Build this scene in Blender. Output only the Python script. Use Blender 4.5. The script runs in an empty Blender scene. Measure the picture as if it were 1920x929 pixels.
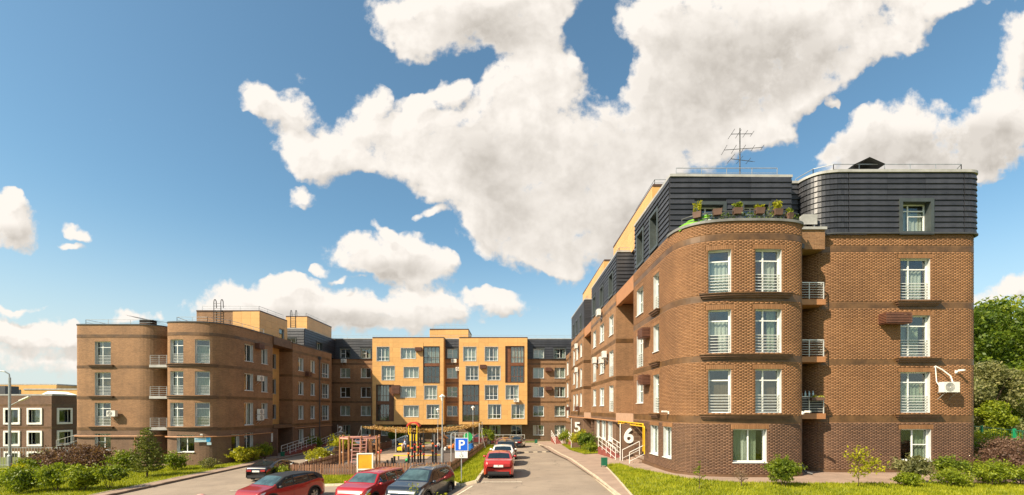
import bpy, bmesh, math, random
import numpy as np
from mathutils import Matrix, Vector
rnd = random.Random(7)
npr = np.random.default_rng(11)
S = bpy.context.scene
C = S.collection
rad = math.radians
# ------------------------------------------------------------------ camera
cam = bpy.data.objects.new('camera', bpy.data.cameras.new('camera'))
C.objects.link(cam)
cam.location = (0, 0, 3.8)
cam.rotation_euler = (rad(90), 0, 0)
cam.data.lens = 16.0
cam.data.sensor_width = 36.0
cam.data.shift_x = 0.0005
cam.data.shift_y = 0.158
cam.data.clip_end = 3000
S.camera = cam
S.view_settings.view_transform = 'Standard'
S.view_settings.look = 'None'
S.view_settings.exposure = 1.04
S.view_settings.gamma = 1.0
# ------------------------------------------------------------------ sun and sky
SUN_DIR = Vector((-0.65, -0.45, 0.72)).normalized()      # towards the sun
SUN_EL = math.asin(SUN_DIR.z)
SUN_AZ = math.atan2(SUN_DIR.x, SUN_DIR.y)                # clockwise from +Y
sun = bpy.data.objects.new('sun', bpy.data.lights.new('sun', 'SUN'))
C.objects.link(sun)
sun.data.energy = 4.4
sun.data.angle = rad(0.5)
sun.data.color = (1.0, 0.86, 0.66)
sun.rotation_euler = SUN_DIR.to_track_quat('Z', 'Y').to_euler()


class NT:
    """small helper to wire shader nodes"""
    def __init__(self, tree):
        self.t = tree

    def n(self, typ, props=None, **ins):
        nd = self.t.nodes.new(typ)
        for k, v in (props or {}).items():
            setattr(nd, k, v)
        for k, v in ins.items():
            key = int(k[1:]) if k[0] == '_' and k[1:].isdigit() else k.replace('_', ' ')
            self.set(nd.inputs[key], v)
        return nd

    def set(self, sock, v):
        if hasattr(v, 'outputs'):
            v = v.outputs[0]
        if hasattr(v, 'links'):
            self.t.links.new(v, sock)
        else:
            sock.default_value = v

    def math(self, op, a, b=0.0, c=None, clamp=False):
        nd = self.t.nodes.new('ShaderNodeMath')
        nd.operation = op
        nd.use_clamp = clamp
        self.set(nd.inputs[0], a)
        self.set(nd.inputs[1], b)
        if c is not None:
            self.set(nd.inputs[2], c)
        return nd.outputs[0]

    def vmath(self, op, a, b=None):
        nd = self.t.nodes.new('ShaderNodeVectorMath')
        nd.operation = op
        self.set(nd.inputs[0], a)
        if b is not None:
            self.set(nd.inputs[1], b)
        return nd.outputs['Value'] if op in ('LENGTH', 'DOT_PRODUCT') else nd.outputs[0]

    def mix(self, f, a, b, mode='MIX'):
        nd = self.t.nodes.new('ShaderNodeMix')
        nd.data_type = 'RGBA'
        nd.blend_type = mode
        self.set(nd.inputs[0], f)
        self.set(nd.inputs[6], a)
        self.set(nd.inputs[7], b)
        return nd.outputs[2]

    def smooth(self, v, a, b, to0=0.0, to1=1.0):
        nd = self.t.nodes.new('ShaderNodeMapRange')
        nd.interpolation_type = 'SMOOTHSTEP'
        self.set(nd.inputs[0], v)
        nd.inputs[1].default_value = a
        nd.inputs[2].default_value = b
        nd.inputs[3].default_value = to0
        nd.inputs[4].default_value = to1
        return nd.outputs[0]


def rgb(r, g, b):
    return (r, g, b, 1.0)


# cumulus clouds: elongated puffs given by their direction (azimuth and elevation tangents), size and tilt
# columns are in the picture's own degrees: (right, up, half width, half height, tilt)
PUFFS = [
    (900, 15, 190, 70, 0), (795, 62, 75, 48, -15), (1010, 15, 85, 55, 20),
    (490, 182, 40, 26, -30), (545, 215, 68, 40, -40), (560, 290, 50, 30, -25), (625, 308, 60, 34, -10),
    (700, 275, 85, 55, 10), (780, 270, 115, 75, 0), (900, 250, 130, 105, 0), (975, 150, 75, 75, -20), (1010, 125, 55, 45, 0),
    (1060, 225, 110, 95, 0), (985, 335, 185, 110, -8), (890, 340, 110, 60, -30), (1095, 405, 140, 85, 0), (985, 455, 100, 50, -35),
    (1150, 320, 110, 120, 0), (1225, 290, 60, 70, 0), (1030, 490, 45, 18, -10),
    (1300, 85, 150, 95, 0), (1245, 160, 75, 50, 30), (1420, 70, 190, 105, 10), (1565, 60, 150, 75, 15), (1650, 20, 120, 55, 10),
    (1345, 200, 140, 85, 0), (1480, 165, 120, 55, 15), (1230, 50, 75, 45, 0), (1690, 75, 45, 40, 0), (1320, 275, 110, 60, 0),
    (1420, 245, 75, 35, 0), (1470, 245, 45, 18, -15),
    (1610, 275, 80, 60, 20), (1690, 245, 100, 55, 0), (1790, 295, 110, 50, 0), (1565, 315, 50, 35, 0), (1860, 240, 60, 50, 20),
    (1900, 190, 50, 70, 0), (1912, 60, 30, 75, 0), (1720, 300, 130, 35, 0), (1890, 310, 60, 30, 0), (1800, 5, 50, 18, 10),
    (693, 182, 24, 30, -40), (795, 168, 38, 16, 35), (850, 158, 32, 24, 20), (572, 368, 26, 18, -20),
    (735, 487, 105, 36, -8), (675, 480, 40, 22, -20), (800, 495, 45, 26, 0), (760, 455, 50, 20, -10), (715, 432, 28, 9, -20),
    (800, 402, 30, 9, 5), (640, 523, 30, 6, 0), (595, 505, 18, 12, 0),
    (545, 575, 130, 40, 0), (440, 575, 90, 38, 0), (640, 590, 100, 34, -10), (740, 605, 80, 22, -10), (540, 535, 38, 16, 0),
    (805, 560, 62, 34, 0), (930, 568, 56, 20, -12), (890, 552, 24, 14, 0), (800, 590, 90, 24, 0),
    (22, 420, 58, 34, -10), (10, 385, 34, 22, 0), (150, 433, 30, 12, -25), (135, 462, 24, 9, -5), (245, 592, 44, 14, 0),
    (30, 585, 46, 9, 5), (60, 625, 90, 14, 0), (150, 640, 60, 10, 0), (1890, 547, 62, 22, 10), (1560, 200, 12, 12, 0), (1100, 60, 30, 14, 30),
    
]
world = bpy.data.worlds.new('World')
S.world = world
world.use_nodes = True
wt = world.node_tree
wt.nodes.clear()
W = NT(wt)
grp = bpy.data.node_groups.new('cloud_field', 'ShaderNodeTree')
grp.interface.new_socket('Vector', in_out='INPUT', socket_type='NodeSocketVector')
grp.interface.new_socket('Value', in_out='OUTPUT', socket_type='NodeSocketFloat')
grp.interface.new_socket('Low', in_out='OUTPUT', socket_type='NodeSocketFloat')
G = NT(grp)
gi = grp.nodes.new('NodeGroupInput')
go = grp.nodes.new('NodeGroupOutput')
warp = G.n('ShaderNodeTexNoise', {'noise_dimensions': '2D'}, Vector=gi.outputs[0], Scale=6.0, Detail=4.0, Roughness=0.62)
wv = G.vmath('MULTIPLY', G.vmath('SUBTRACT', warp.outputs['Color'], (0.5, 0.5, 0.5)), (0.095, 0.095, 0.0))
pv = G.vmath('ADD', gi.outputs[0], wv)
acc = 0.0
HOLES = [(60, 655, 150, 34, 0, 0.55), (170, 690, 150, 26, 0, 0.5), (30, 610, 80, 13, 4, 0.6), (1150, 120, 48, 105, 10, -0.9), (1215, 255, 22, 60, -20, -0.5), (1530, 235, 80, 34, 25, -0.9), (1660, 150, 90, 30, 25, -0.8), (1430, 320, 90, 26, 0, -0.7),
         (1790, 90, 60, 70, 0, -0.8), (1120, 45, 30, 40, 0, -0.6), (860, 185, 40, 22, 20, -0.5), (680, 345, 90, 22, -25, -0.5), (1250, 330, 20, 30, 0, -0.4), (905, 118, 75, 20, 12, -0.8), (1085, 65, 40, 40, 0, -0.7), (820, 150, 60, 30, 0, -0.4)]
for (px, py, rx, ry, an, wt_) in [p + (1.0,) for p in PUFFS] + HOLES:
    gd = G.n('ShaderNodeTexGradient', {'gradient_type': 'SPHERICAL'}, Vector=pv)
    tm = gd.texture_mapping
    tm.vector_type = 'TEXTURE'
    tm.translation = ((px - 959) / 853, (768 - py) / 853, 0)
    tm.rotation = (0, 0, rad(an))
    tm.scale = (rx * 1.5 / 853, ry * 1.5 / 853, 1)
    acc = G.math('MULTIPLY_ADD', gd.outputs['Fac'], wt_, acc)
acc = G.math('MULTIPLY', acc, 1.35)
acc = G.math('MAXIMUM', G.math('MINIMUM', acc, 1.15), -0.4)
fb = G.n('ShaderNodeTexNoise', {'noise_dimensions': '2D'}, Vector=gi.outputs[0], Scale=10.0, Detail=8.0, Roughness=0.64)
vo = G.n('ShaderNodeTexVoronoi', {'feature': 'SMOOTH_F1', 'normalize': True, 'voronoi_dimensions': '2D'}, Vector=pv, Scale=11.0, Detail=2.0, Roughness=0.6, Lacunarity=2.3, Smoothness=0.5)
bil = G.math('SUBTRACT', 0.42, vo.outputs['Distance'])
fbc = G.math('SUBTRACT', fb, 0.5)
den = G.math('ADD', acc, G.math('ADD', G.math('MULTIPLY', fbc, 2.5), G.math('MULTIPLY', bil, 0.9)))
low = G.math('ADD', G.math('MULTIPLY', acc, 0.55), G.math('ADD', G.math('MULTIPLY', fbc, 0.55), G.math('MULTIPLY', bil, 0.55)))
den = G.math('SUBTRACT', den, G.smooth(acc, 0.02, 0.30, 0.42, 0.0))
grp.links.new(den, go.inputs[0])
grp.links.new(low, go.inputs[1])

tc = W.n('ShaderNodeTexCoord')
sep = W.n('ShaderNodeSeparateXYZ', Vector=tc.outputs['Generated'])
yy = W.math('MAXIMUM', sep.outputs['Y'], 0.2)
uv = W.n('ShaderNodeCombineXYZ', X=W.math('DIVIDE', sep.outputs['X'], yy), Y=W.math('DIVIDE', sep.outputs['Z'], yy))
f1 = W.n('ShaderNodeGroup', {'node_tree': grp}, Vector=uv)
f2 = W.n('ShaderNodeGroup', {'node_tree': grp}, Vector=W.vmath('ADD', uv, (-0.022, 0.03, 0.0)))
front = W.smooth(sep.outputs['Y'], 0.2, 0.4)
back_n = W.n('ShaderNodeTexNoise', Vector=tc.outputs['Generated'], Scale=2.6, Detail=9.0, Roughness=0.6)
back_c = W.smooth(back_n, 0.50, 0.62)
cov_f = W.smooth(f1, 0.28, 0.98)
cover = W.math('ADD', W.math('MULTIPLY', cov_f, front), W.math('MULTIPLY', back_c, W.math('SUBTRACT', 1.0, front)), clamp=True)
cover = W.math('MULTIPLY', cover, W.smooth(sep.outputs['Z'], -0.01, 0.05))
dd = W.math('SUBTRACT', f1.outputs[1], f2.outputs[1])
lit = W.math('ADD', 0.82, W.math('MULTIPLY', dd, 1.35), clamp=True)
thick = W.smooth(f1, 0.6, 1.3)
soft = W.n('ShaderNodeTexNoise', {'noise_dimensions': '2D'}, Vector=uv, Scale=2.6, Detail=4.0, Roughness=0.55)
gsum = 0.0
for (px, py, rx, ry, an) in [(1090, 385, 210, 130, 20), (1300, 150, 190, 110, 20), (930, 62, 120, 50, 0), (960, 310, 150, 70, -20), (1180, 400, 100, 80, 0), (1720, 290, 200, 45, 0), (1480, 120, 140, 70, 15),
                             (600, 610, 200, 30, 0), (740, 508, 90, 22, 0), (20, 440, 60, 18, 0), (1860, 270, 90, 50, 0)]:
    gd = W.n('ShaderNodeTexGradient', {'gradient_type': 'SPHERICAL'}, Vector=uv)
    tm = gd.texture_mapping
    tm.vector_type = 'TEXTURE'
    tm.translation = ((px - 959) / 853, (768 - py) / 853, 0)
    tm.rotation = (0, 0, rad(an))
    tm.scale = (rx * 1.4 / 853, ry * 1.4 / 853, 1)
    gsum = W.math('ADD', gsum, gd.outputs['Fac'])
grey = W.math('MULTIPLY', thick, W.math('MULTIPLY', W.smooth(gsum, 0.05, 0.75), W.smooth(soft, 0.35, 0.62, 0.45, 1.0)))
lit = W.math('SUBTRACT', lit, W.math('MULTIPLY', grey, 0.6), clamp=True)
SKY_K = 0.088
ck = 1.0 / SKY_K
ccol = W.mix(lit, rgb(0.285 * ck, 0.262 * ck, 0.235 * ck), rgb(0.50 * ck, 0.468 * ck, 0.43 * ck))
sky = W.n('ShaderNodeTexSky', {'sky_type': 'NISHITA', 'sun_disc': False, 'sun_elevation': SUN_EL, 'sun_rotation': SUN_AZ,
                               'altitude': 200.0, 'air_density': 1.0, 'dust_density': 1.6, 'ozone_density': 1.6})
blue = W.mix(1.0, sky.outputs[0], rgb(0.79, 1.03, 0.98), 'MULTIPLY')
hz = W.smooth(W.math('ABSOLUTE', sep.outputs['Z']), 0.0, 0.45, 1.0, 0.0)
blue = W.mix(W.math('MULTIPLY', W.math('POWER', hz, 2.0), 0.9), blue, rgb(0.37 * ck, 0.405 * ck, 0.40 * ck))
skyc = W.mix(cover, blue, ccol)
bg = W.n('ShaderNodeBackground', Color=skyc, Strength=SKY_K)
wo = W.n('ShaderNodeOutputWorld')
wt.links.new(bg.outputs[0], wo.inputs[0])
world.cycles.sampling_method = 'MANUAL'
world.cycles.sample_map_resolution = 512
S.cycles.use_denoising = True
S.cycles.max_bounces = 8
S.cycles.transparent_max_bounces = 24
# ------------------------------------------------------------------ helpers
class MB:
    """collects faces of one mesh"""
    def __init__(self):
        self.v, self.f, self.m, self.uv = [], [], [], []
        self.auto = False

    def face(self, pts, m=0, uv=None):
        i = len(self.v)
        self.v.extend([tuple(p) for p in pts])
        self.f.append(tuple(range(i, i + len(pts))))
        self.m.append(m)
        self.uv.append(uv)

    def box(self, x0, x1, y0, y1, z0, z1, m=0, mat=None):
        ps = [(x0, y0, z0), (x1, y0, z0), (x1, y1, z0), (x0, y1, z0), (x0, y0, z1), (x1, y0, z1), (x1, y1, z1), (x0, y1, z1)]
        if mat is not None:
            ps = [tuple(mat @ Vector(p)) for p in ps]
        i = len(self.v)
        self.v.extend(ps)
        for q in ((0, 3, 2, 1), (4, 5, 6, 7), (0, 1, 5, 4), (1, 2, 6, 5), (2, 3, 7, 6), (3, 0, 4, 7)):
            self.f.append(tuple(i + k for k in q))
            self.m.append(m)
            self.uv.append([((ps[k][0] + ps[k][1]), ps[k][2]) for k in q] if self.auto else None)

    def bar(self, p, q, w=0.05, h=None, m=0):
        """square bar from p to q"""
        p, q = Vector(p), Vector(q)
        d = q - p
        L = d.length
        if L < 1e-6:
            return
        mt = Matrix.Translation(p) @ d.to_track_quat('X', 'Z').to_matrix().to_4x4()
        h = w if h is None else h
        self.box(0, L, -w / 2, w / 2, -h / 2, h / 2, m, mt)

    def tube(self, pts, r, n=8, m=0, caps=True):
        pts = [Vector(p) for p in pts]
        rs = r if isinstance(r, (list, tuple)) else [r] * len(pts)
        i0 = len(self.v)
        up = Vector((0, 0, 1))
        for k, p in enumerate(pts):
            d = (pts[min(k + 1, len(pts) - 1)] - pts[max(k - 1, 0)]).normalized()
            a = d.cross(up)
            if a.length < 1e-3:
                a = d.cross(Vector((1, 0, 0)))
            a.normalize()
            b = d.cross(a).normalized()
            for j in range(n):
                t = 2 * math.pi * j / n
                self.v.append(tuple(p + (a * math.cos(t) + b * math.sin(t)) * rs[k]))
        for k in range(len(pts) - 1):
            for j in range(n):
                a0 = i0 + k * n + j
                a1 = i0 + k * n + (j + 1) % n
                self.f.append((a0, a0 + n, a1 + n, a1))
                self.m.append(m)
                self.uv.append(None)
        if caps:
            for k in (0, len(pts) - 1):
                self.f.append(tuple(i0 + k * n + j for j in range(n)))
                self.m.append(m)
                self.uv.append(None)

    def lathe(self, prof, n=16, m=0, mat=None):
        i0 = len(self.v)
        for (r, z) in prof:
            for j in range(n):
                t = 2 * math.pi * j / n
                p = Vector((r * math.cos(t), r * math.sin(t), z))
                self.v.append(tuple(mat @ p if mat is not None else p))
        for k in range(len(prof) - 1):
            for j in range(n):
                a0 = i0 + k * n + j
                a1 = i0 + k * n + (j + 1) % n
                self.f.append((a0, a1, a1 + n, a0 + n))
                self.m.append(m)
                self.uv.append(None)

    def ball(self, c, rx, ry, rz, n=10, k=6, m=0):
        i0 = len(self.v)
        for a in range(k + 1):
            ph = math.pi * a / k
            for j in range(n):
                t = 2 * math.pi * j / n
                self.v.append((c[0] + rx * math.sin(ph) * math.cos(t), c[1] + ry * math.sin(ph) * math.sin(t), c[2] + rz * math.cos(ph)))
        for a in range(k):
            for j in range(n):
                self.f.append((i0 + a * n + j, i0 + (a + 1) * n + j, i0 + (a + 1) * n + (j + 1) % n, i0 + a * n + (j + 1) % n))
                self.m.append(m)
                self.uv.append(None)

    def mesh(self, name, mats, org=(0, 0, 0), smooth=False):
        me = bpy.data.meshes.new(name)
        o = org
        me.from_pydata([(p[0] - o[0], p[1] - o[1], p[2] - o[2]) for p in self.v], [], self.f)
        mats = mats if isinstance(mats, (list, tuple)) else [mats]
        for mm in mats:
            me.materials.append(mm)
        if len(mats) > 1:
            me.polygons.foreach_set('material_index', self.m)
        if any(u is not None for u in self.uv):
            lay = me.uv_layers.new(name='UVMap')
            k = 0
            for f, u in zip(self.f, self.uv):
                for j in range(len(f)):
                    if u is not None:
                        lay.data[k].uv = u[j]
                    k += 1
        if smooth:
            me.polygons.foreach_set('use_smooth', [True] * len(self.f))
        me.update()
        return me


def link(name, data, parent=None, loc=None, mtx=None):
    o = bpy.data.objects.new(name, data)
    C.objects.link(o)
    if parent is not None:
        o.parent = parent
    if mtx is not None:
        o.matrix_local = mtx
    elif loc is not None:
        o.location = loc
    return o


def build(mb, name, mats, parent=None, org=(0, 0, 0), loc=None, smooth=False):
    return link(name, mb.mesh(name, mats, org, smooth), parent, loc)


def tag(o, label=None, cat=None, group=None, kind=None):
    for k, v in (('label', label), ('category', cat), ('group', group), ('kind', kind)):
        if v:
            o[k] = v
    return o


def thing(name, label, cat, loc=(0, 0, 0), rz=0.0, group=None):
    o = link(name, None, None, loc)
    o.empty_display_size = 0.3
    o.rotation_euler = (0, 0, rz)
    return tag(o, label, cat, group)


def copy_tree(o, parent=None):
    c = o.copy()
    C.objects.link(c)
    if parent is not None:
        c.parent = parent
    for ch in list(o.children):
        copy_tree(ch, c)
    return c


# ------------------------------------------------------------------ materials
def new_mat(name):
    m = bpy.data.materials.new(name)
    m.use_nodes = True
    m.node_tree.nodes.clear()
    return m, NT(m.node_tree)


def out(n, sh):
    o = n.n('ShaderNodeOutputMaterial')
    n.set(o.inputs[0], sh)


def M(name, col, rough=0.6, var=0.15, scale=3.0, bump=0.0, bscale=40.0, metal=0.0, coat=0.0, spec=0.5, isl=0.0, emit=0.0):
    m, n = new_mat(name)
    tcx = n.n('ShaderNodeTexCoord')
    nz = n.n('ShaderNodeTexNoise', Vector=tcx.outputs['Object'], Scale=scale, Detail=6.0, Roughness=0.6)
    f = n.smooth(nz, 0.3, 0.7)
    lo = rgb(*[c * (1 - var) for c in col])
    hi = rgb(*[min(1, c * (1 + var)) for c in col])
    c = n.mix(f, lo, hi)
    if isl:
        g = n.n('ShaderNodeNewGeometry')
        oi = n.n('ShaderNodeObjectInfo')
        r = n.math('FRACT', n.math('ADD', g.outputs['Random Per Island'], oi.outputs['Random']))
        hs = n.n('ShaderNodeHueSaturation', Color=c, Value=n.math('ADD', 1 - isl, n.math('MULTIPLY', r, 2 * isl)))
        c = hs
    p = n.n('ShaderNodeBsdfPrincipled', Base_Color=c, Roughness=rough, Metallic=metal)
    p.inputs['Coat Weight'].default_value = coat
    p.inputs['Coat Roughness'].default_value = 0.04
    p.inputs['Specular IOR Level'].default_value = spec
    if bump:
        nb = n.n('ShaderNodeTexNoise', Vector=tcx.outputs['Object'], Scale=bscale, Detail=4.0)
        b = n.n('ShaderNodeBump', Strength=bump, Distance=0.02, Height=nb.outputs[0])
        n.set(p.inputs['Normal'], b)
    out(n, p)
    return m


def brick_wall_mat(name, c1, c2, mortar, bw=0.262, rh=0.075):
    """brick courses from the wall's own metres (u along the wall, v up)"""
    m, n = new_mat(name)
    tcx = n.n('ShaderNodeTexCoord')
    bt = n.n('ShaderNodeTexBrick', Vector=tcx.outputs['UV'], Color1=rgb(*c1), Color2=rgb(*c2), Mortar=rgb(*mortar), Scale=1.0)
    bt.inputs['Mortar Size'].default_value = 0.013
    bt.inputs['Mortar Smooth'].default_value = 0.1
    bt.inputs['Brick Width'].default_value = bw
    bt.inputs['Row Height'].default_value = rh
    bt.inputs['Bias'].default_value = -0.1
    nz = n.n('ShaderNodeTexNoise', Vector=tcx.outputs['UV'], Scale=0.45, Detail=6.0, Roughness=0.65)
    nf = n.n('ShaderNodeTexNoise', Vector=tcx.outputs['UV'], Scale=9.0, Detail=3.0)
    ns_ = n.n('ShaderNodeTexNoise', Vector=n.vmath('MULTIPLY', tcx.outputs['UV'], (2.2, 0.12, 0.0)), Scale=1.0, Detail=5.0)
    v = n.math('ADD', n.smooth(nz, 0.3, 0.7, 0.80, 1.14), n.math('ADD', n.math('MULTIPLY', n.math('SUBTRACT', nf, 0.5), 0.6), n.math('MULTIPLY', n.math('SUBTRACT', ns_, 0.5), 0.4)))
    hs = n.n('ShaderNodeHueSaturation', Color=bt.outputs['Color'], Value=v)
    b = n.n('ShaderNodeBump', Strength=0.6, Distance=0.012, Height=n.math('SUBTRACT', 1.0, bt.outputs['Fac']))
    p = n.n('ShaderNodeBsdfPrincipled', Base_Color=hs, Roughness=0.75, Normal=b)
    out(n, p)
    return m


def brick_piece_mat(name, cols):
    m, n = new_mat(name)
    g = n.n('ShaderNodeNewGeometry')
    tcx = n.n('ShaderNodeTexCoord')
    cr = n.n('ShaderNodeValToRGB', Fac=g.outputs['Random Per Island'])
    el = cr.color_ramp.elements
    for k, cc in enumerate(cols):
        e = el[k] if k < 2 else el.new(0.5)
        e.color = rgb(*cc)
    for k in range(len(cols)):
        el[k].position = k / (len(cols) - 1)
    nz = n.n('ShaderNodeTexNoise', Vector=tcx.outputs['Object'], Scale=0.5, Detail=6.0, Roughness=0.6)
    st_ = n.n('ShaderNodeTexNoise', Vector=n.vmath('MULTIPLY', tcx.outputs['Object'], (1.6, 1.6, 0.1)), Scale=1.0, Detail=5.0)
    hs = n.n('ShaderNodeHueSaturation', Color=cr, Value=n.math('ADD', n.smooth(nz, 0.3, 0.7, 0.86, 1.14), n.math('MULTIPLY', n.math('SUBTRACT', st_, 0.5), 0.35)))
    p = n.n('ShaderNodeBsdfPrincipled', Base_Color=hs, Roughness=0.7)
    out(n, p)
    return m


def leaf_mat(name, cols, trans=0.35, spec=0.3):
    m, n = new_mat(name)
    g = n.n('ShaderNodeNewGeometry')
    tcx = n.n('ShaderNodeTexCoord')
    nz = n.n('ShaderNodeTexNoise', Vector=tcx.outputs['Object'], Scale=1.3, Detail=3.0)
    f = n.math('ADD', n.math('MULTIPLY', g.outputs['Random Per Island'], 0.65), n.smooth(nz, 0.3, 0.7, -0.1, 0.4), clamp=True)
    cr = n.n('ShaderNodeValToRGB', Fac=f)
    el = cr.color_ramp.elements
    el[0].color = rgb(*cols[0])
    el[1].color = rgb(*cols[-1])
    if len(cols) > 2:
        e = el.new(0.5)
        e.color = rgb(*cols[1])
    p = n.n('ShaderNodeBsdfPrincipled', Base_Color=cr, Roughness=0.5)
    p.inputs['Specular IOR Level'].default_value = spec
    t = n.n('ShaderNodeBsdfTranslucent', Color=n.mix(1.0, cr, rgb(1.5, 1.5, 0.7), 'MULTIPLY'))
    mx = n.n('ShaderNodeMixShader', Fac=trans)
    n.set(mx.inputs[1], p)
    n.set(mx.inputs[2], t)
    out(n, mx)
    return m


def glass_mat(name, tint=(0.84, 0.88, 0.85), refl=0.05):
    m, n = new_mat(name)
    lw = n.n('ShaderNodeLayerWeight', Blend=0.5)
    fr = n.math('ADD', 0.04, n.math('MULTIPLY', 0.9, n.math('POWER', lw.outputs['Facing'], 5.0)))
    nz = n.n('ShaderNodeTexNoise', Scale=1.2, Detail=2.0)
    b = n.n('ShaderNodeBump', Strength=0.06, Distance=0.05, Height=nz.outputs[0])
    tr = n.n('ShaderNodeBsdfTransparent', Color=rgb(*tint))
    gl = n.n('ShaderNodeBsdfGlossy', Color=rgb(0.95, 0.97, 1.0), Roughness=0.02, Normal=b)
    mx = n.n('ShaderNodeMixShader', Fac=n.math('ADD', fr, refl, clamp=True))
    n.set(mx.inputs[1], tr)
    n.set(mx.inputs[2], gl)
    out(n, mx)
    return m


def cloth_mat(name, col, trans=0.4):
    m, n = new_mat(name)
    tcx = n.n('ShaderNodeTexCoord')
    wv_ = n.n('ShaderNodeTexNoise', Vector=n.vmath('MULTIPLY', tcx.outputs['Object'], (14.0, 1.0, 0.6)), Scale=1.0, Detail=3.0)
    c = n.mix(n.smooth(wv_, 0.3, 0.7), rgb(*[x * 0.8 for x in col]), rgb(*col))
    d = n.n('ShaderNodeBsdfDiffuse', Color=c)
    t = n.n('ShaderNodeBsdfTranslucent', Color=c)
    mx = n.n('ShaderNodeMixShader', Fac=trans)
    n.set(mx.inputs[1], d)
    n.set(mx.inputs[2], t)
    out(n, mx)
    return m


MT = {}
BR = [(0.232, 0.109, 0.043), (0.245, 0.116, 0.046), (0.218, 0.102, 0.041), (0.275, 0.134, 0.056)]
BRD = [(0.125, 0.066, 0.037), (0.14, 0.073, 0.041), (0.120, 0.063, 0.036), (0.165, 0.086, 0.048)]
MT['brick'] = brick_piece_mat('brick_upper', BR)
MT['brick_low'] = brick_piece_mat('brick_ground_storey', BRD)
MT['mortar'] = M('mortar_bed', (0.19, 0.098, 0.047), 0.9, 0.2, 6)
MT['mortar_light'] = M('mortar_light', (0.31, 0.185, 0.10), 0.9, 0.2, 20)
MT['wall_brick'] = brick_wall_mat('brick_facade', (0.20, 0.094, 0.039), (0.295, 0.145, 0.064), (0.29, 0.17, 0.085))
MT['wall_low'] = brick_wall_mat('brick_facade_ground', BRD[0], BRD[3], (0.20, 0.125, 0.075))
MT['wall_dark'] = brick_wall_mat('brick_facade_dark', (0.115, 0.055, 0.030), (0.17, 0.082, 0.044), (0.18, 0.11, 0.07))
MT['band'] = M('brown_metal_band', (0.115, 0.058, 0.022), 0.45, 0.35, 1.5, 0.05, 12)
MT['plinth'] = M('brown_plinth', (0.125, 0.065, 0.032), 0.6, 0.2, 2)
MT['coping'] = M('grey_coping', (0.36, 0.35, 0.33), 0.5, 0.15, 2)
MT['slate'] = M('dark_slate', (0.031, 0.032, 0.038), 0.42, 0.22, 2.2, 0.25, 60, isl=0.26)
MT['slate_back'] = M('slate_underlay', (0.016, 0.016, 0.018), 0.7)
MT['dark_frame'] = M('dark_green_metal', (0.05, 0.06, 0.06), 0.45)
MT['white_frame'] = M('white_plastic', (0.74, 0.74, 0.71), 0.4, 0.06)
MT['reveal'] = M('pale_reveal', (0.46, 0.47, 0.455), 0.5, 0.08)
MT['brown_frame'] = M('brown_window_frame', (0.16, 0.058, 0.022), 0.4, 0.2)
MT['brown_dark'] = M('dark_brown_surround', (0.075, 0.036, 0.018), 0.5, 0.2)
MT['glass'] = glass_mat('window_glass')
MT['rail'] = M('pale_metal_rail', (0.60, 0.60, 0.57), 0.35, 0.1, metal=0.2)
MT['steel'] = M('galvanised_steel', (0.42, 0.43, 0.43), 0.4, 0.15, metal=0.5)
MT['dark_metal'] = M('dark_grey_metal', (0.06, 0.06, 0.062), 0.45)
MT['yellow_panel'] = M('yellow_panel', (0.62, 0.345, 0.115), 0.45, 0.09, 0.7, isl=0.07)
MT['yellow_joint'] = M('yellow_panel_joint', (0.16, 0.075, 0.025), 0.8)
MT['orange_panel'] = M('orange_tan_panel', (0.38, 0.17, 0.07), 0.6, 0.08)
MT['beige_panel'] = M('beige_panel', (0.42, 0.26, 0.17), 0.6, 0.08)
MT['concrete'] = M('concrete', (0.30, 0.27, 0.22), 0.85, 0.2, 2, 0.2)
MT['coping_grey'] = M('weathered_coping', (0.17, 0.165, 0.155), 0.5, 0.2, 2)
MT['roof'] = M('roof_membrane', (0.16, 0.155, 0.15), 0.9)
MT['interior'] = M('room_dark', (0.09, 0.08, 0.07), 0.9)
MT['curt_white'] = cloth_mat('white_curtain', (0.86, 0.85, 0.80), 0.3)
MT['curt_green'] = cloth_mat('pale_green_curtain', (0.58, 0.64, 0.50))
MT['curt_beige'] = cloth_mat('beige_blind', (0.30, 0.20, 0.11))
MT['curt_teal'] = cloth_mat('teal_blind', (0.30, 0.44, 0.44))
MT['curt_lime'] = cloth_mat('lime_blind', (0.36, 0.38, 0.02))
MT['pipe_yellow'] = M('yellow_gas_pipe', (0.72, 0.42, 0.01), 0.4, 0.1)
MT['pipe_brown'] = M('tan_gas_pipe', (0.42, 0.20, 0.09), 0.5, 0.15)
MT['ac_white'] = M('white_ac_casing', (0.70, 0.68, 0.62), 0.45, 0.08)
MT['ac_cage'] = M('brown_ac_cage', (0.14, 0.058, 0.035), 0.5, 0.15)
MT['white_paint'] = M('white_paint', (0.78, 0.76, 0.70), 0.5, 0.08)


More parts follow.
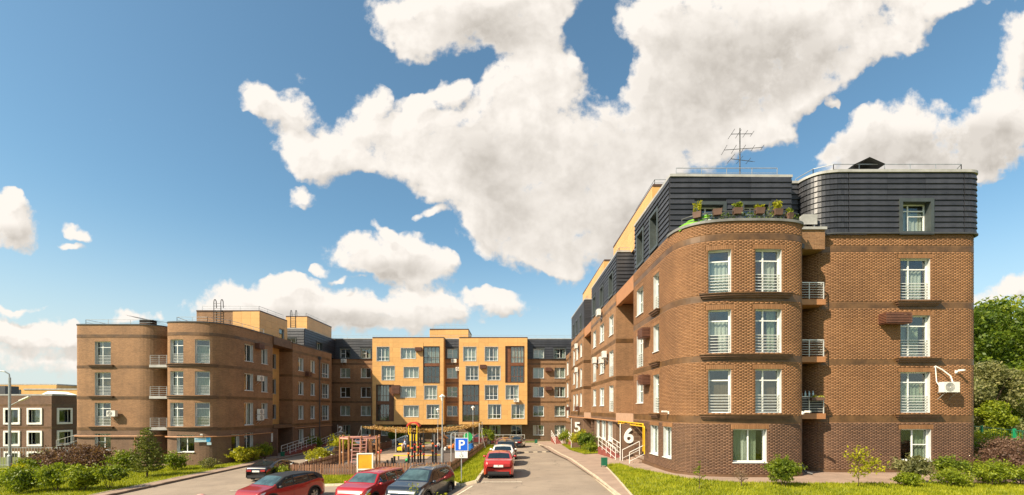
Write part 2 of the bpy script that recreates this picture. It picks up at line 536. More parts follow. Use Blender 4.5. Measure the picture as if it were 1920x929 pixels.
def asphalt_mat():
    """old asphalt: pale dust, patches, oil spots and cracks"""
    m, n = new_mat('worn_asphalt')
    o = n.n('ShaderNodeTexCoord').outputs['Object']
    big = n.n('ShaderNodeTexNoise', Vector=o, Scale=0.35, Detail=7.0, Roughness=0.65)
    fine = n.n('ShaderNodeTexNoise', Vector=o, Scale=26.0, Detail=3.0, Roughness=0.7)
    c = n.mix(n.smooth(big, 0.32, 0.68), rgb(0.205, 0.158, 0.118), rgb(0.285, 0.222, 0.165))
    c = n.mix(n.smooth(fine, 0.35, 0.7, 0.0, 0.35), c, rgb(0.36, 0.29, 0.22))
    spot = n.n('ShaderNodeTexNoise', Vector=o, Scale=1.1, Detail=2.0, Roughness=0.4)
    c = n.mix(n.smooth(spot, 0.66, 0.74, 0.0, 0.4), c, rgb(0.10, 0.08, 0.062))
    wv_ = n.n('ShaderNodeTexNoise', Vector=o, Scale=0.9, Detail=5.0)
    vv = n.vmath('ADD', o, n.vmath('MULTIPLY', wv_.outputs['Color'], (1.6, 1.6, 0.0)))
    vo_ = n.n('ShaderNodeTexVoronoi', {'feature': 'DISTANCE_TO_EDGE'}, Vector=vv, Scale=0.22)
    msk = n.n('ShaderNodeTexNoise', Vector=o, Scale=0.16, Detail=1.0)
    crack = n.math('MULTIPLY', n.smooth(vo_.outputs['Distance'], 0.0, 0.007, 0.75, 0.0), n.smooth(msk, 0.45, 0.55))
    c = n.mix(crack, c, rgb(0.07, 0.055, 0.042))
    b = n.n('ShaderNodeBump', Strength=0.4, Distance=0.01, Height=fine.outputs[0])
    p = n.n('ShaderNodeBsdfPrincipled', Base_Color=c, Roughness=0.9, Normal=b)
    out(n, p)
    return m


MT['asphalt'] = asphalt_mat()
MT['pave'] = M('pinkish_paving', (0.30, 0.21, 0.155), 0.85, 0.14, 1.2, 0.25, 45)
MT['kerb'] = M('kerb_concrete', (0.50, 0.42, 0.30), 0.85, 0.18, 3, 0.2)
MT['kerb_dark'] = M('kerb_concrete_dark', (0.17, 0.12, 0.085), 0.85, 0.2, 3, 0.2)
MT['soil'] = M('grass_soil', (0.115, 0.135, 0.02), 0.95, 0.35, 1.5)
MT['lawn'] = M('lawn_turf', (0.20, 0.22, 0.018), 0.95, 0.35, 1.1, 0.3, 30)
MT['rubber'] = M('playground_rubber', (0.115, 0.085, 0.068), 0.9, 0.15, 1.5)
MT['rubber_tan'] = M('tan_rubber', (0.36, 0.25, 0.165), 0.9, 0.15, 1.5)
MT['rubber_dark'] = M('dark_rubber', (0.045, 0.034, 0.028), 0.9, 0.15, 1.5)
MT['marking'] = M('road_marking', (0.66, 0.58, 0.45), 0.8, 0.2, 8)
MT['wood_brown'] = M('brown_stained_wood', (0.165, 0.078, 0.042), 0.7, 0.3, 5, isl=0.25)
MT['wood_tan'] = M('orange_wood', (0.36, 0.165, 0.065), 0.6, 0.2, 4)
MT['pink_paint'] = M('pink_paint', (0.62, 0.30, 0.24), 0.5, 0.1)
MT['yellow_board'] = M('yellow_ply', (0.66, 0.34, 0.012), 0.6, 0.14, 1.8)
MT['yellow_toy'] = M('yellow_plastic', (0.75, 0.50, 0.01), 0.4, 0.06)
MT['red_toy'] = M('red_plastic', (0.62, 0.055, 0.035), 0.4, 0.06)
MT['green_mat'] = M('artificial_grass', (0.13, 0.34, 0.015), 0.8, 0.2, 6)
MT['green_toy'] = M('green_plastic', (0.02, 0.33, 0.09), 0.4, 0.06)
MT['blue_toy'] = M('blue_plastic', (0.012, 0.13, 0.42), 0.4, 0.06)
MT['orange_toy'] = M('orange_plastic', (0.70, 0.16, 0.015), 0.4, 0.06)
MT['black_pole'] = M('black_pole', (0.018, 0.016, 0.015), 0.4)
MT['bin_green'] = M('green_bin', (0.008, 0.12, 0.065), 0.5, 0.1)
MT['fence_green'] = M('green_fence', (0.01, 0.25, 0.105), 0.45, 0.1)
MT['sign_blue'] = M('sign_blue', (0.01, 0.11, 0.62), 0.4, 0.05)
MT['sign_white'] = M('sign_white', (0.80, 0.80, 0.76), 0.45, 0.04)
MT['sign_cyan'] = M('sign_cyan', (0.05, 0.36, 0.66), 0.45, 0.05)
MT['sign_pale'] = M('sign_pale_blue', (0.48, 0.62, 0.66), 0.5, 0.05)
MT['black_ink'] = M('black_ink', (0.015, 0.015, 0.015), 0.6)
MT['step_red'] = M('dark_red_ramp', (0.22, 0.05, 0.035), 0.8, 0.2)
MT['bark'] = M('bark', (0.10, 0.065, 0.04), 0.9, 0.3, 6, 0.5, 20)
MT['planter'] = M('brown_planter', (0.12, 0.065, 0.045), 0.7, 0.15)
MT['leaf_mid'] = leaf_mat('leaf_mid', [(0.065, 0.10, 0.009), (0.16, 0.21, 0.015), (0.31, 0.34, 0.03)])
MT['leaf_dark'] = leaf_mat('leaf_dark', [(0.030, 0.058, 0.006), (0.085, 0.135, 0.010), (0.19, 0.235, 0.018)])
MT['leaf_yel'] = leaf_mat('leaf_yellow', [(0.16, 0.17, 0.01), (0.34, 0.33, 0.012), (0.50, 0.46, 0.03)])
MT['leaf_lime'] = leaf_mat('leaf_lime', [(0.08, 0.115, 0.008), (0.19, 0.235, 0.012), (0.34, 0.36, 0.03)])
MT['leaf_silver'] = leaf_mat('leaf_silver', [(0.09, 0.10, 0.035), (0.20, 0.20, 0.075), (0.34, 0.31, 0.13)])
MT['leaf_purple'] = leaf_mat('leaf_purple', [(0.06, 0.032, 0.02), (0.14, 0.075, 0.05), (0.30, 0.19, 0.13)])
MT['leaf_fir'] = leaf_mat('leaf_fir', [(0.06, 0.085, 0.01), (0.14, 0.165, 0.02), (0.24, 0.25, 0.04)], 0.15)
MT['leaf_dry'] = leaf_mat('leaf_dry', [(0.14, 0.09, 0.05), (0.24, 0.16, 0.09)], 0.2)
MT['blade'] = leaf_mat('grass_blade', [(0.13, 0.16, 0.008), (0.28, 0.30, 0.014), (0.42, 0.40, 0.035)], 0.35, 0.2)
MT['net'] = leaf_mat('camouflage_scrap', [(0.26, 0.14, 0.05), (0.48, 0.29, 0.11), (0.60, 0.44, 0.20)], 0.25)
MT['skin'] = M('skin', (0.48, 0.26, 0.17), 0.5, 0.06)
MT['hair'] = M('dark_hair', (0.03, 0.018, 0.012), 0.6)
MT['cloth_blue'] = M('pale_blue_shirt', (0.42, 0.48, 0.62), 0.85, 0.1)
MT['cloth_navy'] = M('navy_trousers', (0.05, 0.055, 0.10), 0.85, 0.15)
MT['cloth_white'] = M('white_shirt', (0.75, 0.68, 0.62), 0.85, 0.08)
MT['cloth_pink'] = M('pink_trousers', (0.45, 0.24, 0.22), 0.85, 0.08)
MT['tyre'] = M('tyre_rubber', (0.014, 0.014, 0.014), 0.75, 0.2)
MT['rim'] = M('alloy_rim', (0.50, 0.48, 0.44), 0.3, 0.1, metal=0.8)
MT['car_glass'] = M('tinted_car_glass', (0.012, 0.018, 0.02), 0.03, 0.2, 1.5, spec=1.0)
MT['screen_glass'] = M('windscreen_glass', (0.05, 0.085, 0.09), 0.03, 0.5, 1.6, spec=1.0)
MT['trim'] = M('black_plastic_trim', (0.02, 0.02, 0.021), 0.55, 0.15)
MT['lamp_clear'] = M('headlamp_glass', (0.55, 0.57, 0.58), 0.06, 0.15, 8, coat=1.0)
MT['lamp_red'] = M('tail_lamp', (0.30, 0.01, 0.012), 0.1, 0.1, coat=1.0)
MT['plate'] = M('number_plate', (0.72, 0.71, 0.66), 0.4, 0.05)
for nm, cc in (('red_wine', (0.33, 0.022, 0.016)), ('red_bright', (0.42, 0.016, 0.018)), ('red_sedan', (0.45, 0.028, 0.022)), ('black', (0.012, 0.013, 0.016)),
               ('navy', (0.020, 0.026, 0.036)), ('white', (0.72, 0.70, 0.66)), ('graphite', (0.05, 0.055, 0.06)), ('maroon', (0.12, 0.02, 0.02)),
               ('silver', (0.40, 0.41, 0.41))):
    MT['paint_' + nm] = M('car_paint_' + nm, cc, 0.28, 0.04, 2.0, coat=1.0, metal=0.25 if nm not in ('white',) else 0.0)

# ------------------------------------------------------------------ terrain
GX = np.array([-120., -60, -28, -19, -11, -4, -1.7, 4.5, 6.2, 9, 40, 120])
GY = np.array([10., 25, 35, 45, 60, 75, 120])
GZ = np.array([
    [-4.0, -2.3, -1.75, -1.5, -1.0, -0.65, -0.05, 0.0, 0.05, 0.25, 0.2, 0.5],
    [-4.0, -2.3, -1.75, -1.5, -1.0, -0.65, -0.05, 0.0, 0.05, 0.25, 0.2, 0.5],
    [-4.0, -2.3, -1.75, -1.5, -1.1, -0.80, -0.30, -0.15, -0.1, 0.1, 0.2, 0.5],
    [-4.0, -2.3, -1.75, -1.55, -1.2, -1.0, -0.70, -0.6, -0.5, -0.3, 0.2, 0.5],
    [-4.0, -2.6, -1.75, -1.5, -1.35, -1.25, -1.15, -1.05, -1.0, -0.9, 0.2, 0.5],
    [-4.2, -3.0, -1.7, -1.45, -1.35, -1.3, -1.3, -1.25, -1.2, -1.2, 0.2, 0.5],
    [-5.0, -4.0, -3.0, -2.0, -2.0, -2.0, -2.0, -2.0, -2.0, -1.5, 0.0, 0.5]])


def T(x, y):
    x = min(max(x, GX[0]), GX[-1])
    y = min(max(y, GY[0]), GY[-1])
    i = min(int(np.searchsorted(GX, x, 'right')) - 1, len(GX) - 2)
    j = min(int(np.searchsorted(GY, y, 'right')) - 1, len(GY) - 2)
    a = (x - GX[i]) / (GX[i + 1] - GX[i])
    b = (y - GY[j]) / (GY[j + 1] - GY[j])
    return float((GZ[j, i] * (1 - a) + GZ[j, i + 1] * a) * (1 - b) + (GZ[j + 1, i] * (1 - a) + GZ[j + 1, i + 1] * a) * b)


def ground_sheet():
    xs = [-900, -500, -250, -150, -110, -90, -75] + list(range(-64, 37)) + [40, 45, 50, 60, 75, 95, 120, 200, 400, 900]
    ys = [-300, -100, -20, 5, 10] + list(range(14, 80)) + [85, 92, 100, 110, 120, 150, 220, 400, 900, 2000]
    mb = MB()
    for y in ys:
        for x in xs:
            mb.v.append((x, y, T(x, y) - 0.10))
    n = len(xs)
    for j in range(len(ys) - 1):
        for i in range(n - 1):
            mb.f.append((j * n + i, j * n + i + 1, (j + 1) * n + i + 1, (j + 1) * n + i))
            mb.m.append(0)
            mb.uv.append(None)
    return tag(build(mb, 'ground', MT['soil'], smooth=True), kind='structure')


def drape(name, poly, dz, mat, kind='structure', parent=None, wall=0.0):
    """a sheet that follows the ground dz above it, cut on the metre lines"""
    bm = bmesh.new()
    vs = [bm.verts.new((p[0], p[1], 0)) for p in poly]
    f = bm.faces.new(vs)
    if f.normal.z < 0 or sum((poly[i][0] * poly[(i + 1) % len(poly)][1] - poly[(i + 1) % len(poly)][0] * poly[i][1]) for i in range(len(poly))) < 0:
        f.normal_flip()
    xs = [p[0] for p in poly]
    ys = [p[1] for p in poly]
    bmesh.ops.triangulate(bm, faces=bm.faces[:])
    for x in range(math.ceil(min(xs)), math.floor(max(xs)) + 1):
        bmesh.ops.bisect_plane(bm, geom=bm.verts[:] + bm.edges[:] + bm.faces[:], plane_co=(x, 0, 0), plane_no=(1, 0, 0))
    for y in range(math.ceil(min(ys)), math.floor(max(ys)) + 1):
        bmesh.ops.bisect_plane(bm, geom=bm.verts[:] + bm.edges[:] + bm.faces[:], plane_co=(0, y, 0), plane_no=(0, 1, 0))
    if wall:
        ex = bmesh.ops.extrude_edge_only(bm, edges=[e for e in bm.edges if e.is_boundary])
        low = {v for v in ex['geom'] if isinstance(v, bmesh.types.BMVert)}
    else:
        low = set()
    for v in bm.verts:
        v.co.z = T(v.co.x, v.co.y) + dz - (wall if v in low else 0)
    me = bpy.data.meshes.new(name)
    bm.to_mesh(me)
    bm.free()
    me.materials.append(mat)
    return tag(link(name, me, parent), kind=kind)


ground_sheet()
drape('road', [(-25.2, 12), (4.55, 12), (4.55, 56), (3.8, 61.5), (3.5, 68), (-25.2, 69)], 0.0, MT['asphalt'])
LAWN_R = [(5.2, 12), (5.2, 19.6), (6.25, 30.3), (7.2, 30.3), (7.4, 27.8), (8.1, 24.9), (8.8, 22.4), (10.3, 21.3), (14.5, 21.0), (27, 21.0), (32, 26), (34, 36), (45, 40), (45, 12)]
LAWN_L = [(-26.5, 12), (-26.5, 44.5), (-27.1, 49.5), (-28.0, 50.5), (-27.9, 46.4), (-28.9, 43.9), (-30.5, 43.3), (-33.8, 43.4), (-34.6, 44.6), (-44.5, 44.8), (-62, 46), (-62, 12)]
VERGE = [(-2.7, 24.2), (-1.92, 24.2), (-1.2, 60), (-3.2, 62), (-4.05, 31), (-3.5, 27.2)]
STRIP = [(-16.0, 30.0), (-4.6, 27.4), (-4.25, 30.9), (-16.8, 34.6)]
BED = [(6.4, 40), (7.9, 39.8), (8.0, 46), (7.6, 60), (6.6, 60), (6.1, 48)]
drape('path', [(4.7, 12), (5.2, 12), (5.2, 19.6), (6.25, 30.4), (7.2, 30.3), (7.4, 27.8), (8.1, 24.9), (8.8, 22.4), (10.3, 21.3), (14.5, 21.0), (27, 21.0), (29, 26), (27, 29), (10, 29), (10, 69), (3.6, 69),
               (3.95, 61.5), (4.7, 56)], 0.12, MT['pave'])
drape('pavement', [(-25.35, 12), (-25.35, 69), (-28.5, 69), (-29.4, 57), (-29.6, 53), (-28, 53), (-28, 44.5), (-30, 42.6), (-36, 42.6), (-36, 47), (-29, 43.2), (-26.5, 44.5), (-26.5, 12)], 0.12, MT['pave'])
drape('lawn', LAWN_R, 0.14, MT['lawn'])
drape('lawn', LAWN_L, 0.14, MT['lawn'])
drape('lawn', VERGE, 0.13, MT['lawn'], wall=0.3)
drape('lawn', STRIP, 0.10, MT['lawn'], wall=0.3)
drape('lawn', BED, 0.16, MT['lawn'])
drape('playground_floor', [(-16.75, 35), (-4.1, 31.2), (-3.3, 61.5), (-16.5, 63.5)], 0.08, MT['rubber'], wall=0.3)
drape('playground_floor', [(-15.8, 46), (-12, 43.5), (-8.2, 44.2), (-8.6, 50), (-12, 53), (-15.8, 51)], 0.105, MT['rubber_tan'])
drape('playground_floor', [(-7.6, 38.2), (-6.6, 37.2), (-5.0, 37.0), (-4.6, 38.6), (-5.2, 40.6), (-7.0, 40.4)], 0.108, MT['rubber_dark'])
drape('playground_floor', [(-13.5, 53.6), (-9.5, 51.2), (-4.2, 51.0), (-4.0, 56), (-13, 57)], 0.104, MT['rubber_dark'])


def marking(pts, w=0.12):
    for a, b in zip(pts[:-1], pts[1:]):
        a, b = Vector(a), Vector(b)
        d = (b - a).normalized()
        nn = Vector((-d.y, d.x)) * w / 2
        drape('road_marking', [tuple(a - nn), tuple(b - nn), tuple(b + nn), tuple(a + nn)], 0.012, MT['marking'])


marking([(-1.6, 24.0), (0.55, 24.0)])
marking([(-1.5, 30.3), (0.6, 30.3)])
marking([(-1.4, 36.6), (0.65, 36.6)])
marking([(-2.0, 23.3), (-3.3, 19.5)])
marking([(-9.2, 26.6), (-10.4, 21.0)])
marking([(-18.2, 29.4), (-16.6, 29.2)])
marking([(1.4, 33.6), (3.2, 33.4)], 0.05)


def kerb(name, pts, mat, w=0.15, top=0.14, step=1.0):
    """a row of kerb stones: each stone a part of the kerb"""
    root = tag(link(name, None), kind='structure')
    me = MB()
    L = step - 0.02
    me.box(-L / 2, L / 2, -w / 2, w / 2, -0.3, 0.0)
    ms = me.mesh('kerb_stone', mat)
    for a, b in zip(pts[:-1], pts[1:]):
        a, b = Vector(a), Vector(b)
        n = max(1, round((b - a).length / step))
        for k in range(n):
            p = a + (b - a) * ((k + 0.5) / n)
            q0 = a + (b - a) * (k / n)
            q1 = a + (b - a) * ((k + 1) / n)
            sl = math.atan2(T(q1.x, q1.y) - T(q0.x, q0.y), (q1 - q0).length)
            o = link('kerb_stone', ms, root)
            o.location = (p.x, p.y, T(p.x, p.y) + top + rnd.uniform(-0.012, 0.012))
            o.rotation_euler = (0, -sl, math.atan2(b.y - a.y, b.x - a.x) + rnd.uniform(-0.012, 0.012))
            o.scale = ((b - a).length / n / step, 1, 1)
    return root


kerb('kerb', [(4.62, 14), (4.62, 56), (3.87, 61.5), (3.55, 68)], MT['kerb'])
kerb('kerb', [(-2.7, 24.12), (-1.84, 24.12), (-1.12, 60), (-3.2, 62.1)], MT['kerb'])
kerb('kerb', [(-25.27, 14), (-25.27, 68)], MT['kerb_dark'])
kerb('kerb', [(-16.0, 29.9), (-4.5, 27.3), (-3.5, 27.1), (-2.75, 24.2)], MT['kerb'])
kerb('kerb', [(5.14, 14), (5.14, 19.6), (6.2, 30.35)], MT['kerb'], w=0.08, top=0.15)
kerb('kerb', [(-26.45, 14), (-26.45, 44.5), (-27.05, 49.5)], MT['kerb'], w=0.08, top=0.15)
# speed bump across the far lane
sb = MB()
for k in range(8):
    x0 = 0.9 + k * 0.46
    sb.box(x0, x0 + 0.44, 47.6, 48.0, T(x0, 47.8) - 0.02, T(x0, 47.8) + 0.06, k % 2)
tag(build(sb, 'speed_bump', [MT['trim'], MT['kerb']]), 'striped speed bump across the far end of the road', 'speed bump')


def in_poly(P, poly):
    x, y = P[:, 0], P[:, 1]
    ins = np.zeros(len(P), bool)
    n = len(poly)
    for i in range(n):
        x1, y1 = poly[i]
        x2, y2 = poly[(i + 1) % n]
        c = ((y1 > y) != (y2 > y)) & (x < (x2 - x1) * (y - y1) / (y2 - y1 + 1e-12) + x1)
        ins ^= c
    return ins


def np_mesh(name, v, f, mat, uv=None):
    """v (n,3), f (m,k) of one face size"""
    me = bpy.data.meshes.new(name)
    k = f.shape[1]
    me.vertices.add(len(v))
    me.vertices.foreach_set('co', np.ascontiguousarray(v, np.float32).ravel())
    me.loops.add(f.size)
    me.loops.foreach_set('vertex_index', np.ascontiguousarray(f, np.int32).ravel())
    me.polygons.add(len(f))
    me.polygons.foreach_set('loop_start', np.arange(0, f.size, k, dtype=np.int32))
    mats = mat if isinstance(mat, (list, tuple)) else [mat]
    for mm in mats:
        me.materials.append(mm)
    me.update(calc_edges=True)
    return me


def grass(poly, dens, h0, h1, dz, name='grass'):
    xs = [p[0] for p in poly]
    ys = [p[1] for p in poly]
    A = (max(xs) - min(xs)) * (max(ys) - min(ys))
    n = int(A * dens)
    P = np.c_[npr.uniform(min(xs), max(xs), n), npr.uniform(min(ys), max(ys), n)]
    P = P[in_poly(P, poly)]
    # patchy density
    q = np.sin(P[:, 0] * 1.9 + np.sin(P[:, 1] * 0.8)) * np.sin(P[:, 1] * 1.5 + 1.3 * np.sin(P[:, 0]))
    P = P[npr.uniform(0, 1, len(P)) < 0.75 + 0.25 * q]
    z = np.array([T(a, b) for a, b in P]) + dz - 0.01
    n = len(P)
    a = npr.uniform(0, 2 * np.pi, n)
    h = npr.uniform(h0, h1, n)
    w = npr.uniform(0.012, 0.03, n)
    l = npr.uniform(0.0, 0.6, n) * h
    b = npr.uniform(0, 2 * np.pi, n)
    v = np.zeros((n, 3, 3))
    v[:, 0] = np.c_[P[:, 0] - np.cos(a) * w, P[:, 1] - np.sin(a) * w, z]
    v[:, 1] = np.c_[P[:, 0] + np.cos(a) * w, P[:, 1] + np.sin(a) * w, z]
    v[:, 2] = np.c_[P[:, 0] + np.cos(b) * l, P[:, 1] + np.sin(b) * l, z + h]
    f = np.arange(n * 3).reshape(n, 3)
    return tag(link(name, np_mesh(name, v.reshape(-1, 3), f, MT['blade'])), kind='stuff')


grass([p for p in LAWN_R if p[1] < 31][:11] + [(24, 12)], 420, 0.06, 0.15, 0.14)
grass([(-26.5, 26), (-26.5, 44.5), (-27.1, 49.5), (-28, 50.5), (-28.3, 44), (-45, 44.8), (-50, 44), (-50, 26)], 200, 0.07, 0.19, 0.14)
grass(VERGE, 420, 0.08, 0.24, 0.13)
grass(STRIP, 420, 0.08, 0.2, 0.10)
grass(BED, 300, 0.08, 0.22, 0.16)
# ------------------------------------------------------------------ walls along a plan line
def chaikin(pts, n=2):
    for _ in range(n):
        q = [pts[0]]
        for a, b in zip(pts[:-1], pts[1:]):
            q.append((a[0] * .75 + b[0] * .25, a[1] * .75 + b[1] * .25))
            q.append((a[0] * .25 + b[0] * .75, a[1] * .25 + b[1] * .75))
        q.append(pts[-1])
        pts = q
    return pts


class Path:
    """plan line walked with the outside on the right-hand side seen from outside left to right"""
    def __init__(self, pts):
        self.p = np.array(pts, float)
        d = np.diff(self.p, axis=0)
        self.l = np.hypot(d[:, 0], d[:, 1])
        self.s = np.r_[0, np.cumsum(self.l)]
        self.d = d / self.l[:, None]
        self.n = np.c_[self.d[:, 1], -self.d[:, 0]]
        self.L = self.s[-1]
        vn = []
        for i in range(len(self.p)):
            a = self.n[max(i - 1, 0)]
            b = self.n[min(i, len(self.n) - 1)]
            if a @ b > 0.85:
                m = a + b
                vn.append((m / np.linalg.norm(m), m / np.linalg.norm(m)))
            else:
                vn.append((a, b))
        self.vn = vn

    def at(self, s):
        i = int(np.clip(np.searchsorted(self.s, s, 'right') - 1, 0, len(self.l) - 1))
        t = (s - self.s[i]) / self.l[i]
        p = self.p[i] * (1 - t) + self.p[i + 1] * t
        n = self.vn[i][1] * (1 - t) + self.vn[i + 1][0] * t
        return p, n / np.linalg.norm(n)

    def near(self, x, y):
        q = np.array((x, y))
        best = (1e9, 0)
        for i in range(len(self.l)):
            t = np.clip((q - self.p[i]) @ self.d[i], 0, self.l[i])
            r = np.linalg.norm(self.p[i] + self.d[i] * t - q)
            if r < best[0]:
                best = (r, self.s[i] + t)
        return best[1]

    def off(self, s, d, z=None):
        p, n = self.at(s)
        q = p + n * d
        return (q[0], q[1]) if z is None else (q[0], q[1], z)

    def breaks(self, a, b, step=None):
        r = [a] + [x for x in self.s if a + 1e-4 < x < b - 1e-4] + [b]
        if step:
            q = []
            for u, v in zip(r[:-1], r[1:]):
                n = max(1, math.ceil((v - u) / step))
                q += [u + (v - u) * k / n for k in range(n)]
            r = q + [b]
        return r


def wall_faces(mb, P, s0, s1, z0, z1, ops, off=0.0, m=0):
    ss = set(P.breaks(s0, s1))
    zz = {z0, z1}
    for o in ops:
        if o[1] > s0 and o[0] < s1 and o[3] > z0 and o[2] < z1:
            ss |= {x for x in (o[0], o[1]) if s0 < x < s1}
            zz |= {x for x in (o[2], o[3]) if z0 < x < z1}
    ss = sorted(ss)
    zz = sorted(zz)
    for a, b in zip(ss[:-1], ss[1:]):
        for c, d in zip(zz[:-1], zz[1:]):
            ms, mz = (a + b) / 2, (c + d) / 2
            if any(o[0] < ms < o[1] and o[2] < mz < o[3] for o in ops):
                continue
            pa, pb = P.off(a + 1e-6, off), P.off(b - 1e-6, off)
            mb.face([(*pa, c), (*pb, c), (*pb, d), (*pa, d)], m, [(a, c), (b, c), (b, d), (a, d)])


def reveal_faces(mb, P, ops, m=1, m2=None):
    for o in ops:
        sa, sb, za, zb, dep = o[:5]
        (pa, na), (pb, nb) = P.at(sa + 1e-4), P.at(sb - 1e-4)
        ia, ib = pa - na * dep, pb - nb * dep
        A0, A1, B0, B1 = (*pa, za), (*pa, zb), (*pb, za), (*pb, zb)
        a0, a1, b0, b1 = (*ia, za), (*ia, zb), (*ib, za), (*ib, zb)
        mb.face([A0, a0, a1, A1], m)
        mb.face([b0, B0, B1, b1], m)
        k = m if m2 is None else m2
        mb.face([A0, B0, b0, a0], k)
        mb.face([a1, b1, B1, A1], k)


def course_bricks(P, s0, s1, z0, z1, ops, pitch=0.262, rise=0.075, proud=0.010):
    """every brick of a facade as a small block standing proud of the mortar"""
    vs, fs, ms = [], [], []
    k = 0
    n = int((z1 - z0) / rise)
    for r in range(n):
        za = z0 + r * rise + 0.006
        zb = z0 + (r + 1) * rise - 0.006
        zc = (za + zb) / 2
        cut = sorted([(o[0], o[1]) for o in ops if o[2] - 0.02 < zc < o[3] + 0.02])
        free = []
        a = s0
        for c in cut:
            if c[1] <= a or c[0] >= s1:
                continue
            if c[0] > a:
                free.append((a, c[0]))
            a = c[1]
        if a < s1:
            free.append((a, s1))
        for fa, fb in free:
            g = math.floor((fa - s0) / pitch) - 1
            j0 = s0 + (g + (0.5 if r % 2 else 0.0)) * pitch
            while j0 < fb:
                g_ = 0.0015 if r % 2 else 0.006
                a, b = max(j0 + g_, fa + 0.002), min(j0 + pitch - g_, fb - 0.002)
                j0 += pitch
                if b - a < 0.03:
                    continue
                q = proud + rnd.uniform(-0.003, 0.003)
                (pa, na), (pb, nb) = P.at(a), P.at(b)
                fa_, fb_ = pa + na * q, pb + nb * q
                vs += [(*pa, za), (*pb, za), (*pb, zb), (*pa, zb), (*fa_, za), (*fb_, za), (*fb_, zb), (*fa_, zb)]
                fs += [(k + 4, k + 5, k + 6, k + 7), (k, k + 1, k + 5, k + 4), (k + 7, k + 6, k + 2, k + 3), (k, k + 4, k + 7, k + 3), (k + 5, k + 1, k + 2, k + 6)]
                ms += [0] * 5
                k += 8
                if b > fb - 0.01:
                    continue
                if r % 2:
                    continue
                # pale mortar of the upright joint, nearly flush
                e = min(b + 0.012, fb)
                (pc, nc) = P.at(e)
                h = proud - 0.003
                pm, pn = pb + nb * h, pc + nc * h
                vs += [(*pm, za), (*pn, za), (*pn, zb), (*pm, zb)]
                fs.append((k, k + 1, k + 2, k + 3))
                ms.append(1)
                k += 4
    return np.array(vs), np.array(fs), np.array(ms, np.int32)


def bricks(name, root, P, s0, s1, z0, z1, ops, mat):
    v, f, m = course_bricks(P, s0, s1, z0, z1, ops)
    v = v - np.array(root.location)
    me = np_mesh(name, v, f, [mat, MT['mortar_light']])
    me.polygons.foreach_set('material_index', m)
    return tag(link(name, me, root), kind='stuff')


def strip(mb, P, s0, s1, z0, z1, d0, d1, m=0, step=None):
    """a course that follows the wall, from d0 to d1 proud of it"""
    bs = P.breaks(s0, s1, step)
    pr = [(P.off(s, d0), P.off(s, d1)) for s in [bs[0] + 1e-5] + bs[1:-1] + [bs[-1] - 1e-5]]
    for (a, A), (b, B) in zip(pr[:-1], pr[1:]):
        mb.face([(*A, z0), (*B, z0), (*B, z1), (*A, z1)], m)
        mb.face([(*A, z1), (*B, z1), (*b, z1), (*a, z1)], m)
        mb.face([(*a, z0), (*b, z0), (*B, z0), (*A, z0)], m)
    (a, A), (b, B) = pr[0], pr[-1]
    mb.face([(*a, z0), (*A, z0), (*A, z1), (*a, z1)], m)
    mb.face([(*B, z0), (*b, z0), (*b, z1), (*B, z1)], m)


# ------------------------------------------------------------------ windows
_wc = {}


def cached(key, fn):
    if key not in _wc:
        _wc[key] = fn()
    return _wc[key]


def frame_mesh(w, h, cols, rows, bars, mat, t=0.06):
    mb = MB()
    mb.box(0, t, 0, .07, 0, h)
    mb.box(w - t, w, 0, .07, 0, h)
    mb.box(t, w - t, 0.002, .068, 0, t)
    mb.box(t, w - t, 0.002, .068, h - t, h)
    for x in cols[1:-1]:
        mb.box(x - t * .55, x + t * .55, 0.004, .066, t, h - t)
    for z in rows[1:-1]:
        mb.box(t, w - t, 0.006, .064, z - t * .5, z + t * .5)
    for (ci, z) in bars:
        mb.box(cols[ci], cols[ci + 1], 0.008, .062, z - t * .4, z + t * .4)
    return mb.mesh('window', mat)


def curtain_mesh(w, h, mat, amp=0.025):
    mb = MB()
    n = max(6, int(w / 0.05))
    for k in range(n):
        x0, x1 = w * k / n, w * (k + 1) / n
        y0, y1 = amp * math.sin(k * 1.55), amp * math.sin((k + 1) * 1.55)
        mb.face([(x0, y0, 0), (x1, y1, 0), (x1, y1, h), (x0, y0, h)])
    return mb.mesh('curtain', mat, smooth=True)


def pane_mesh(w, h):
    mb = MB()
    mb.box(0, w, 0, 0.008, 0, h)
    return mb.mesh('pane', MT['glass'])


STY = {
    'french': dict(cols=[.95, 1.7], rows=[1.62, .5], rail=1),
    'french1': dict(cols=[1], rows=[1.62, .5], rail=1),
    'two': dict(cols=[1, 1], rows=[1], bars=[(0, .5)]),
    'twob': dict(cols=[1, 1.1], rows=[1], bars=[(1, .5)]),
    'plain2': dict(cols=[1, 1], rows=[1]),
    'slim': dict(cols=[1], rows=[1]),
    'slim2': dict(cols=[1, 1], rows=[1]),
    'attic': dict(cols=[.8, 1.3], rows=[1.55, .4], bars=[(1, .6)]),
    'three': dict(cols=[1, .9, 1], rows=[.55, 1.5]),
    'threep': dict(cols=[1, .9, 1], rows=[1]),
    'loggia': dict(cols=[1, 1, 1, 1], rows=[.8, 1.5], frame='brown_dark'),
    'loggia3': dict(cols=[1, 1, 1], rows=[.8, 1.7], frame='brown_frame'),
    'triple': dict(cols=[1, 1, 1], rows=[.6, 1.7]),
    'square': dict(cols=[1], rows=[1]),
}


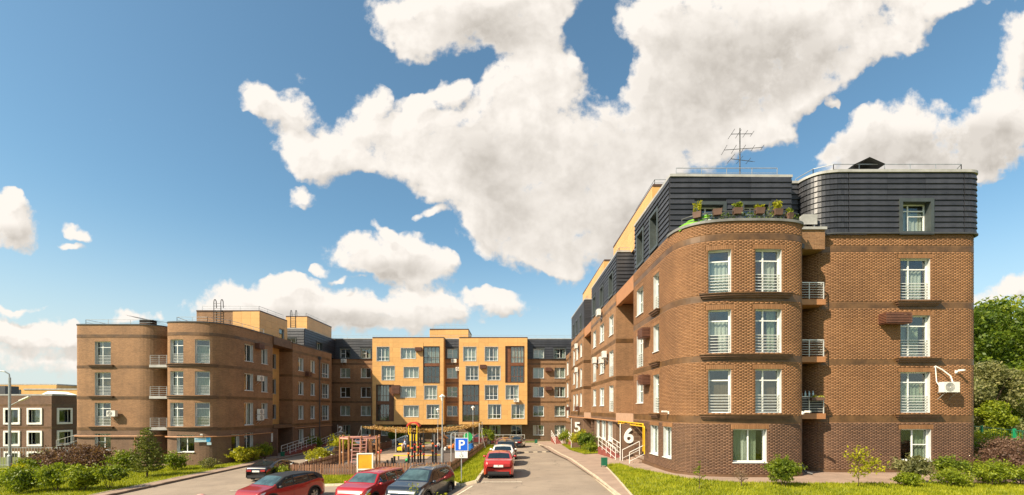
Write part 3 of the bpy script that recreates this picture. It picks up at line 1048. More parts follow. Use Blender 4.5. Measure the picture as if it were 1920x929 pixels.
def window(root, P, sa, sb, za, zb, dep, sty, cur=None, sill=None, frame=None, rail=None, sill_mat='white_frame'):
    st = STY[sty]
    (pa, na), (pb, nb) = P.at(sa + 1e-4), P.at(sb - 1e-4)
    a = pa - na * dep
    b = pb - nb * dep
    dx = b - a
    w = round(float(np.hypot(*dx)), 3)
    h = round(zb - za, 3)
    t = 0.06
    cs = np.r_[0, np.cumsum(st['cols'])] / sum(st['cols'])
    rs = np.r_[0, np.cumsum(st['rows'])] / sum(st['rows'])
    cols = [t + (w - 2 * t) * c for c in cs]
    rows = [t + (h - 2 * t) * r for r in rs]
    bars = [(ci, t + (h - 2 * t) * f) for ci, f in st.get('bars', [])]
    fm = frame or st.get('frame', 'white_frame')
    me = cached(('f', w, h, sty, fm), lambda: frame_mesh(w, h, cols, rows, bars, MT[fm]))
    ang = math.atan2(dx[1], dx[0])
    L = root.location
    o = link('window', me, root, mtx=Matrix.Translation((a[0] - L.x, a[1] - L.y, za - L.z)) @ Matrix.Rotation(ang, 4, 'Z'))
    for i in range(len(cols) - 1):
        for j in range(len(rows) - 1):
            x0, x1, z0, z1 = cols[i], cols[i + 1], rows[j], rows[j + 1]
            pm = cached(('p', round(x1 - x0, 3), round(z1 - z0, 3)), lambda: pane_mesh(x1 - x0, z1 - z0))
            link('pane', pm, o, (x0, 0.03, z0))
    if cur:
        for (c0, c1, z0, z1, mt) in cur:
            x0, x1 = t + (w - 2 * t) * c0, t + (w - 2 * t) * c1
            y0, y1 = t + (h - 2 * t) * z0, t + (h - 2 * t) * z1
            cm = cached(('c', round(x1 - x0, 2), round(y1 - y0, 2), mt), lambda: curtain_mesh(x1 - x0, y1 - y0, MT[mt], 0.0 if mt in ('curt_beige', 'curt_teal', 'curt_lime') else 0.025))
            link('curtain', cm, o, (x0, 0.14 + rnd.uniform(0, .06), y0))
    rail = st.get('rail') if rail is None else rail
    if rail:
        def rl():
            mb = MB()
            for k in range(6):
                mb.box(0.02, w - 0.02, -0.08, -0.05, 0.14 + k * 0.15, 0.176 + k * 0.15)
            for x in (0.03, w - 0.05):
                mb.box(x, x + 0.02, -0.05, -0.03, 0.05, 0.95)
            return mb.mesh('railing', MT['rail'])
        link('railing', cached(('r', w), rl), o)
    if sill:
        def sl():
            mb = MB()
            mb.box(-0.05, w + 0.05, -dep - sill, -0.002, -0.045, -0.004)
            return mb.mesh('sill', MT[sill_mat])
        link('sill', cached(('s', w, dep, sill, sill_mat), sl), o)
    return o


def rand_curtain(k=None):
    k = rnd.random() if k is None else k
    if k < 0.28:
        return [(0, 1, 0, 1, 'curt_white')]
    if k < 0.48:
        return [(0, .3, 0, 1, 'curt_white'), (.72, 1, 0, 1, 'curt_white')]
    if k < 0.6:
        return [(.5, 1, 0, 1, 'curt_green')]
    if k < 0.7:
        return [(0, .42, 0, 1, 'curt_white')]
    if k < 0.8:
        return [(0, 1, .45, 1, 'curt_beige')]
    return None


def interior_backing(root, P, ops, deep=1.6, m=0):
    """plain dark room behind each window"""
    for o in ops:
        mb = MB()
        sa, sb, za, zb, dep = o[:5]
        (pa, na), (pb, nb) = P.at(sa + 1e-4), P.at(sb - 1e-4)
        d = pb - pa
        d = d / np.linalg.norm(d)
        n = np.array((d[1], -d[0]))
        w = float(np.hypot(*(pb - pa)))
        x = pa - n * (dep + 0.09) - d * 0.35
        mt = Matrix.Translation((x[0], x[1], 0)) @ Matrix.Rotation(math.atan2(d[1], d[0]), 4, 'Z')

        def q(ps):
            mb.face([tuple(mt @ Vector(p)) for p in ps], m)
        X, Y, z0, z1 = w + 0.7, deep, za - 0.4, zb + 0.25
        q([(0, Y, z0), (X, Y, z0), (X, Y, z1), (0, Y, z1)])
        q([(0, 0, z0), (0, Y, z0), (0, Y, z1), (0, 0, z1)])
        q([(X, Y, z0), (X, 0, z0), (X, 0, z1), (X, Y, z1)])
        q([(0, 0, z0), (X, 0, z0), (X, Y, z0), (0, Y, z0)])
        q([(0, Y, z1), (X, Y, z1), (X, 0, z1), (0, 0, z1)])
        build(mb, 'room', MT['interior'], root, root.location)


def roof_slab(root, poly, z, mat='roof', th=0.25, name='roof'):
    mb = MB()
    mb.face([(x, y, z) for x, y in poly])
    mb.face([(x, y, z - th) for x, y in reversed(poly)])
    return build(mb, name, MT[mat], root, root.location)


def roof_rail(root, pts, h=0.55, step=1.8, r=0.022):
    mb = MB()
    for a, b in zip(pts[:-1], pts[1:]):
        a, b = Vector(a), Vector(b)
        n = max(1, round((b - a).length / step))
        for k in range(n + 1):
            p = a + (b - a) * (k / n)
            mb.bar(p, p + Vector((0, 0, h)), r * 1.3)
        mb.bar(a + Vector((0, 0, h)), b + Vector((0, 0, h)), r * 1.5)
        mb.bar(a + Vector((0, 0, h * .55)), b + Vector((0, 0, h * .55)), r)
    return build(mb, 'roof_railing', MT['steel'], root, root.location)


def shingles(root, P, s0, s1, z0, z1, ops, n, tile=2.0, name='shingle', mat='slate', lean=0.0):
    """lapped metal courses; every tile is a part"""
    mb = MB()
    wall_faces(mb, P, s0, s1, z0, z1, ops, 0.0)
    build(mb, 'attic_wall', MT['slate_back'], root, root.location)
    ch = (z1 - z0) / n
    L = root.location
    cnt = 0
    for r in range(n):
        za, zb = z0 + r * ch, z0 + (r + 1) * ch
        zc = (za + zb) / 2
        cut = sorted([(o[0], o[1]) for o in ops if o[2] + 0.02 < zc + ch * .3 and zc - ch * .3 < o[3] - 0.02])
        free, a = [], s0
        for c in cut:
            if c[0] > a + 0.02:
                free.append((a, c[0]))
            a = max(a, c[1])
        if a < s1 - 0.02:
            free.append((a, s1))
        for fa, fb in free:
            bs = P.breaks(fa, fb)
            for u, v in zip(bs[:-1], bs[1:]):
                m = max(1, math.ceil((v - u) / tile - 0.05))
                for k in range(m):
                    a_, b_ = u + (v - u) * k / m, u + (v - u) * (k + 1) / m
                    pa, pb = np.array(P.off(a_ + 1e-5, 0)), np.array(P.off(b_ - 1e-5, 0))
                    w = round(float(np.hypot(*(pb - pa))), 2)
                    if w < 0.05:
                        continue

                    def tm():
                        q = MB()
                        g = 0.004
                        # thick lower lip, thin top
                        v8 = [(g, -0.075, 0), (w - g, -0.075, 0), (w - g, 0, 0), (g, 0, 0), (g, -0.018, ch), (w - g, -0.018, ch), (w - g, 0, ch), (g, 0, ch)]
                        q.v = v8
                        q.f = [(0, 1, 5, 4), (0, 3, 2, 1), (4, 5, 6, 7), (0, 4, 7, 3), (1, 2, 6, 5)]
                        q.m = [0] * 5
                        q.uv = [None] * 5
                        return q.mesh(name, MT[mat])
                    me = cached(('sh', w, round(ch, 3), mat), tm)
                    d = pb - pa
                    link(name, me, root, mtx=Matrix.Translation((pa[0] - L.x, pa[1] - L.y, za - L.z)) @ Matrix.Rotation(math.atan2(d[1], d[0]), 4, 'Z'))
                    cnt += 1
    return cnt


def rect_minus(r, ops):
    rs = [r]
    for o in ops:
        nr = []
        for (a, b, c, d) in rs:
            if o[0] >= b - 1e-4 or o[1] <= a + 1e-4 or o[2] >= d - 1e-4 or o[3] <= c + 1e-4:
                nr.append((a, b, c, d))
                continue
            if o[0] > a:
                nr.append((a, o[0], c, d))
            if o[1] < b:
                nr.append((o[1], b, c, d))
            a2, b2 = max(a, o[0]), min(b, o[1])
            if o[2] > c:
                nr.append((a2, b2, c, o[2]))
            if o[3] < d:
                nr.append((a2, b2, o[3], d))
        rs = nr
    return [q for q in rs if q[1] - q[0] > 0.04 and q[3] - q[2] > 0.04]


def panel_wall(root, P, s0, s1, z0, z1, ops, pw, ph, mat='yellow_panel', name='panel'):
    mb = MB()
    wall_faces(mb, P, s0, s1, z0, z1, ops)
    build(mb, 'panel_backing', MT['yellow_joint'], root, root.location)
    L = root.location
    nz = max(1, round((z1 - z0) / ph))
    cuts = []
    bs = P.breaks(s0, s1)
    for u, v in zip(bs[:-1], bs[1:]):
        ns = max(1, round((v - u) / pw))
        cuts += [(u + (v - u) * i / ns, u + (v - u) * (i + 1) / ns) for i in range(ns)]
    for (ca, cb) in cuts:
        for j in range(nz):
            r = (ca, cb, z0 + (z1 - z0) * j / nz, z0 + (z1 - z0) * (j + 1) / nz)
            for (a, b, c, d) in rect_minus(r, ops):
                w, h = round(b - a - 0.012, 3), round(d - c - 0.012, 3)

                def pm():
                    q = MB()
                    q.box(0, w, -0.035, 0, 0, h)
                    return q.mesh(name, MT[mat])
                me = cached(('pn', w, h, mat), pm)
                pa, na = P.at(a + 1e-4)
                dd = P.d[int(np.clip(np.searchsorted(P.s, a + 1e-4, 'right') - 1, 0, len(P.l) - 1))]
                link(name, me, root, mtx=Matrix.Translation((pa[0] + dd[0] * .006 - L.x, pa[1] + dd[1] * .006 - L.y, c + .006 - L.z)) @ Matrix.Rotation(math.atan2(dd[1], dd[0]), 4, 'Z'))


def surrounds(root, P, ops, mat, t=0.14, d=0.1, rev=True, edge=True):
    for o in ops:
        mb = MB()
        if rev:
            reveal_faces(mb, P, [o], 0)
        if edge:
            surround(mb, P, o, t, d)
        build(mb, 'window_surround', MT[mat], root, root.location)


def surround(mb, P, o, t=0.14, d=0.1, m=0):
    sa, sb, za, zb = o[:4]
    strip(mb, P, sa - t, sa, za - t, zb + t, 0.0, d, m)
    strip(mb, P, sb, sb + t, za - t, zb + t, 0.0, d, m)
    strip(mb, P, sa, sb, zb, zb + t, 0.0, d - 0.003, m)
    strip(mb, P, sa, sb, za - t, za, 0.0, d - 0.003, m)


def numeral(ch, parent, mtx, h=1.1, mat='sign_white', ext=0.05, bold=0.03):
    cu = bpy.data.curves.new('numeral', 'FONT')
    cu.body = ch
    cu.size = h / 0.70
    cu.extrude = ext
    cu.offset = bold
    cu.align_x = 'CENTER'
    o = bpy.data.objects.new('numeral', cu)
    C.objects.link(o)
    me = bpy.data.meshes.new_from_object(o.evaluated_get(bpy.context.evaluated_depsgraph_get()))
    bpy.data.objects.remove(o)
    me.name = 'numeral'
    me.materials.clear()
    me.materials.append(MT[mat])
    return link('numeral', me, parent, mtx=mtx @ Matrix.Rotation(rad(90), 4, 'X'))


# ------------------------------------------------------------------ near right block (entrance 6)
GAP_A = [(8.65, 32.25), (8.66, 28.0), (8.68, 26.0)]
BOW_A = chaikin([(8.68, 26.0), (8.72, 24.9), (8.95, 24.2), (9.6, 23.5), (10.5, 23.2), (11.3, 23.08), (12.8, 23.06), (13.8, 23.12), (14.6, 23.3), (15.12, 23.6), (15.3, 24.2), (15.3, 25.0)], 2)
RIGHT_A = chaikin([(16.5, 30.5), (16.5, 26.3), (16.6, 25.6), (17.0, 25.1), (17.7, 24.9), (18.4, 24.9)], 2)
RIGHT_A2 = chaikin([(24.65, 24.9), (25.25, 24.92), (25.63, 25.2), (25.7, 25.8), (25.7, 26.5)], 2)
PA = Path(GAP_A[:2] + BOW_A + [(15.3, 30.5)] + RIGHT_A + RIGHT_A2 + [(25.7, 38)])
rootA = thing('apartment_block', 'large brown brick block with rounded corner bay, dark slate attic and planted terrace', 'building', (17, 30, 0))


def sA(x, y):
    return PA.near(x, y)


def xs_front(x0, x1, y=23.1):
    return sA(x0, y), sA(x1, y)


DEP = 0.2
opsA, winA = [], []


def addA(s0, s1, z0, z1, sty, cur, **k):
    opsA.append((s0, s1, z0, z1, k.pop('dep', DEP)))
    winA.append((opsA[-1], sty, cur, k))


# curved bay: two columns of tall windows, one wide window below
bay = {4: (9.76, 11.93), 3: (6.68, 8.88), 2: (3.62, 5.84)}
curB = {4: ([(0, 1, 0, .80, 'curt_white')], [(.42, .95, 0, .78, 'curt_white')]), 3: ([(0, 1, .42, .8, 'curt_white'), (.5, 1, 0, .42, 'curt_white')], [(.6, 1, 0, 1, 'curt_green')]),
        2: ([(0, 1, 0, .79, 'curt_beige')], [(.37, 1, 0, .78, 'curt_beige'), (0, .34, 0, .78, 'curt_teal')])}
for fl, (z0, z1) in bay.items():
    a, b = xs_front(10.02, 11.15)
    addA(a, b, z0, z1, 'french1', curB[fl][0])
    a, b = xs_front(12.36, 13.72)
    addA(a, b, z0, z1, 'french', curB[fl][1])
a, b = xs_front(11.25, 12.93)
addA(a, b, 1.12, 2.8, 'plain2', [(0, .3, 0, 1, 'curt_green'), (.3, .48, 0, 1, 'curt_white'), (.55, .8, 0, 1, 'curt_green')], sill=0.06)
# right part
rgt = {4: (9.81, 12.06, [(.35, .95, 0, .75, 'curt_white')]), 3: (6.69, 8.94, [(.0, .35, 0, .8, 'curt_teal'), (.38, .8, 0, .8, 'curt_green')]), 2: (3.62, 5.84, [(.05, 1, 0, .8, 'curt_green')])}
for fl, (z0, z1, cu) in rgt.items():
    a, b = xs_front(21.28, 22.9, 24.9)
    addA(a, b, z0, z1, 'french', cu)
a, b = xs_front(21.3, 22.95, 24.9)
addA(a, b, 1.0, 2.72, 'twob', [(.5, 1, 0, 1, 'curt_green')], sill=0.06)
opsA[-1] = opsA[-1]
# road side
for (y0, y1, z0, z1, sty) in ((31.4, 29.9, 10.2, 11.95, 'two'), (27.75, 26.75, 9.72, 11.9, 'french1'), (31.4, 29.9, 6.65, 8.85, 'french'), (27.75, 26.75, 7.27, 8.85, 'slim'),
                              (31.4, 29.9, 4.23, 5.8, 'two'), (27.75, 26.75, 3.6, 5.87, 'french1')):
    addA(sA(8.66, y0), sA(8.66, y1), z0, z1, sty, rand_curtain(), sill=0.07 if sty in ('two', 'slim') else None)
addA(sA(8.66, 28.3), sA(8.66, 26.9), 1.1, 2.83, 'slim2', rand_curtain(.1), sill=0.07)
addA(sA(8.68, 26.0), sA(8.74, 24.9), 1.12, 2.83, 'slim2', rand_curtain(.1), sill=0.07)
porchA = (sA(8.65, 32.2), sA(8.66, 29.7), -1.0, 2.85, 1.5)
allA = opsA + [porchA]
# balcony doors inside the recess
recess = (sA(15.3, 24.5), sA(16.5, 27.0))
mb = MB()
wall_faces(mb, PA, 0, PA.L, -1.0, 13.37, allA)
reveal_faces(mb, PA, opsA, 1)
reveal_faces(mb, PA, [porchA], 2)
build(mb, 'wall', [MT['mortar'], MT['reveal'], MT['wall_low']], rootA, rootA.location)
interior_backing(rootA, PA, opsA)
e_end = sA(25.7, 30)
LO, UP = [], []
soldier = [(o[0] - 0.12, o[1] + 0.12, o[3] - 0.001, o[3] + 0.23) for o in opsA]
ledA = []
for z in (9.45, 6.36, 3.3):
    ledA.append((sA(9.65, 23.4), sA(14.25, 23.2), z, z + 0.28))
    ledA.append((sA(20.95, 24.9), sA(23.4, 24.9), z, z + 0.28))
    ledA.append((sA(8.66, 28.0), sA(8.66, 26.5), z, z + 0.28))
cutA = allA + soldier
bandz = [(3.12, 3.46), (6.22, 6.55), (9.3, 9.64), (12.42, 12.72)]
bandcut = [(0, PA.L, z0, z1) for z0, z1 in bandz]
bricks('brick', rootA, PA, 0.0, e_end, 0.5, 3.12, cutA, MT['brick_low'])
bricks('brick', rootA, PA, 0.0, e_end, 3.46, 13.35, cutA + bandcut, MT['brick'])
mb = MB()
for o in opsA:
    n = max(3, round((o[1] - o[0] + .24) / 0.09))
    for k in range(n):
        a = o[0] - .12 + (o[1] - o[0] + .24) * k / n
        b = o[0] - .12 + (o[1] - o[0] + .24) * (k + 1) / n
        strip(mb, PA, a + .006, b - .006, o[3] + .004, o[3] + .225, 0.0, 0.022)
tag(build(mb, 'lintel_brick', MT['brick'], rootA, rootA.location), kind='stuff')
rs0, rs1 = sA(15.3, 24.6), sA(16.55, 26.0)
for (z0, z1) in bandz:
    mb = MB()
    strip(mb, PA, 0.01, rs0, z0, z1, -0.02, 0.008)
    strip(mb, PA, rs1, e_end, z0, z1, -0.02, 0.008)
    build(mb, 'band', MT['band'], rootA, rootA.location)
for (a, b, z0, z1) in ledA:
    mb = MB()
    strip(mb, PA, a, b, z0 + .20, z0 + .25, 0.0, 0.26, 1)
    strip(mb, PA, a + .05, b - .05, z0 + .1, z0 + .2, 0.0, 0.20)
    strip(mb, PA, a + .12, b - .12, z0, z0 + .1, 0.0, 0.12)
    build(mb, 'ledge', [MT['brick_low'], MT['band']], rootA, rootA.location)
mb = MB()
strip(mb, PA, 0.0, e_end, -1.0, 0.5, 0.0, 0.05)
build(mb, 'plinth', MT['plinth'], rootA, rootA.location)
for o, sty, cu, k in winA:
    window(rootA, PA, o[0], o[1], o[2], o[3], o[4], sty, cu, **k)
# porch back wall and door
mb = MB()
mb.auto = True
mb.box(10.1, 10.15, 29.6, 32.3, -1, 3.0)
build(mb, 'porch_wall', MT['wall_dark'], rootA, rootA.location)
fpA = [tuple(p) for p in PA.p] + [(12, 38), (12, 32.25)]
roof_slab(rootA, fpA, 13.3)
PBK = Path([(25.7, 38), (12, 38), (12, 32.25), (8.65, 32.25)])
mb = MB()
wall_faces(mb, PBK, 0, PBK.L, -1.0, 13.37, [])
build(mb, 'rear_wall', MT['wall_brick'], rootA, rootA.location)
# terrace parapet coping on the bay
c0, c1 = sA(8.7, 25.3), sA(15.3, 24.7)
mb = MB()
strip(mb, PA, c0, c1, 13.34, 13.47, -0.35, 0.08)
build(mb, 'coping', MT['coping_grey'], rootA, rootA.location)
# attic
AT = [(8.78, 32.3), (8.80, 25.32), (15.55, 25.32), (15.55, 26.1), (16.4, 26.1)]
ATR = chaikin([(16.42, 27.2), (16.44, 26.3), (16.55, 25.6), (16.95, 25.05), (17.7, 24.85), (18.4, 24.85)], 2)
ATR2 = chaikin([(24.65, 24.85), (25.3, 24.87), (25.69, 25.15), (25.76, 25.8), (25.76, 26.5)], 2)
P1 = Path(AT)
P2 = Path(ATR[2:] + ATR2 + [(25.76, 32)])
o1 = []
for (y0, y1) in ((31.55, 30.2), (28.6, 27.3)):
    o1.append((P1.near(8.8, y0), P1.near(8.8, y1), 13.75, 15.75, 0.35))
for (x0, x1) in ((10.35, 11.75), (12.9, 14.25)):
    o1.append((P1.near(x0, 25.32), P1.near(x1, 25.32), 13.5, 15.15, 0.3))
o2 = [(P2.near(21.3, 24.85), P2.near(22.82, 24.85), 13.5, 15.1, 0.3)]
nsh = 0
for PP, oo in ((P1, o1), (P2, o2)):
    big = [(o[0] - .18, o[1] + .18, o[2] - .2, o[3] + .2) for o in oo]
    nsh += shingles(rootA, PP, 0, PP.L, 13.42, 16.72, big, 11, 2.6)
    surrounds(rootA, PP, oo, 'dark_frame', 0.18, 0.10)
    interior_backing(rootA, PP, oo)
    mb = MB()
    strip(mb, PP, 0, PP.L, 16.72, 16.86, -0.25, 0.10)
    build(mb, 'coping', MT['coping'], rootA, rootA.location)
    mb = MB()
    strip(mb, PP, 0, PP.L, 13.36, 13.43, -0.02, 0.11)
    build(mb, 'flashing', MT['dark_metal'], rootA, rootA.location)
    for k, o in enumerate(oo):
        window(rootA, PP, o[0], o[1], o[2], o[3], o[4], 'attic', [(0, .4, 0, .78, 'curt_white'), (.45, 1, .0, .75, 'curt_white')] if PP is P2 else rand_curtain(),
               frame='white_frame')
roof_slab(rootA, [(8.8, 32.3), (8.8, 25.35), (15.5, 25.35), (15.55, 26.1), (16.4, 26.1)] + [tuple(p) for p in P2.p] + [(12, 32)], 16.74, th=0.2)
roof_rail(rootA, [(9.3, 25.7, 16.8), (15.0, 25.7, 16.8)], 0.62, 1.5)
roof_rail(rootA, [(16.8, 26.9, 16.8), (17.1, 25.8, 16.8), (17.9, 25.3, 16.8), (25.0, 25.3, 16.8), (25.3, 25.9, 16.8)], 0.62, 1.5)
# yellow stair head above
mb = MB()
PH = Path([(9.9, 44), (9.9, 31.9), (14, 31.9)])
panel_wall(rootA, PH, 0, PH.L, 16.7, 19.4, [], 1.3, 0.9)
mb = MB()
strip(mb, PH, 0, PH.L, 19.4, 19.56, -0.2, 0.07)
mb.face([(9.9, 31.9, 19.45), (14, 31.9, 19.45), (14, 44, 19.45), (9.9, 44, 19.45)])
build(mb, 'coping', MT['brown_dark'], rootA, rootA.location)
roof_rail(rootA, [(10.1, 37, 19.5), (10.1, 32.1, 19.5), (13.8, 32.1, 19.5)], 0.5)
# bridge over the entrance gap, at the top and above the porch
mb = MB()
mb.box(8.66, 9.0, 32.25, 37.6, 12.3, 13.36)
mb.box(9.0, 12, 32.25, 37.6, 12.5, 13.3)
build(mb, 'gap_bridge', MT['orange_panel'], rootA, rootA.location)
mb = MB()
mb.box(8.62, 8.72, 32.27, 37.58, 2.85, 3.5)
mb.box(8.72, 12, 32.27, 37.58, 2.85, 3.1)
build(mb, 'porch_canopy', MT['beige_panel'], rootA, rootA.location)
# balconies in the recess
for k, z in enumerate((9.45, 6.35, 3.28)):
    mb = MB()
    mb.box(15.32, 16.95, 24.55, 25.55, z, z + 0.3)
    mb.box(15.32, 16.48, 25.55, 30.4, z, z + 0.3)
    bal = build(mb, 'balcony', MT['orange_panel'], rootA, rootA.location)
    mb = MB()
    for j in range(6):
        zz = z + 0.42 + j * 0.135
        mb.bar((15.34, 24.62, zz), (16.88, 24.62, zz), 0.016)
        mb.bar((16.88, 24.62, zz), (16.88, 25.35, zz), 0.016)
    for x in (15.4, 16.1, 16.88):
        mb.bar((x, 24.62, z + .3), (x, 24.62, z + 1.2), 0.04)
    mb.bar((15.34, 24.62, z + 1.2), (16.88, 24.62, z + 1.2), 0.05)
    mb.bar((16.88, 24.62, z + 1.2), (16.88, 25.35, z + 1.2), 0.05)
    build(mb, 'railing', MT['rail'], bal, rootA.location)
mb = MB()
mb.auto = True
mb.box(15.32, 16.93, 24.58, 25.6, 12.45, 13.5)
mb.box(15.32, 16.48, 25.6, 30.4, 12.6, 13.5)
build(mb, 'terrace_link', MT['wall_brick'], rootA, rootA.location)
mb = MB()
mb.box(15.25, 17.0, 24.5, 27.4, 13.5, 13.64)
build(mb, 'coping', MT['coping'], rootA, rootA.location)
mb = MB()
mb.tube([(15.38, 24.3, 12.4), (15.42, 24.25, 12.2), (15.42, 24.25, 0.95), (15.5, 24.0, 0.5), (15.75, 23.8, 0.42)], 0.06, 8)
mb.box(15.3, 15.55, 24.15, 24.4, 12.35, 12.6)
build(mb, 'downpipe', MT['dark_metal'], rootA, rootA.location)

# ------------------------------------------------------------------ plain wing sections
def section(label, loc, pts, z0, zlow, ztop, bands, wins, low_mat='wall_low', up_mat='wall_brick', s_from=0.0, s_to=None, back=None, roofz=None, porch=(), dep=0.15, ledges=()):
    root = thing('apartment_block', label, 'building', loc)
    P = Path(pts)
    ops = []
    for w in wins:
        (q0, q1, za, zb) = w[:4]
        ops.append((P.near(*q0), P.near(*q1), za, zb, dep))
    pr = [(P.near(*q0), P.near(*q1), za, zb, 1.4) for (q0, q1, za, zb) in porch]
    mb = MB()
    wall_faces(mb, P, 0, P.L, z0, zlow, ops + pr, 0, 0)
    wall_faces(mb, P, 0, P.L, zlow, ztop, ops + pr, 0, 1)
    reveal_faces(mb, P, ops, 2)
    reveal_faces(mb, P, pr, 3)
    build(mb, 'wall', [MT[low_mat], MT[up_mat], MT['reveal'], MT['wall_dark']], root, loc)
    interior_backing(root, P, ops)
    if pr:
        mb = MB()
        for o in pr:
            (pa, na), (pb, nb) = P.at(o[0] + 1e-4), P.at(o[1] - 1e-4)
            a, b = pa - na * 1.38, pb - nb * 1.38
            mb.face([(*a, o[2]), (*b, o[2]), (*b, o[3]), (*a, o[3])])
        build(mb, 'porch_wall', MT['wall_dark'], root, loc)
    for (za, zb) in bands:
        mb = MB()
        strip(mb, P, 0.01, P.L - 0.01, za, zb, -0.02, 0.02)
        build(mb, 'band', MT['band'], root, loc)
    mb = MB()
    strip(mb, P, 0.0, P.L, z0, z0 + 1.0, 0.0, 0.04)
    build(mb, 'plinth', MT['plinth'], root, loc)
    for o, w in zip(ops, wins):
        k = dict(w[6]) if len(w) > 6 else {}
        window(root, P, o[0], o[1], o[2], o[3], o[4], w[4], w[5], **k)
    for (q0, q1, za) in ledges:
        mb = MB()
        a, b = P.near(*q0), P.near(*q1)
        strip(mb, P, a, b, za + .16, za + .22, 0.0, 0.24, 1)
        strip(mb, P, a + .08, b - .08, za, za + .16, 0.0, 0.15, 0)
        build(mb, 'ledge', [MT['plinth'], MT['band']], root, loc)
    if back:
        PB_ = Path([tuple(P.p[-1])] + list(back) + [tuple(P.p[0])])
        mb = MB()
        wall_faces(mb, PB_, 0, PB_.L, z0, ztop, [])
        build(mb, 'rear_wall', MT[up_mat], root, loc)
    rz = roofz or ztop
    roof_slab(root, [tuple(p) for p in P.p] + list(back or []), rz - 0.04)
    return root, P


def SW(x, y0, y1, za, zb, sty='two', cur='r', **k):
    return ((x, y0), (x, y1), za, zb, sty, rand_curtain() if cur == 'r' else cur, dict(k, **({'sill': .07} if sty in ('two', 'slim', 'slim2', 'twob') else {})))


def attic(root, pts, z0, z1, ops_w, n, tile=2.4, cap=True, dep=0.3, tsur=0.15):
    P = Path(pts)
    oo = [(P.near(*q0), P.near(*q1), za, zb, dep) for (q0, q1, za, zb) in ops_w]
    shingles(root, P, 0, P.L, z0, z1, [(o[0] - tsur, o[1] + tsur, o[2] - tsur, o[3] + tsur) for o in oo], n, tile)
    loc = root.location
    if oo:
        surrounds(root, P, oo, 'dark_frame', tsur, 0.10)
        interior_backing(root, P, oo)
        for o in oo:
            window(root, P, o[0], o[1], o[2], o[3], o[4], 'two', rand_curtain())
    if cap:
        mb = MB()
        strip(mb, P, 0, P.L, z1, z1 + .12, -0.25, 0.1)
        build(mb, 'coping', MT['coping'], root, loc)
    return P


bandR = [(3.12, 3.46), (6.22, 6.55), (9.3, 9.64), (12.42, 12.72)]
XB = 8.6
wb = []
for (y0, y1, kinds) in ((47.9, 46.3, 'sfs'), (44.3, 42.4, 'sss'), (40.1, 38.5, 'sff')):
    for (fl, kd) in zip((4, 3, 2), kinds):
        zs = {4: (10.2, 11.9), 3: (7.2, 8.85), 2: (4.15, 5.85)}[fl]
        zf = {4: (9.75, 11.9), 3: (6.65, 8.85), 2: (3.62, 5.85)}[fl]
        wb.append(SW(XB, y0, y1, *(zf if kd == 'f' else zs), 'french' if kd == 'f' else 'two'))
for (y0, y1) in ((45.9, 44.4), (43.4, 41.6), (40.6, 38.9)):
    wb.append(SW(XB, y0, y1, 1.05, 2.75, 'slim2'))
rootB, PB = section('middle brown brick section between entrances 5 and 6, three windows wide', (13, 43, 0),
                    [(XB, 49.2), (XB + .02, 37.6), (14, 37.6)], -2, 3.1, 13.37, bandR, wb, back=[(22, 37.6), (22, 49.2)],
                    porch=[((XB, 49.1), (XB, 47.2), -1.5, 2.75)])
wa = [((XB + .1, y0), (XB + .1, y1), 13.7, 15.5) for (y0, y1) in ((48.2, 46.9), (44.4, 43.0), (40.3, 38.9))]
attic(rootB, [(14, 49.2), (XB + .1, 49.2), (XB + .1, 37.55), (14, 37.55)], 13.42, 16.75, wa, 11)
roof_slab(rootB, [(XB + .1, 49.2), (XB + .1, 37.6), (22, 37.6), (22, 49.2)], 16.78)
roof_rail(rootB, [(9.0, 44, 16.8), (9.0, 38, 16.8), (12, 38, 16.8)], 0.5)
PHB = Path([(9.75, 62), (9.75, 47.9), (13.5, 47.9)])
panel_wall(rootB, PHB, 0, PHB.L, 16.7, 19.4, [], 1.4, 0.9)
mb = MB()
strip(mb, PHB, 0, PHB.L, 19.4, 19.56, -0.2, 0.07)
mb.face([(9.75, 47.9, 19.45), (14, 47.9, 19.45), (14, 62, 19.45), (9.75, 62, 19.45)])
build(mb, 'coping', MT['brown_dark'], rootB, rootB.location)
mb = MB()
mb.box(8.62, 9.0, 49.2, 53.8, 12.3, 13.36)
mb.box(9.0, 12, 49.2, 53.8, 12.5, 13.3)
build(mb, 'gap_bridge', MT['orange_panel'], rootB, rootB.location)
mb = MB()
mb.box(8.56, 8.7, 49.22, 53.78, 2.75, 3.45)
mb.box(8.7, 12, 49.22, 53.78, 2.75, 3.0)
build(mb, 'porch_canopy', MT['beige_panel'], rootB, rootB.location)
mb = MB()
mb.auto = True
mb.box(11.5, 11.6, 49.2, 53.8, -1.5, 12.5)
mb.box(11.9, 12.0, 32.3, 37.6, -1.5, 12.5)
build(mb, 'gap_wall', MT['wall_brick'], rootB, rootB.location)

XC = 8.52
wc = []
for (y0, y1, kinds) in ((62.7, 61.3, 'fsf'), (59.9, 58.4, 'sff'), (56.4, 55.1, 'sfs')):
    for (fl, kd) in zip((4, 3, 2), kinds):
        zs = {4: (10.2, 11.85), 3: (7.2, 8.8), 2: (4.15, 5.8)}[fl]
        zf = {4: (9.75, 11.85), 3: (6.6, 8.8), 2: (3.65, 5.8)}[fl]
        wc.append(SW(XC, y0, y1, *(zf if kd == 'f' else zs), 'slim2', None if kd == 'x' else 'r', rail=1 if kd == 'f' else 0))
rootC, PC = section('farther brown brick section beyond entrance 5, narrow slate attic on top', (13, 60, 0),
                    [(XC, 65), (XC, 53.8), (14, 53.8)], -2.2, 3.1, 13.37, bandR, wc, back=[(22, 53.8), (22, 65)])
wa = [((XC + .1, y0), (XC + .1, y1), 13.7, 15.4) for (y0, y1) in ((63.2, 62.0), (60.3, 59.1), (56.9, 55.7))]
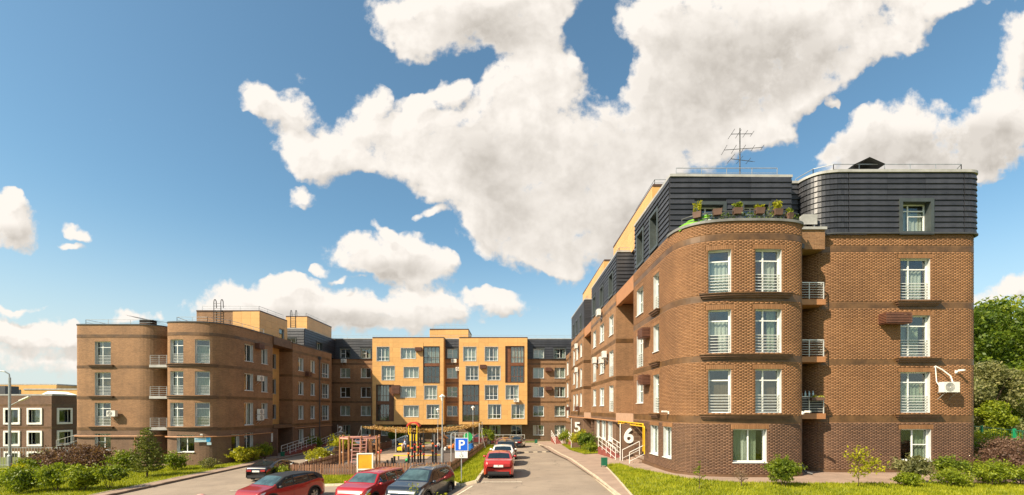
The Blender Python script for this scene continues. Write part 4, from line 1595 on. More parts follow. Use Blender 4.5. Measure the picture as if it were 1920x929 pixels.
attic(rootC, [(14, 65), (XC + .1, 65), (XC + .1, 53.75), (14, 53.75)], 13.42, 16.75, wa, 11)
roof_slab(rootC, [(XC + .1, 65), (XC + .1, 53.8), (22, 53.8), (22, 65)], 16.78)
roof_rail(rootC, [(9.0, 60, 16.8), (9.0, 54.2, 16.8), (12, 54.2, 16.8)], 0.5)
wd = [SW(8.4, y0, y1, za, zb, 'slim2', 'r', rail=0) for (y0, y1) in ((69.0, 67.2),) for (za, zb) in ((8.9, 10.9), (5.6, 7.8), (2.6, 4.6))]
rootD, PD = section('short brown brick link at the far end of the right-hand wing', (12, 67, 0),
                    [(8.4, 70), (8.4, 64.9), (8.6, 64.9)], -2.4, 1.7, 12.0, [(1.7, 2.0), (4.9, 5.2), (8.0, 8.3), (11.1, 11.4)], wd, back=[(14, 65), (14, 70)])

# ------------------------------------------------------------------ far block across the courtyard
YF, YY = 73.5, 72.0


def fx(px, y=YF):
    return (px - 959) * y / 853


def fz(py, y=YF):
    return 3.8 + (768 - py) * y / 853


wf = []
colsF = [(638.4, 656.5), (676.8, 695.2)]
rowsF = [(691, 709), (726.6, 745.5), (761.5, 780), (797.5, 816.5)]
for (a, b) in colsF:
    for (t_, b_) in rowsF:
        wf.append(((fx(a), YF), (fx(b), YF), fz(b_), fz(t_), rnd.choice(['two', 'twob', 'plain2']), rand_curtain(), {'sill': .1}))
for (a, b) in ((838, 857.5),):
    for (t_, b_) in ((690.3, 709.7), (725.7, 744.8), (761.4, 780.7), (797.3, 812)):
        wf.append(((fx(a), YF), (fx(b), YF), fz(b_), fz(t_), rnd.choice(['two', 'twob']), [(0, 1, 0, 1, 'curt_lime')] if t_ == 725.7 else rand_curtain(), {'sill': .1}))
for (a, b) in ((999.5, 1019.6), (1039.8, 1059.5)):
    for (t_, b_) in ((690, 709.4), (725.9, 744.9), (761.4, 780.7), (798, 816.3)):
        wf.append(((fx(a), YF), (fx(b), YF), fz(b_), fz(t_), rnd.choice(['two', 'twob', 'plain2']), rand_curtain(), {'sill': .1}))
for (a, b) in ((918.5, 938), (958, 978), (761, 781), (715, 735)):
    wf.append(((fx(a), YF), (fx(b), YF), fz(817), fz(798), 'two', rand_curtain(), {'sill': .1}))
rootF, PF = section('long brown brick block closing the far side of the courtyard under a slate attic', (-9, 80, -1),
                    [(-29.5, 75), (-29.5, YF), (12, YF)], -3, 1.65, 12.0, [(1.7, 1.95), (4.85, 5.1), (7.95, 8.2), (11.0, 11.25)], wf, up_mat='wall_brick', back=[(12, 86), (-29.5, 86)])
wa = [((fx(a), YF - .08), (fx(b), YF - .08), 12.05, 13.55) for (a, b) in ((638.4, 656.5), (677, 695), (838.5, 857.5), (1000, 1019.6), (1039, 1060))]
attic(rootF, [(-29.5, YF - .08), (12, YF - .08)], 11.9, 15.1, wa, 8, 2.9, dep=0.2)
roof_slab(rootF, [(-29.5, YF), (12, YF), (12, 86), (-29.5, 86)], 15.15)
roof_rail(rootF, [(-29, 73.9, 15.2), (11, 73.9, 15.2)], 0.6, 2.4, 0.02)
YP = 78.0
PHF = Path([((806 - 959) * YP / 853, 84), ((806 - 959) * YP / 853, YP), ((878 - 959) * YP / 853, YP), ((878 - 959) * YP / 853, 84)])
panel_wall(rootF, PHF, 0, PHF.L, 15.1, 17.4, [], 1.3, 0.8)
mb = MB()
strip(mb, PHF, 0, PHF.L, 17.4, 17.6, -0.2, 0.08)
mb.face([((806 - 959) * YP / 853, YP, 17.5), ((878 - 959) * YP / 853, YP, 17.5), ((878 - 959) * YP / 853, 84, 17.5), ((806 - 959) * YP / 853, 84, 17.5)])
build(mb, 'coping', MT['brown_dark'], rootF, rootF.location)
roof_rail(rootF, [(-13.5, 78.3, 17.6), (-7.6, 78.3, 17.6)], 0.6, 2, 0.02)


def zoom6(v, x):
    return 640 + v / 4.04 if x else 600 + v / 4.04


def bay_front(label, x0p, x1p, wins, logs, loc):
    root = thing('apartment_block', label, 'building', loc)
    x0, x1 = fx(zoom6(x0p, 1), YY), fx(zoom6(x1p, 1), YY)
    P = Path([(x0, YF + .5), (x0, YY), (x1, YY), (x1, YF + .5)])
    zt, zb_ = fz(634.5, YY), fz(796.5, YY)
    ops, ws = [], []
    for (a, b, c, d, sty) in wins:
        o = (P.near(fx(zoom6(a, 1), YY), YY), P.near(fx(zoom6(b, 1), YY), YY), fz(zoom6(d, 0), YY), fz(zoom6(c, 0), YY), 0.16)
        ops.append(o)
        ws.append((o, sty))
    lo = []
    for (a, b, c, d, sid) in logs:
        o = (P.near(fx(zoom6(a, 1), YY), YY), P.near(fx(zoom6(b, 1), YY), YY), fz(zoom6(d, 0), YY), fz(zoom6(c, 0), YY), 0.22)
        lo.append((o, sid))
    panel_wall(root, P, 0, P.L, zb_, zt, ops + [o for o, _ in lo], 1.5, 0.75)
    surrounds(root, P, ops, 'coping', 0.07, 0.06)
    surrounds(root, P, [o for o, _ in lo], 'brown_dark', 0.08, 0.07)
    interior_backing(root, P, ops + [o for o, _ in lo], 0.9)
    for o, sty in ws:
        window(root, P, o[0], o[1], o[2], o[3], o[4], sty, rand_curtain(rnd.uniform(0, .9)))
    for o, sid in lo:
        zm = (o[2] + o[3]) / 2
        e = 0.0
        a, b = o[0], o[1]
        # a dark open strip beside the glazed part
        if sid == 'l':
            a = o[0] + (o[1] - o[0]) * .28
        if sid == 'r':
            b = o[0] + (o[1] - o[0]) * .74
        for (za, zb2, cu) in ((o[2], zm - .22, rand_curtain(.1 if rnd.random() < .5 else .9)), (zm + .22, o[3], rand_curtain(.1 if rnd.random() < .5 else .9))):
            window(root, P, a, b, za, zb2, .2, 'loggia', cu, frame='brown_frame' if sid else 'brown_dark')
        mb = MB()
        strip(mb, P, a + .02, b - .02, zm - .22, zm + .22, -0.2, -0.06)
        if sid:
            q = (o[0], a) if sid == 'l' else (b, o[1])
            strip(mb, P, q[0] + .01, q[1] - .01, o[2] + .01, o[3] - .01, -0.22, -0.15)
        build(mb, 'loggia_panel', MT['brown_frame'], root, loc)
    mb = MB()
    strip(mb, P, 0, P.L, zt, zt + .16, -0.3, 0.07)
    build(mb, 'coping', MT['brown_dark'], root, loc)
    mb = MB()
    mb.face([(x0, YY, zb_ + .01), (x0, YF + .5, zb_ + .01), (x1, YF + .5, zb_ + .01), (x1, YY, zb_ + .01)])
    mb.face([(x0, YY, zt), (x1, YY, zt), (x1, YF + 6, zt), (x0, YF + 6, zt)])
    build(mb, 'soffit', MT['yellow_joint'], root, loc)
    return root


bay_front('left yellow panelled bay of the far block, overhanging the ground floor', 237, 775,
          [(270, 362, 207, 312, 'three'), (452, 563, 217, 295, 'threep'), (308, 403, 352, 457, 'three'), (475, 585, 360, 440, 'threep'), (450, 563, 507, 588, 'threep'),
           (630, 723, 500, 602, 'three'), (475, 585, 652, 735, 'threep'), (648, 740, 645, 748, 'three')],
          [(623, 742, 205, 478, None), (268, 395, 495, 765, 'r')], (-16, 73, -1))
bay_front('right yellow panelled bay of the far block with brown loggias', 893, 1408,
          [(925, 1020, 207, 312, 'three'), (1088, 1185, 207, 312, 'three'), (943, 1037, 352, 457, 'three'), (1107, 1203, 352, 457, 'three'), (1088, 1185, 497, 605, 'three'),
           (1245, 1340, 497, 602, 'three'), (1112, 1208, 643, 748, 'three'), (1290, 1385, 643, 748, 'three')],
          [(1245, 1382, 203, 473, 'l'), (920, 1040, 495, 768, None)], (-3, 73, -1))

# ------------------------------------------------------------------ left building
G0 = -1.9
bl = [(1.72, 2.0), (4.82, 5.1), (7.92, 8.2), (11.0, 11.3)]
FR = {4: (8.3, 10.6), 3: (5.2, 7.5), 2: (2.16, 4.45), 1: (-.3, 1.36)}
pl = chaikin([(-43.95, 48), (-43.95, 46.2), (-43.7, 45.7), (-43.2, 45.6), (-42, 45.6)], 2) + chaikin([(-38, 45.6), (-36.8, 45.62), (-35.8, 46.2), (-35.4, 47.2), (-35.3, 48.5)], 2)
wl = [((-41.75, 45.6), (-40.15, 45.6), *FR[f], 'french' if f > 1 else 'two', rand_curtain(.45 if f == 2 else .75), {'sill': .07} if f == 1 else {}) for f in (4, 3, 2, 1)]
root1, P1L = section('leftmost brown brick block with one column of tall windows', (-40, 49, G0), pl, G0 - 1, 1.75, 12.25, bl, wl, dep=0.25, back=[(-35.3, 60), (-43.95, 60)],
                     ledges=[((-42.3, 45.6), (-39.8, 45.6), z) for z in (8.02, 4.92, 1.86)])
mb = MB()
strip(mb, P1L, 0, P1L.L, 12.25, 12.36, -0.2, 0.06)
build(mb, 'coping', MT['dark_metal'], root1, root1.location)
roof_rail(root1, [(-43.2, 50, 12.3), (-43.2, 46.2, 12.3), (-36.5, 46.3, 12.3), (-35.8, 50, 12.3)], 0.6, 2.0)
wing = [(-27.87, 49.0), (-27.0, 68.3)]


def wy(y):
    return (-28.0 + 0.0459 * (y - 46.5), y)


p2_ = [(-34.0, 48.5)] + chaikin([(-34.0, 46.5), (-33.95, 44.9), (-33.5, 44.35), (-32.7, 44.2), (-31.5, 44.15), (-30.2, 44.25), (-29.2, 44.7), (-28.5, 45.6), (-28.05, 46.7), wy(49.0)], 2)
p2_ += [wy(52.8)]
w2 = []
for f in (4, 3, 2):
    w2.append(((-33.25, 44.2), (-31.85, 44.2), *FR[f], 'french', [(0, .4, 0, .8, 'curt_green')] if f < 4 else None, {}))
    w2.append(((-30.75, 44.2), (-29.5, 44.5), *FR[f], 'french1', [(0, 1, 0, .8, 'curt_green')], {}))
w2.append(((-32.5, 44.2), (-30.8, 44.2), -.35, 1.3, 'plain2', None, {'sill': .1}))
for (y0, y1, zz) in ((47.7, 49.1, ((8.9, 10.7), (5.8, 7.6), (2.15, 4.5), (-.5, 1.3))), (50.6, 51.75, ((8.9, 10.6), (5.75, 7.55), (2.8, 4.5)))):
    for (za, zb) in zz:
        w2.append((wy(y0), wy(y1), za, zb, 'slim2', rand_curtain(rnd.choice([.1, .4, .65])), {'sill': .07}))
w2.append((wy(45.9), wy(46.9), -.45, 1.25, 'slim', None, {'sill': .07}))
root2, P2L = section('left brown brick block with rounded corner, address plate and shaded side', (-31, 49, G0), p2_, G0 - 1, 1.75, 12.25, bl, w2, dep=0.25,
                     back=[(-36, 52.8), (-36, 60), (-34.0, 60)], ledges=[((-33.7, 44.3), (-29.0, 44.9), z) for z in (8.02, 4.92, 1.86)])
mb = MB()
strip(mb, P2L, 0, P2L.L, 12.25, 12.36, -0.2, 0.06)
build(mb, 'coping', MT['dark_metal'], root2, root2.location)
roof_rail(root2, [(-33.4, 47, 12.3), (-33.0, 44.9, 12.3), (-30, 44.9, 12.3), (-28.8, 46.6, 12.3), (-28.3, 52, 12.3)], 0.6, 2.0)
# balconies between the two blocks
for z in (7.95, 4.85, 1.75):
    mb = MB()
    mb.box(-35.75, -34.0, 44.9, 47.5, z, z + .26)
    b_ = build(mb, 'balcony', MT['coping'], root1, root1.location)
    mb = MB()
    for j in range(5):
        mb.bar((-35.68, 44.95, z + .42 + j * .19), (-34.0, 44.95, z + .42 + j * .19), 0.022)
        mb.bar((-35.68, 44.95, z + .42 + j * .19), (-35.68, 46.0, z + .42 + j * .19), 0.022)
    for x in (-35.68, -34.8, -34.04):
        mb.bar((x, 44.95, z + .26), (x, 44.95, z + 1.2), .035)
    build(mb, 'railing', MT['steel'], b_, root1.location)
mb = MB()
mb.auto = True
mb.box(-35.4, -33.9, 49, 49.1, G0 - 1, 12.2)
build(mb, 'recess_wall', MT['wall_low'], root1, root1.location)
mb = MB()
mb.auto = True
mb.box(-29.75, -29.5, 52.3, 57.3, G0 - 1, 12.0)
build(mb, 'recess_wall', MT['wall_dark'], root2, root2.location)
# recess with yellow panels beside entrance 1
YR0, YR1 = 52.8, 57.2
xr = -29.35
PR = Path([(xr, YR0 - .4), (xr + .12, YR1)])
orr = [(PR.near(xr, 55.4), PR.near(xr, 56.5), za, zb, .12) for (za, zb) in ((8.8, 10.6), (5.7, 7.5), (2.6, 4.4))]
panel_wall(root2, PR, 0, PR.L, 1.7, 11.4, orr, 1.1, 0.75)
surrounds(root2, PR, orr, 'coping', edge=False)
interior_backing(root2, PR, orr, .8)
for o in orr:
    window(root2, PR, o[0], o[1], o[2], o[3], o[4], 'slim', [(0, 1, 0, 1, 'curt_teal')], frame='coping')
a, b = wy(YR0), wy(YR1)
for (z0, z1) in ((11.35, 12.3), (1.55, 1.95)):
    mb = MB()
    mb.box(a[0] - 1.6, a[0] + .16, YR0, YR1, z0, z1)
    build(mb, 'gap_bridge', MT['plinth'], root2, root2.location)
w3 = []
for (y0, y1) in ((58.6, 59.9), (61.8, 63.0)):
    for (za, zb) in ((8.8, 10.5), (5.7, 7.4), (2.5, 4.3), (-.6, 1.2)):
        w3.append((wy(y0), wy(y1), za, zb, 'slim2', rand_curtain(rnd.choice([.1, .4, .65])), {'sill': .07}))
for (za, zb) in ((8.4, 10.5), (5.4, 7.5), (2.2, 4.4)):
    w3.append((wy(65.1), wy(67.4), za, zb, 'triple', rand_curtain(.9), {}))
xe = wy(YR1)
root3, P3L = section('left wing section beyond entrance 1 ending in triple windows', (-31, 62, G0), [(xe[0] - 1.7, YR1), xe, wy(68.3), (-34, 68.3)], G0 - 1, 1.6, 12.1, bl, w3, dep=0.18,
                     back=[(-36, 68), (-36, YR1)])
mb = MB()
strip(mb, P3L, 0, P3L.L, 12.1, 12.22, -0.2, 0.06)
build(mb, 'coping', MT['dark_metal'], root3, root3.location)
# wall closing the far passage
mb = MB()
mb.auto = True
mb.box(-33, -32.8, 68.3, 74, G0 - 1, 12)
build(mb, 'passage_wall', MT['wall_dark'], root3, root3.location)
# roof storey boxes
PH1 = Path([(-36.4, 58.6), (-36.4, 52.6), (-32.2, 52.6)])
mb = MB()
wall_faces(mb, PH1, 0, PH1.L, 12.0, 15.1, [])
build(mb, 'stair_head', MT['wall_brick'], root2, root2.location)
PH2 = Path([(-32.2, 52.6), (-29.1, 52.6), (-28.85, 58.5), (-36.4, 58.5)])
so = [(PH2.near(-28.9, 56.6), PH2.near(-28.9, 57.8), 12.5, 13.9, .1)]
panel_wall(root2, PH2, 0, PH2.L, 12.0, 15.1, so, 1.2, 0.75)
surrounds(root2, PH2, so, 'coping', edge=False)
window(root2, PH2, *so[0][:4], .1, 'slim', [(0, 1, 0, 1, 'curt_teal')], frame='coping')
mb = MB()
for q in (PH1, PH2):
    strip(mb, q, 0, q.L, 15.1, 15.25, -0.2, 0.06)
mb.face([(-36.4, 52.6, 15.15), (-29.1, 52.6, 15.15), (-28.85, 58.5, 15.15), (-36.4, 58.5, 15.15)])
build(mb, 'coping', MT['brown_dark'], root2, root2.location)
roof_rail(root2, [(-36, 53, 15.2), (-29.4, 53, 15.2), (-29.1, 58, 15.2)], 0.6, 2)
# slate storey and yellow stair head on the corner
attic(root3, [(-34.5, 73.4), (-34.5, 63), (-28.7, 63), (-28.5, 73.4)], 12.0, 14.95, [((-28.6, 66.8), (-28.6, 68.6), 12.2, 13.7), ((-31.3, 63), (-29.9, 63), 12.2, 13.6)], 8, 2.4)
roof_slab(root3, [(-34.5, 63), (-28.7, 63), (-28.5, 73.4), (-34.5, 73.4)], 14.98)
PH3 = Path([(-32.0, 72), (-32.0, 64.6), (-29.0, 64.6), (-28.9, 73)])
panel_wall(root3, PH3, 0, PH3.L, 14.9, 16.9, [], 1.2, 0.7)
mb = MB()
strip(mb, PH3, 0, PH3.L, 16.9, 17.05, -0.2, 0.06)
mb.face([(-32, 64.6, 16.95), (-29, 64.6, 16.95), (-28.9, 73, 16.95), (-32, 73, 16.95)])
build(mb, 'coping', MT['brown_dark'], root3, root3.location)
roof_rail(root3, [(-31.7, 64.9, 17), (-29.3, 64.9, 17), (-29.2, 72, 17)], 0.5, 2)


def arch_ladder(label, loc, h, w=0.55, up=1.0):
    root = thing('roof_ladder', label, 'ladder', loc)
    for x in (-w / 2, w / 2):
        mb = MB()
        pts = [(x, 0, -h), (x, 0, up * .75)] + [(x, .22 - .22 * math.cos(a), up * .75 + .3 * math.sin(a)) for a in (.5, 1.0, 1.57, 2.1, 2.7)] + [(x, .46, up * .3)]
        mb.tube(pts, 0.05, 6)
        build(mb, 'rail', MT['dark_metal'], root)
    z = -h + .15
    while z < up * .7:
        mb = MB()
        mb.tube([(-w / 2, 0, z), (w / 2, 0, z)], 0.022, 6)
        build(mb, 'rung', MT['dark_metal'], root)
        z += .3
    return root


arch_ladder('tall dark hoop ladder on the left block roof against the stair head', (-33.9, 52.45, 15.15), 2.6, 0.8, 1.4)
arch_ladder('small hoop ladder on the corner stair head roof', (-31.0, 64.55, 16.9), 1.6, 0.7, .9)
arch_ladder('hoop ladder on the roof of the right block beside the antenna', (13.9, 27.2, 16.8), 0.2, 1.0, .95)

# ------------------------------------------------------------------ low building at the far left and roofs behind it
wlow = []
for (za, zb) in ((1.6, 4.0), (-1.55, 0.7), (-4.6, -2.3)):
    for (xa, xb) in ((-79.5, -77.1), (-73.6, -71.2), (-70.2, -68.0)):
        wlow.append(((xa + .25, 66), (xb - .25, 66), za + .25, zb - .25, 'square', rand_curtain(rnd.uniform(0, 1)), {}))
    wlow.append(((-66.7, 67.0), (-66.7, 68.8), za + .25, zb - .25, 'square', None, {}))
rootL, PL = section('low dark brick building with white framed square windows at the far left', (-75, 70, -3), [(-95, 66), (-66.7, 66), (-66.7, 80)], -6, 4.2, 5.8,
                    [(4.2, 4.55), (.95, 1.3), (-2.2, -1.85)], wlow, low_mat='wall_dark', up_mat='wall_dark', dep=.35, back=[(-95, 80)])
surrounds(rootL, PL, [(PL.near(*w[0]), PL.near(*w[1]), w[2], w[3], .3) for w in wlow], 'white_paint', 0.25, 0.12)
mb = MB()
strip(mb, PL, 0, PL.L, 5.8, 6.0, -.3, .1)
build(mb, 'coping', MT['coping'], rootL, rootL.location)
for k, (x, y, w, h, lab) in enumerate(((-73.5, 74, 6.0, 1.3, 'long white roof vent cover on the low building'), (-66.6, 74, 3.6, .8, 'second white roof vent cover next to the tall brick block'), (-81.2, 72, 4.4, 1.7, 'dark boxed unit on the low building roof'))):
    r = thing('roof_vent', lab, 'roof vent', (x, y, 5.75))
    mb = MB()
    if k < 2:
        mb.tube([(-w / 2, 0, .3), (-w * .3, 0, h * .45), (w * .2, 0, h * .4), (w / 2, 0, .25)], [.15, h * .32, h * .26, .1], 4)
        build(mb, 'cover', MT['white_paint'], r)
    else:
        mb.box(-w / 2, w / 2, -1, 1, 0, h)
        build(mb, 'casing', MT['dark_metal'], r)
    mb = MB()
    mb.box(-w * .45, w * .45, -.8, .8, -.05, .3)
    build(mb, 'base', MT['dark_metal'], r)
for (x, y, w, z0, z1, lab) in ((-140, 120, 40, -4, 10.2, 'distant pale yellow building with flat roof at the far left'), (-98, 112, 44, -4, 8.6, 'distant long yellow building showing above the low roof'),
                               (-86, 95, 6, -4, 12, 'narrow distant yellow stair head behind the left block')):
    r = thing('distant_building', lab, 'building', (x, y, z0))
    P = Path([(x - w / 2, y + 12), (x - w / 2, y), (x + w / 2, y), (x + w / 2, y + 12)])
    mb = MB()
    wall_faces(mb, P, 0, P.L, z0, z1, [])
    build(mb, 'wall', MT['yellow_panel'], r, r.location)
    mb = MB()
    strip(mb, P, 0, P.L, z1, z1 + .3, -.4, .15)
    mb.face([(x - w / 2, y, z1 + .1), (x + w / 2, y, z1 + .1), (x + w / 2, y + 12, z1 + .1), (x - w / 2, y + 12, z1 + .1)])
    build(mb, 'roof', MT['coping'], r, r.location)
    mb = MB()
    n = max(1, int(w / 4))
    for k in range(n):
        cx = x - w / 2 + w * (k + .5) / n
        mb.box(cx - .7, cx + .7, y - .04, y + .02, z1 - 3, z1 - 1.2)
    build(mb, 'window', MT['car_glass'], r, r.location)
# ------------------------------------------------------------------ air conditioners
def ac_unit():
    r = link('air_conditioner', None)
    mb = MB()
    mb.box(-.42, .42, -.5, -.18, 0, .58)
    build(mb, 'casing', MT['ac_white'], r)
    mb = MB()
    for k in range(4):
        q = .06 + k * .055
        n = 20
        for j in range(n):
            a, b = 2 * math.pi * j / n, 2 * math.pi * (j + 1) / n
            mb.face([(-.1 + q * math.cos(a), -.512, .29 + q * math.sin(a)), (-.1 + q * math.cos(b), -.512, .29 + q * math.sin(b)),
                     (-.1 + (q + .022) * math.cos(b), -.508, .29 + (q + .022) * math.sin(b)), (-.1 + (q + .022) * math.cos(a), -.508, .29 + (q + .022) * math.sin(a))])
    build(mb, 'fan_grille', MT['dark_metal'], r)
    for x in (-.3, .3):
        mb = MB()
        mb.bar((x, 0, -.02), (x, -.5, -.02), .04)
        mb.bar((x, -.005, -.4), (x, -.42, -.04), .03)
        build(mb, 'bracket', MT['steel'], r)
    return r


def ac_cage():
    r = link('air_conditioner_cage', None)
    mb = MB()
    mb.box(-.42, .42, -.42, -.06, .06, .5)
    build(mb, 'casing', MT['trim'], r)
    mb = MB()
    for x in (-.5, .47):
        for y in (-.52, -.03):
            mb.box(x, x + .03, y, y + .03, 0, .6)
    mb.box(-.49, .49, -.51, -.01, .585, .61)
    mb.box(-.49, .49, -.51, -.01, -.01, .015)
    build(mb, 'cage_frame', MT['ac_cage'], r)
    for k in range(6):
        z = .05 + k * .09
        mb = MB()
        mb.box(-.5, .5, -.535, -.515, z, z + .055)
        mb.box(-.52, -.5, -.535, -.01, z, z + .055)
        mb.box(.5, .52, -.535, -.01, z, z + .055)
        build(mb, 'slat', MT['ac_cage'], r)
    return r


AC = {'w': ac_unit(), 'c': ac_cage()}
used = set()


def put(proto, key, loc, rz, label, cat, group=None, sc=None):
    o = proto if key not in used else copy_tree(proto)
    used.add(key)
    o.location = loc
    o.rotation_euler = (0, 0, rz)
    if sc:
        o.scale = sc
    return tag(o, label, cat, group)


def ac(kind, x, y, z, n, label, sc=(1, 1, 1)):
    put(AC[kind], 'ac' + kind, (x, y, z), math.atan2(n[0], -n[1]), label, 'air conditioner', 'air conditioners on the facades', sc)


NX, NY, PX = (-1, 0), (0, -1), (1, 0)
ac('c', 8.66, 28.85, 8.3, NX, 'brown slatted air conditioner cage on the near right block, upper one facing the road')
ac('c', 8.66, 28.85, 5.35, NX, 'brown slatted air conditioner cage on the near right block, lower one facing the road')
ac('c', 20.75, 24.88, 8.42, NY, 'wide brown slatted air conditioner cage left of a third floor window on the right block', (1.35, 1, .95))
ac('w', 23.6, 24.88, 4.72, NY, 'white air conditioner with bent pipe right of the second floor window on the right block', (1.0, 1, .95))
ac('w', 8.6, 45.4, 8.4, NX, 'white air conditioner on the middle section, farthest of three beside third floor windows')
ac('w', 8.6, 42.0, 8.05, NX, 'white air conditioner on the middle section, lowest of three beside third floor windows')
ac('w', 8.6, 40.7, 8.4, NX, 'white air conditioner on the middle section, nearest of three beside third floor windows')
ac('w', 8.6, 43.3, 12.7, NX, 'white air conditioner just below the slate attic of the middle section')
ac('w', 8.5, 57.6, 11.5, NX, 'white air conditioner at fourth floor level on the farther section past entrance 5')
ac('w', 8.5, 57.6, 8.5, NX, 'white air conditioner at third floor level on the farther section past entrance 5')
ac('c', 8.5, 57.4, 3.6, NX, 'brown air conditioner cage above the entrance 5 number wall')
ac('c', 8.4, 66.3, 3.6, NX, 'brown air conditioner cage on the short link at the far right corner')
ac('w', -39.7, 45.58, 3.1, NY, 'white air conditioner beside the second floor window of the leftmost block')
for (yy, z, kd, lab) in ((49.9, 10.4, 'c', 'dark air conditioner cage between top floor windows of the left shaded side'), (49.9, 6.9, 'w', 'white air conditioner between third floor windows of the left shaded side'),
                         (49.9, 3.25, 'w', 'white air conditioner, upper of a stacked pair on the left shaded side'), (49.9, 2.6, 'w', 'white air conditioner, lower of a stacked pair on the left shaded side'),
                         (60.8, 8.2, 'c', 'dark air conditioner cage on the left wing beyond entrance 1')):
    q = wy(yy)
    ac(kd, q[0], q[1], z, PX, lab)
ac('w', fx(646.5), YF - .03, 11.3, NY, 'white air conditioner under the left attic window of the far block')
ac('w', fx(851.6), YF - .03, 11.3, NY, 'white air conditioner under the attic window between the yellow bays')
ac('w', fx(860), YF - .03, 10.0, NY, 'white air conditioner tucked against the right yellow bay below the attic')
ac('c', fx(785.5, YY), YY - .04, 12.95, NY, 'brown air conditioner cage between top windows of the left yellow bay')
ac('c', fx(743, YY), YY - .04, 6.2, NY, 'tall brown air conditioner cage beside the loggia of the left yellow bay', (1.25, 1, 2.3))
ac('c', fx(906, YY), YY - .04, 10.2, NY, 'brown air conditioner cage between fourth row windows of the right yellow bay')
ac('w', fx(968, YY), YY - .04, 4.95, NY, 'white air conditioner under a right edge window of the right yellow bay')
ac('c', fx(1028), YF - .03, 9.9, NY, 'upper brown air conditioner cage between windows right of the yellow bays')
ac('c', fx(1028), YF - .03, 6.85, NY, 'lower brown air conditioner cage between windows right of the yellow bays')
# insulated pipe of the white unit on the right block
mb = MB()
mb.tube([(23.08, 24.85, 6.1), (23.1, 24.8, 6.15), (23.4, 24.72, 5.95), (23.75, 24.62, 5.6), (23.8, 24.55, 5.28)], 0.033, 6)
mb.tube([(23.1, 24.8, 6.1), (23.12, 24.75, 5.3), (23.25, 24.65, 4.95)], 0.025, 6)
tag(build(mb, 'cooling_pipe', MT['white_paint']), 'bent white cooling pipe above the air conditioner on the right block', 'pipe')


def cctv(x, y, z, rz, label):
    r = thing('security_camera', label, 'camera', (x, y, z), rz, 'security cameras on the right block')
    mb = MB()
    mb.box(-.06, .06, -.06, 0.0, -.08, .08)
    mb.bar((0, -.05, 0), (0, -.2, .02), .04)
    build(mb, 'bracket', MT['white_paint'], r)
    mb = MB()
    mb.box(-.05, .05, -.42, -.14, .02, .11)
    build(mb, 'casing', MT['white_paint'], r)


cctv(8.72, 25.2, 3.62, rad(-80), 'white security camera on the left flank of the rounded bay above the dark band')
cctv(15.05, 23.55, 3.62, rad(25), 'white security camera beside the downpipe of the rounded bay')
cctv(24.3, 24.9, 5.85, rad(10), 'small white lamp bracket high right of the white air conditioner')

# ------------------------------------------------------------------ roof things of the near block
r = thing('roof_antenna', 'tall mast antenna with cross bars on the dark roof', 'antenna', (13.65, 27.2, 16.75))
mb = MB()
mb.tube([(0, 0, 0), (0, 0, 3.85)], 0.035, 6)
build(mb, 'mast', MT['dark_metal'], r)
for (z, a, L, n, rise) in ((3.5, .35, 1.35, 7, .25), (2.6, .15, 2.2, 9, .35), (1.95, .55, 1.7, 6, .2)):
    mb = MB()
    d = Vector((math.cos(a), math.sin(a) * .6, 0))
    p0, p1 = -d * L * .45 + Vector((0, 0, z - rise * .3)), d * L * .65 + Vector((0, 0, z + rise * .5))
    mb.bar(p0, p1, .025)
    for k in range(n):
        c = p0 + (p1 - p0) * (k / (n - 1))
        e = Vector((-d.y * .8, d.x, .5 if k % 2 else -.35)).normalized() * (.16 + .18 * (1 - k / n))
        mb.bar(c - e, c + e, .018)
    build(mb, 'boom', MT['dark_metal'], r)
r = thing('roof_hatch', 'dark tent-shaped roof hatch on the right part of the roof', 'roof hatch', (19.75, 25.85, 17.1))
r.scale = (.85, .85, .85)
mb = MB()
mb.face([(-1.0, -.9, .25), (0, -.9, .72), (0, .9, .72), (-1.0, .9, .25)])
mb.face([(0, -.9, .72), (1.0, -.9, .28), (1.0, .9, .28), (0, .9, .72)])
mb.face([(-1.0, -.9, .22), (-1.0, .9, .22), (0, .9, .68), (0, -.9, .68)])
mb.face([(0, -.9, .68), (0, .9, .68), (1.0, .9, .24), (1.0, -.9, .24)])
build(mb, 'lid', MT['dark_metal'], r)
mb = MB()
mb.box(-.55, .55, -.25, .7, -.35, .3)
build(mb, 'base', MT['brown_dark'], r)
r = thing('roof_hatch', 'tilted dark roof hatch on the leftmost block roof', 'roof hatch', (-37.9, 46.9, 12.5))
mb = MB()
mb.face([(-1.5, -.6, .95), (1.6, -.6, .3), (1.6, .8, .3), (-1.5, .8, .95)])
mb.face([(-1.5, .8, .9), (1.6, .8, .25), (1.6, -.6, .25), (-1.5, -.6, .9)])
build(mb, 'lid', MT['dark_metal'], r)
mb = MB()
mb.box(-.2, .9, -.3, .6, -.3, .5)
build(mb, 'base', MT['brown_dark'], r)
r = thing('ventilation_box', 'pale boxy ventilation unit on the terrace beside the rounded bay', 'ventilation unit', (16.15, 25.2, 13.65))
mb = MB()
for i, (x0, x1, z0, z1) in enumerate(((-.55, .55, .25, .8),)):
    mb.face([(-.55, -.35, .25), (.55, -.35, .25), (.55, -.35, .8), (-.2, -.35, .8), (-.55, -.35, .5)])
    mb.face([(-.55, .35, .25), (-.55, .35, .5), (-.2, .35, .8), (.55, .35, .8), (.55, .35, .25)])
    mb.face([(-.55, -.35, .5), (-.2, -.35, .8), (-.2, .35, .8), (-.55, .35, .5)])
    mb.face([(-.2, -.35, .8), (.55, -.35, .8), (.55, .35, .8), (-.2, .35, .8)])
    mb.face([(.55, -.35, .25), (.55, .35, .25), (.55, .35, .8), (.55, -.35, .8)])
    mb.face([(-.55, -.35, .25), (-.55, -.35, .5), (-.55, .35, .5), (-.55, .35, .25)])
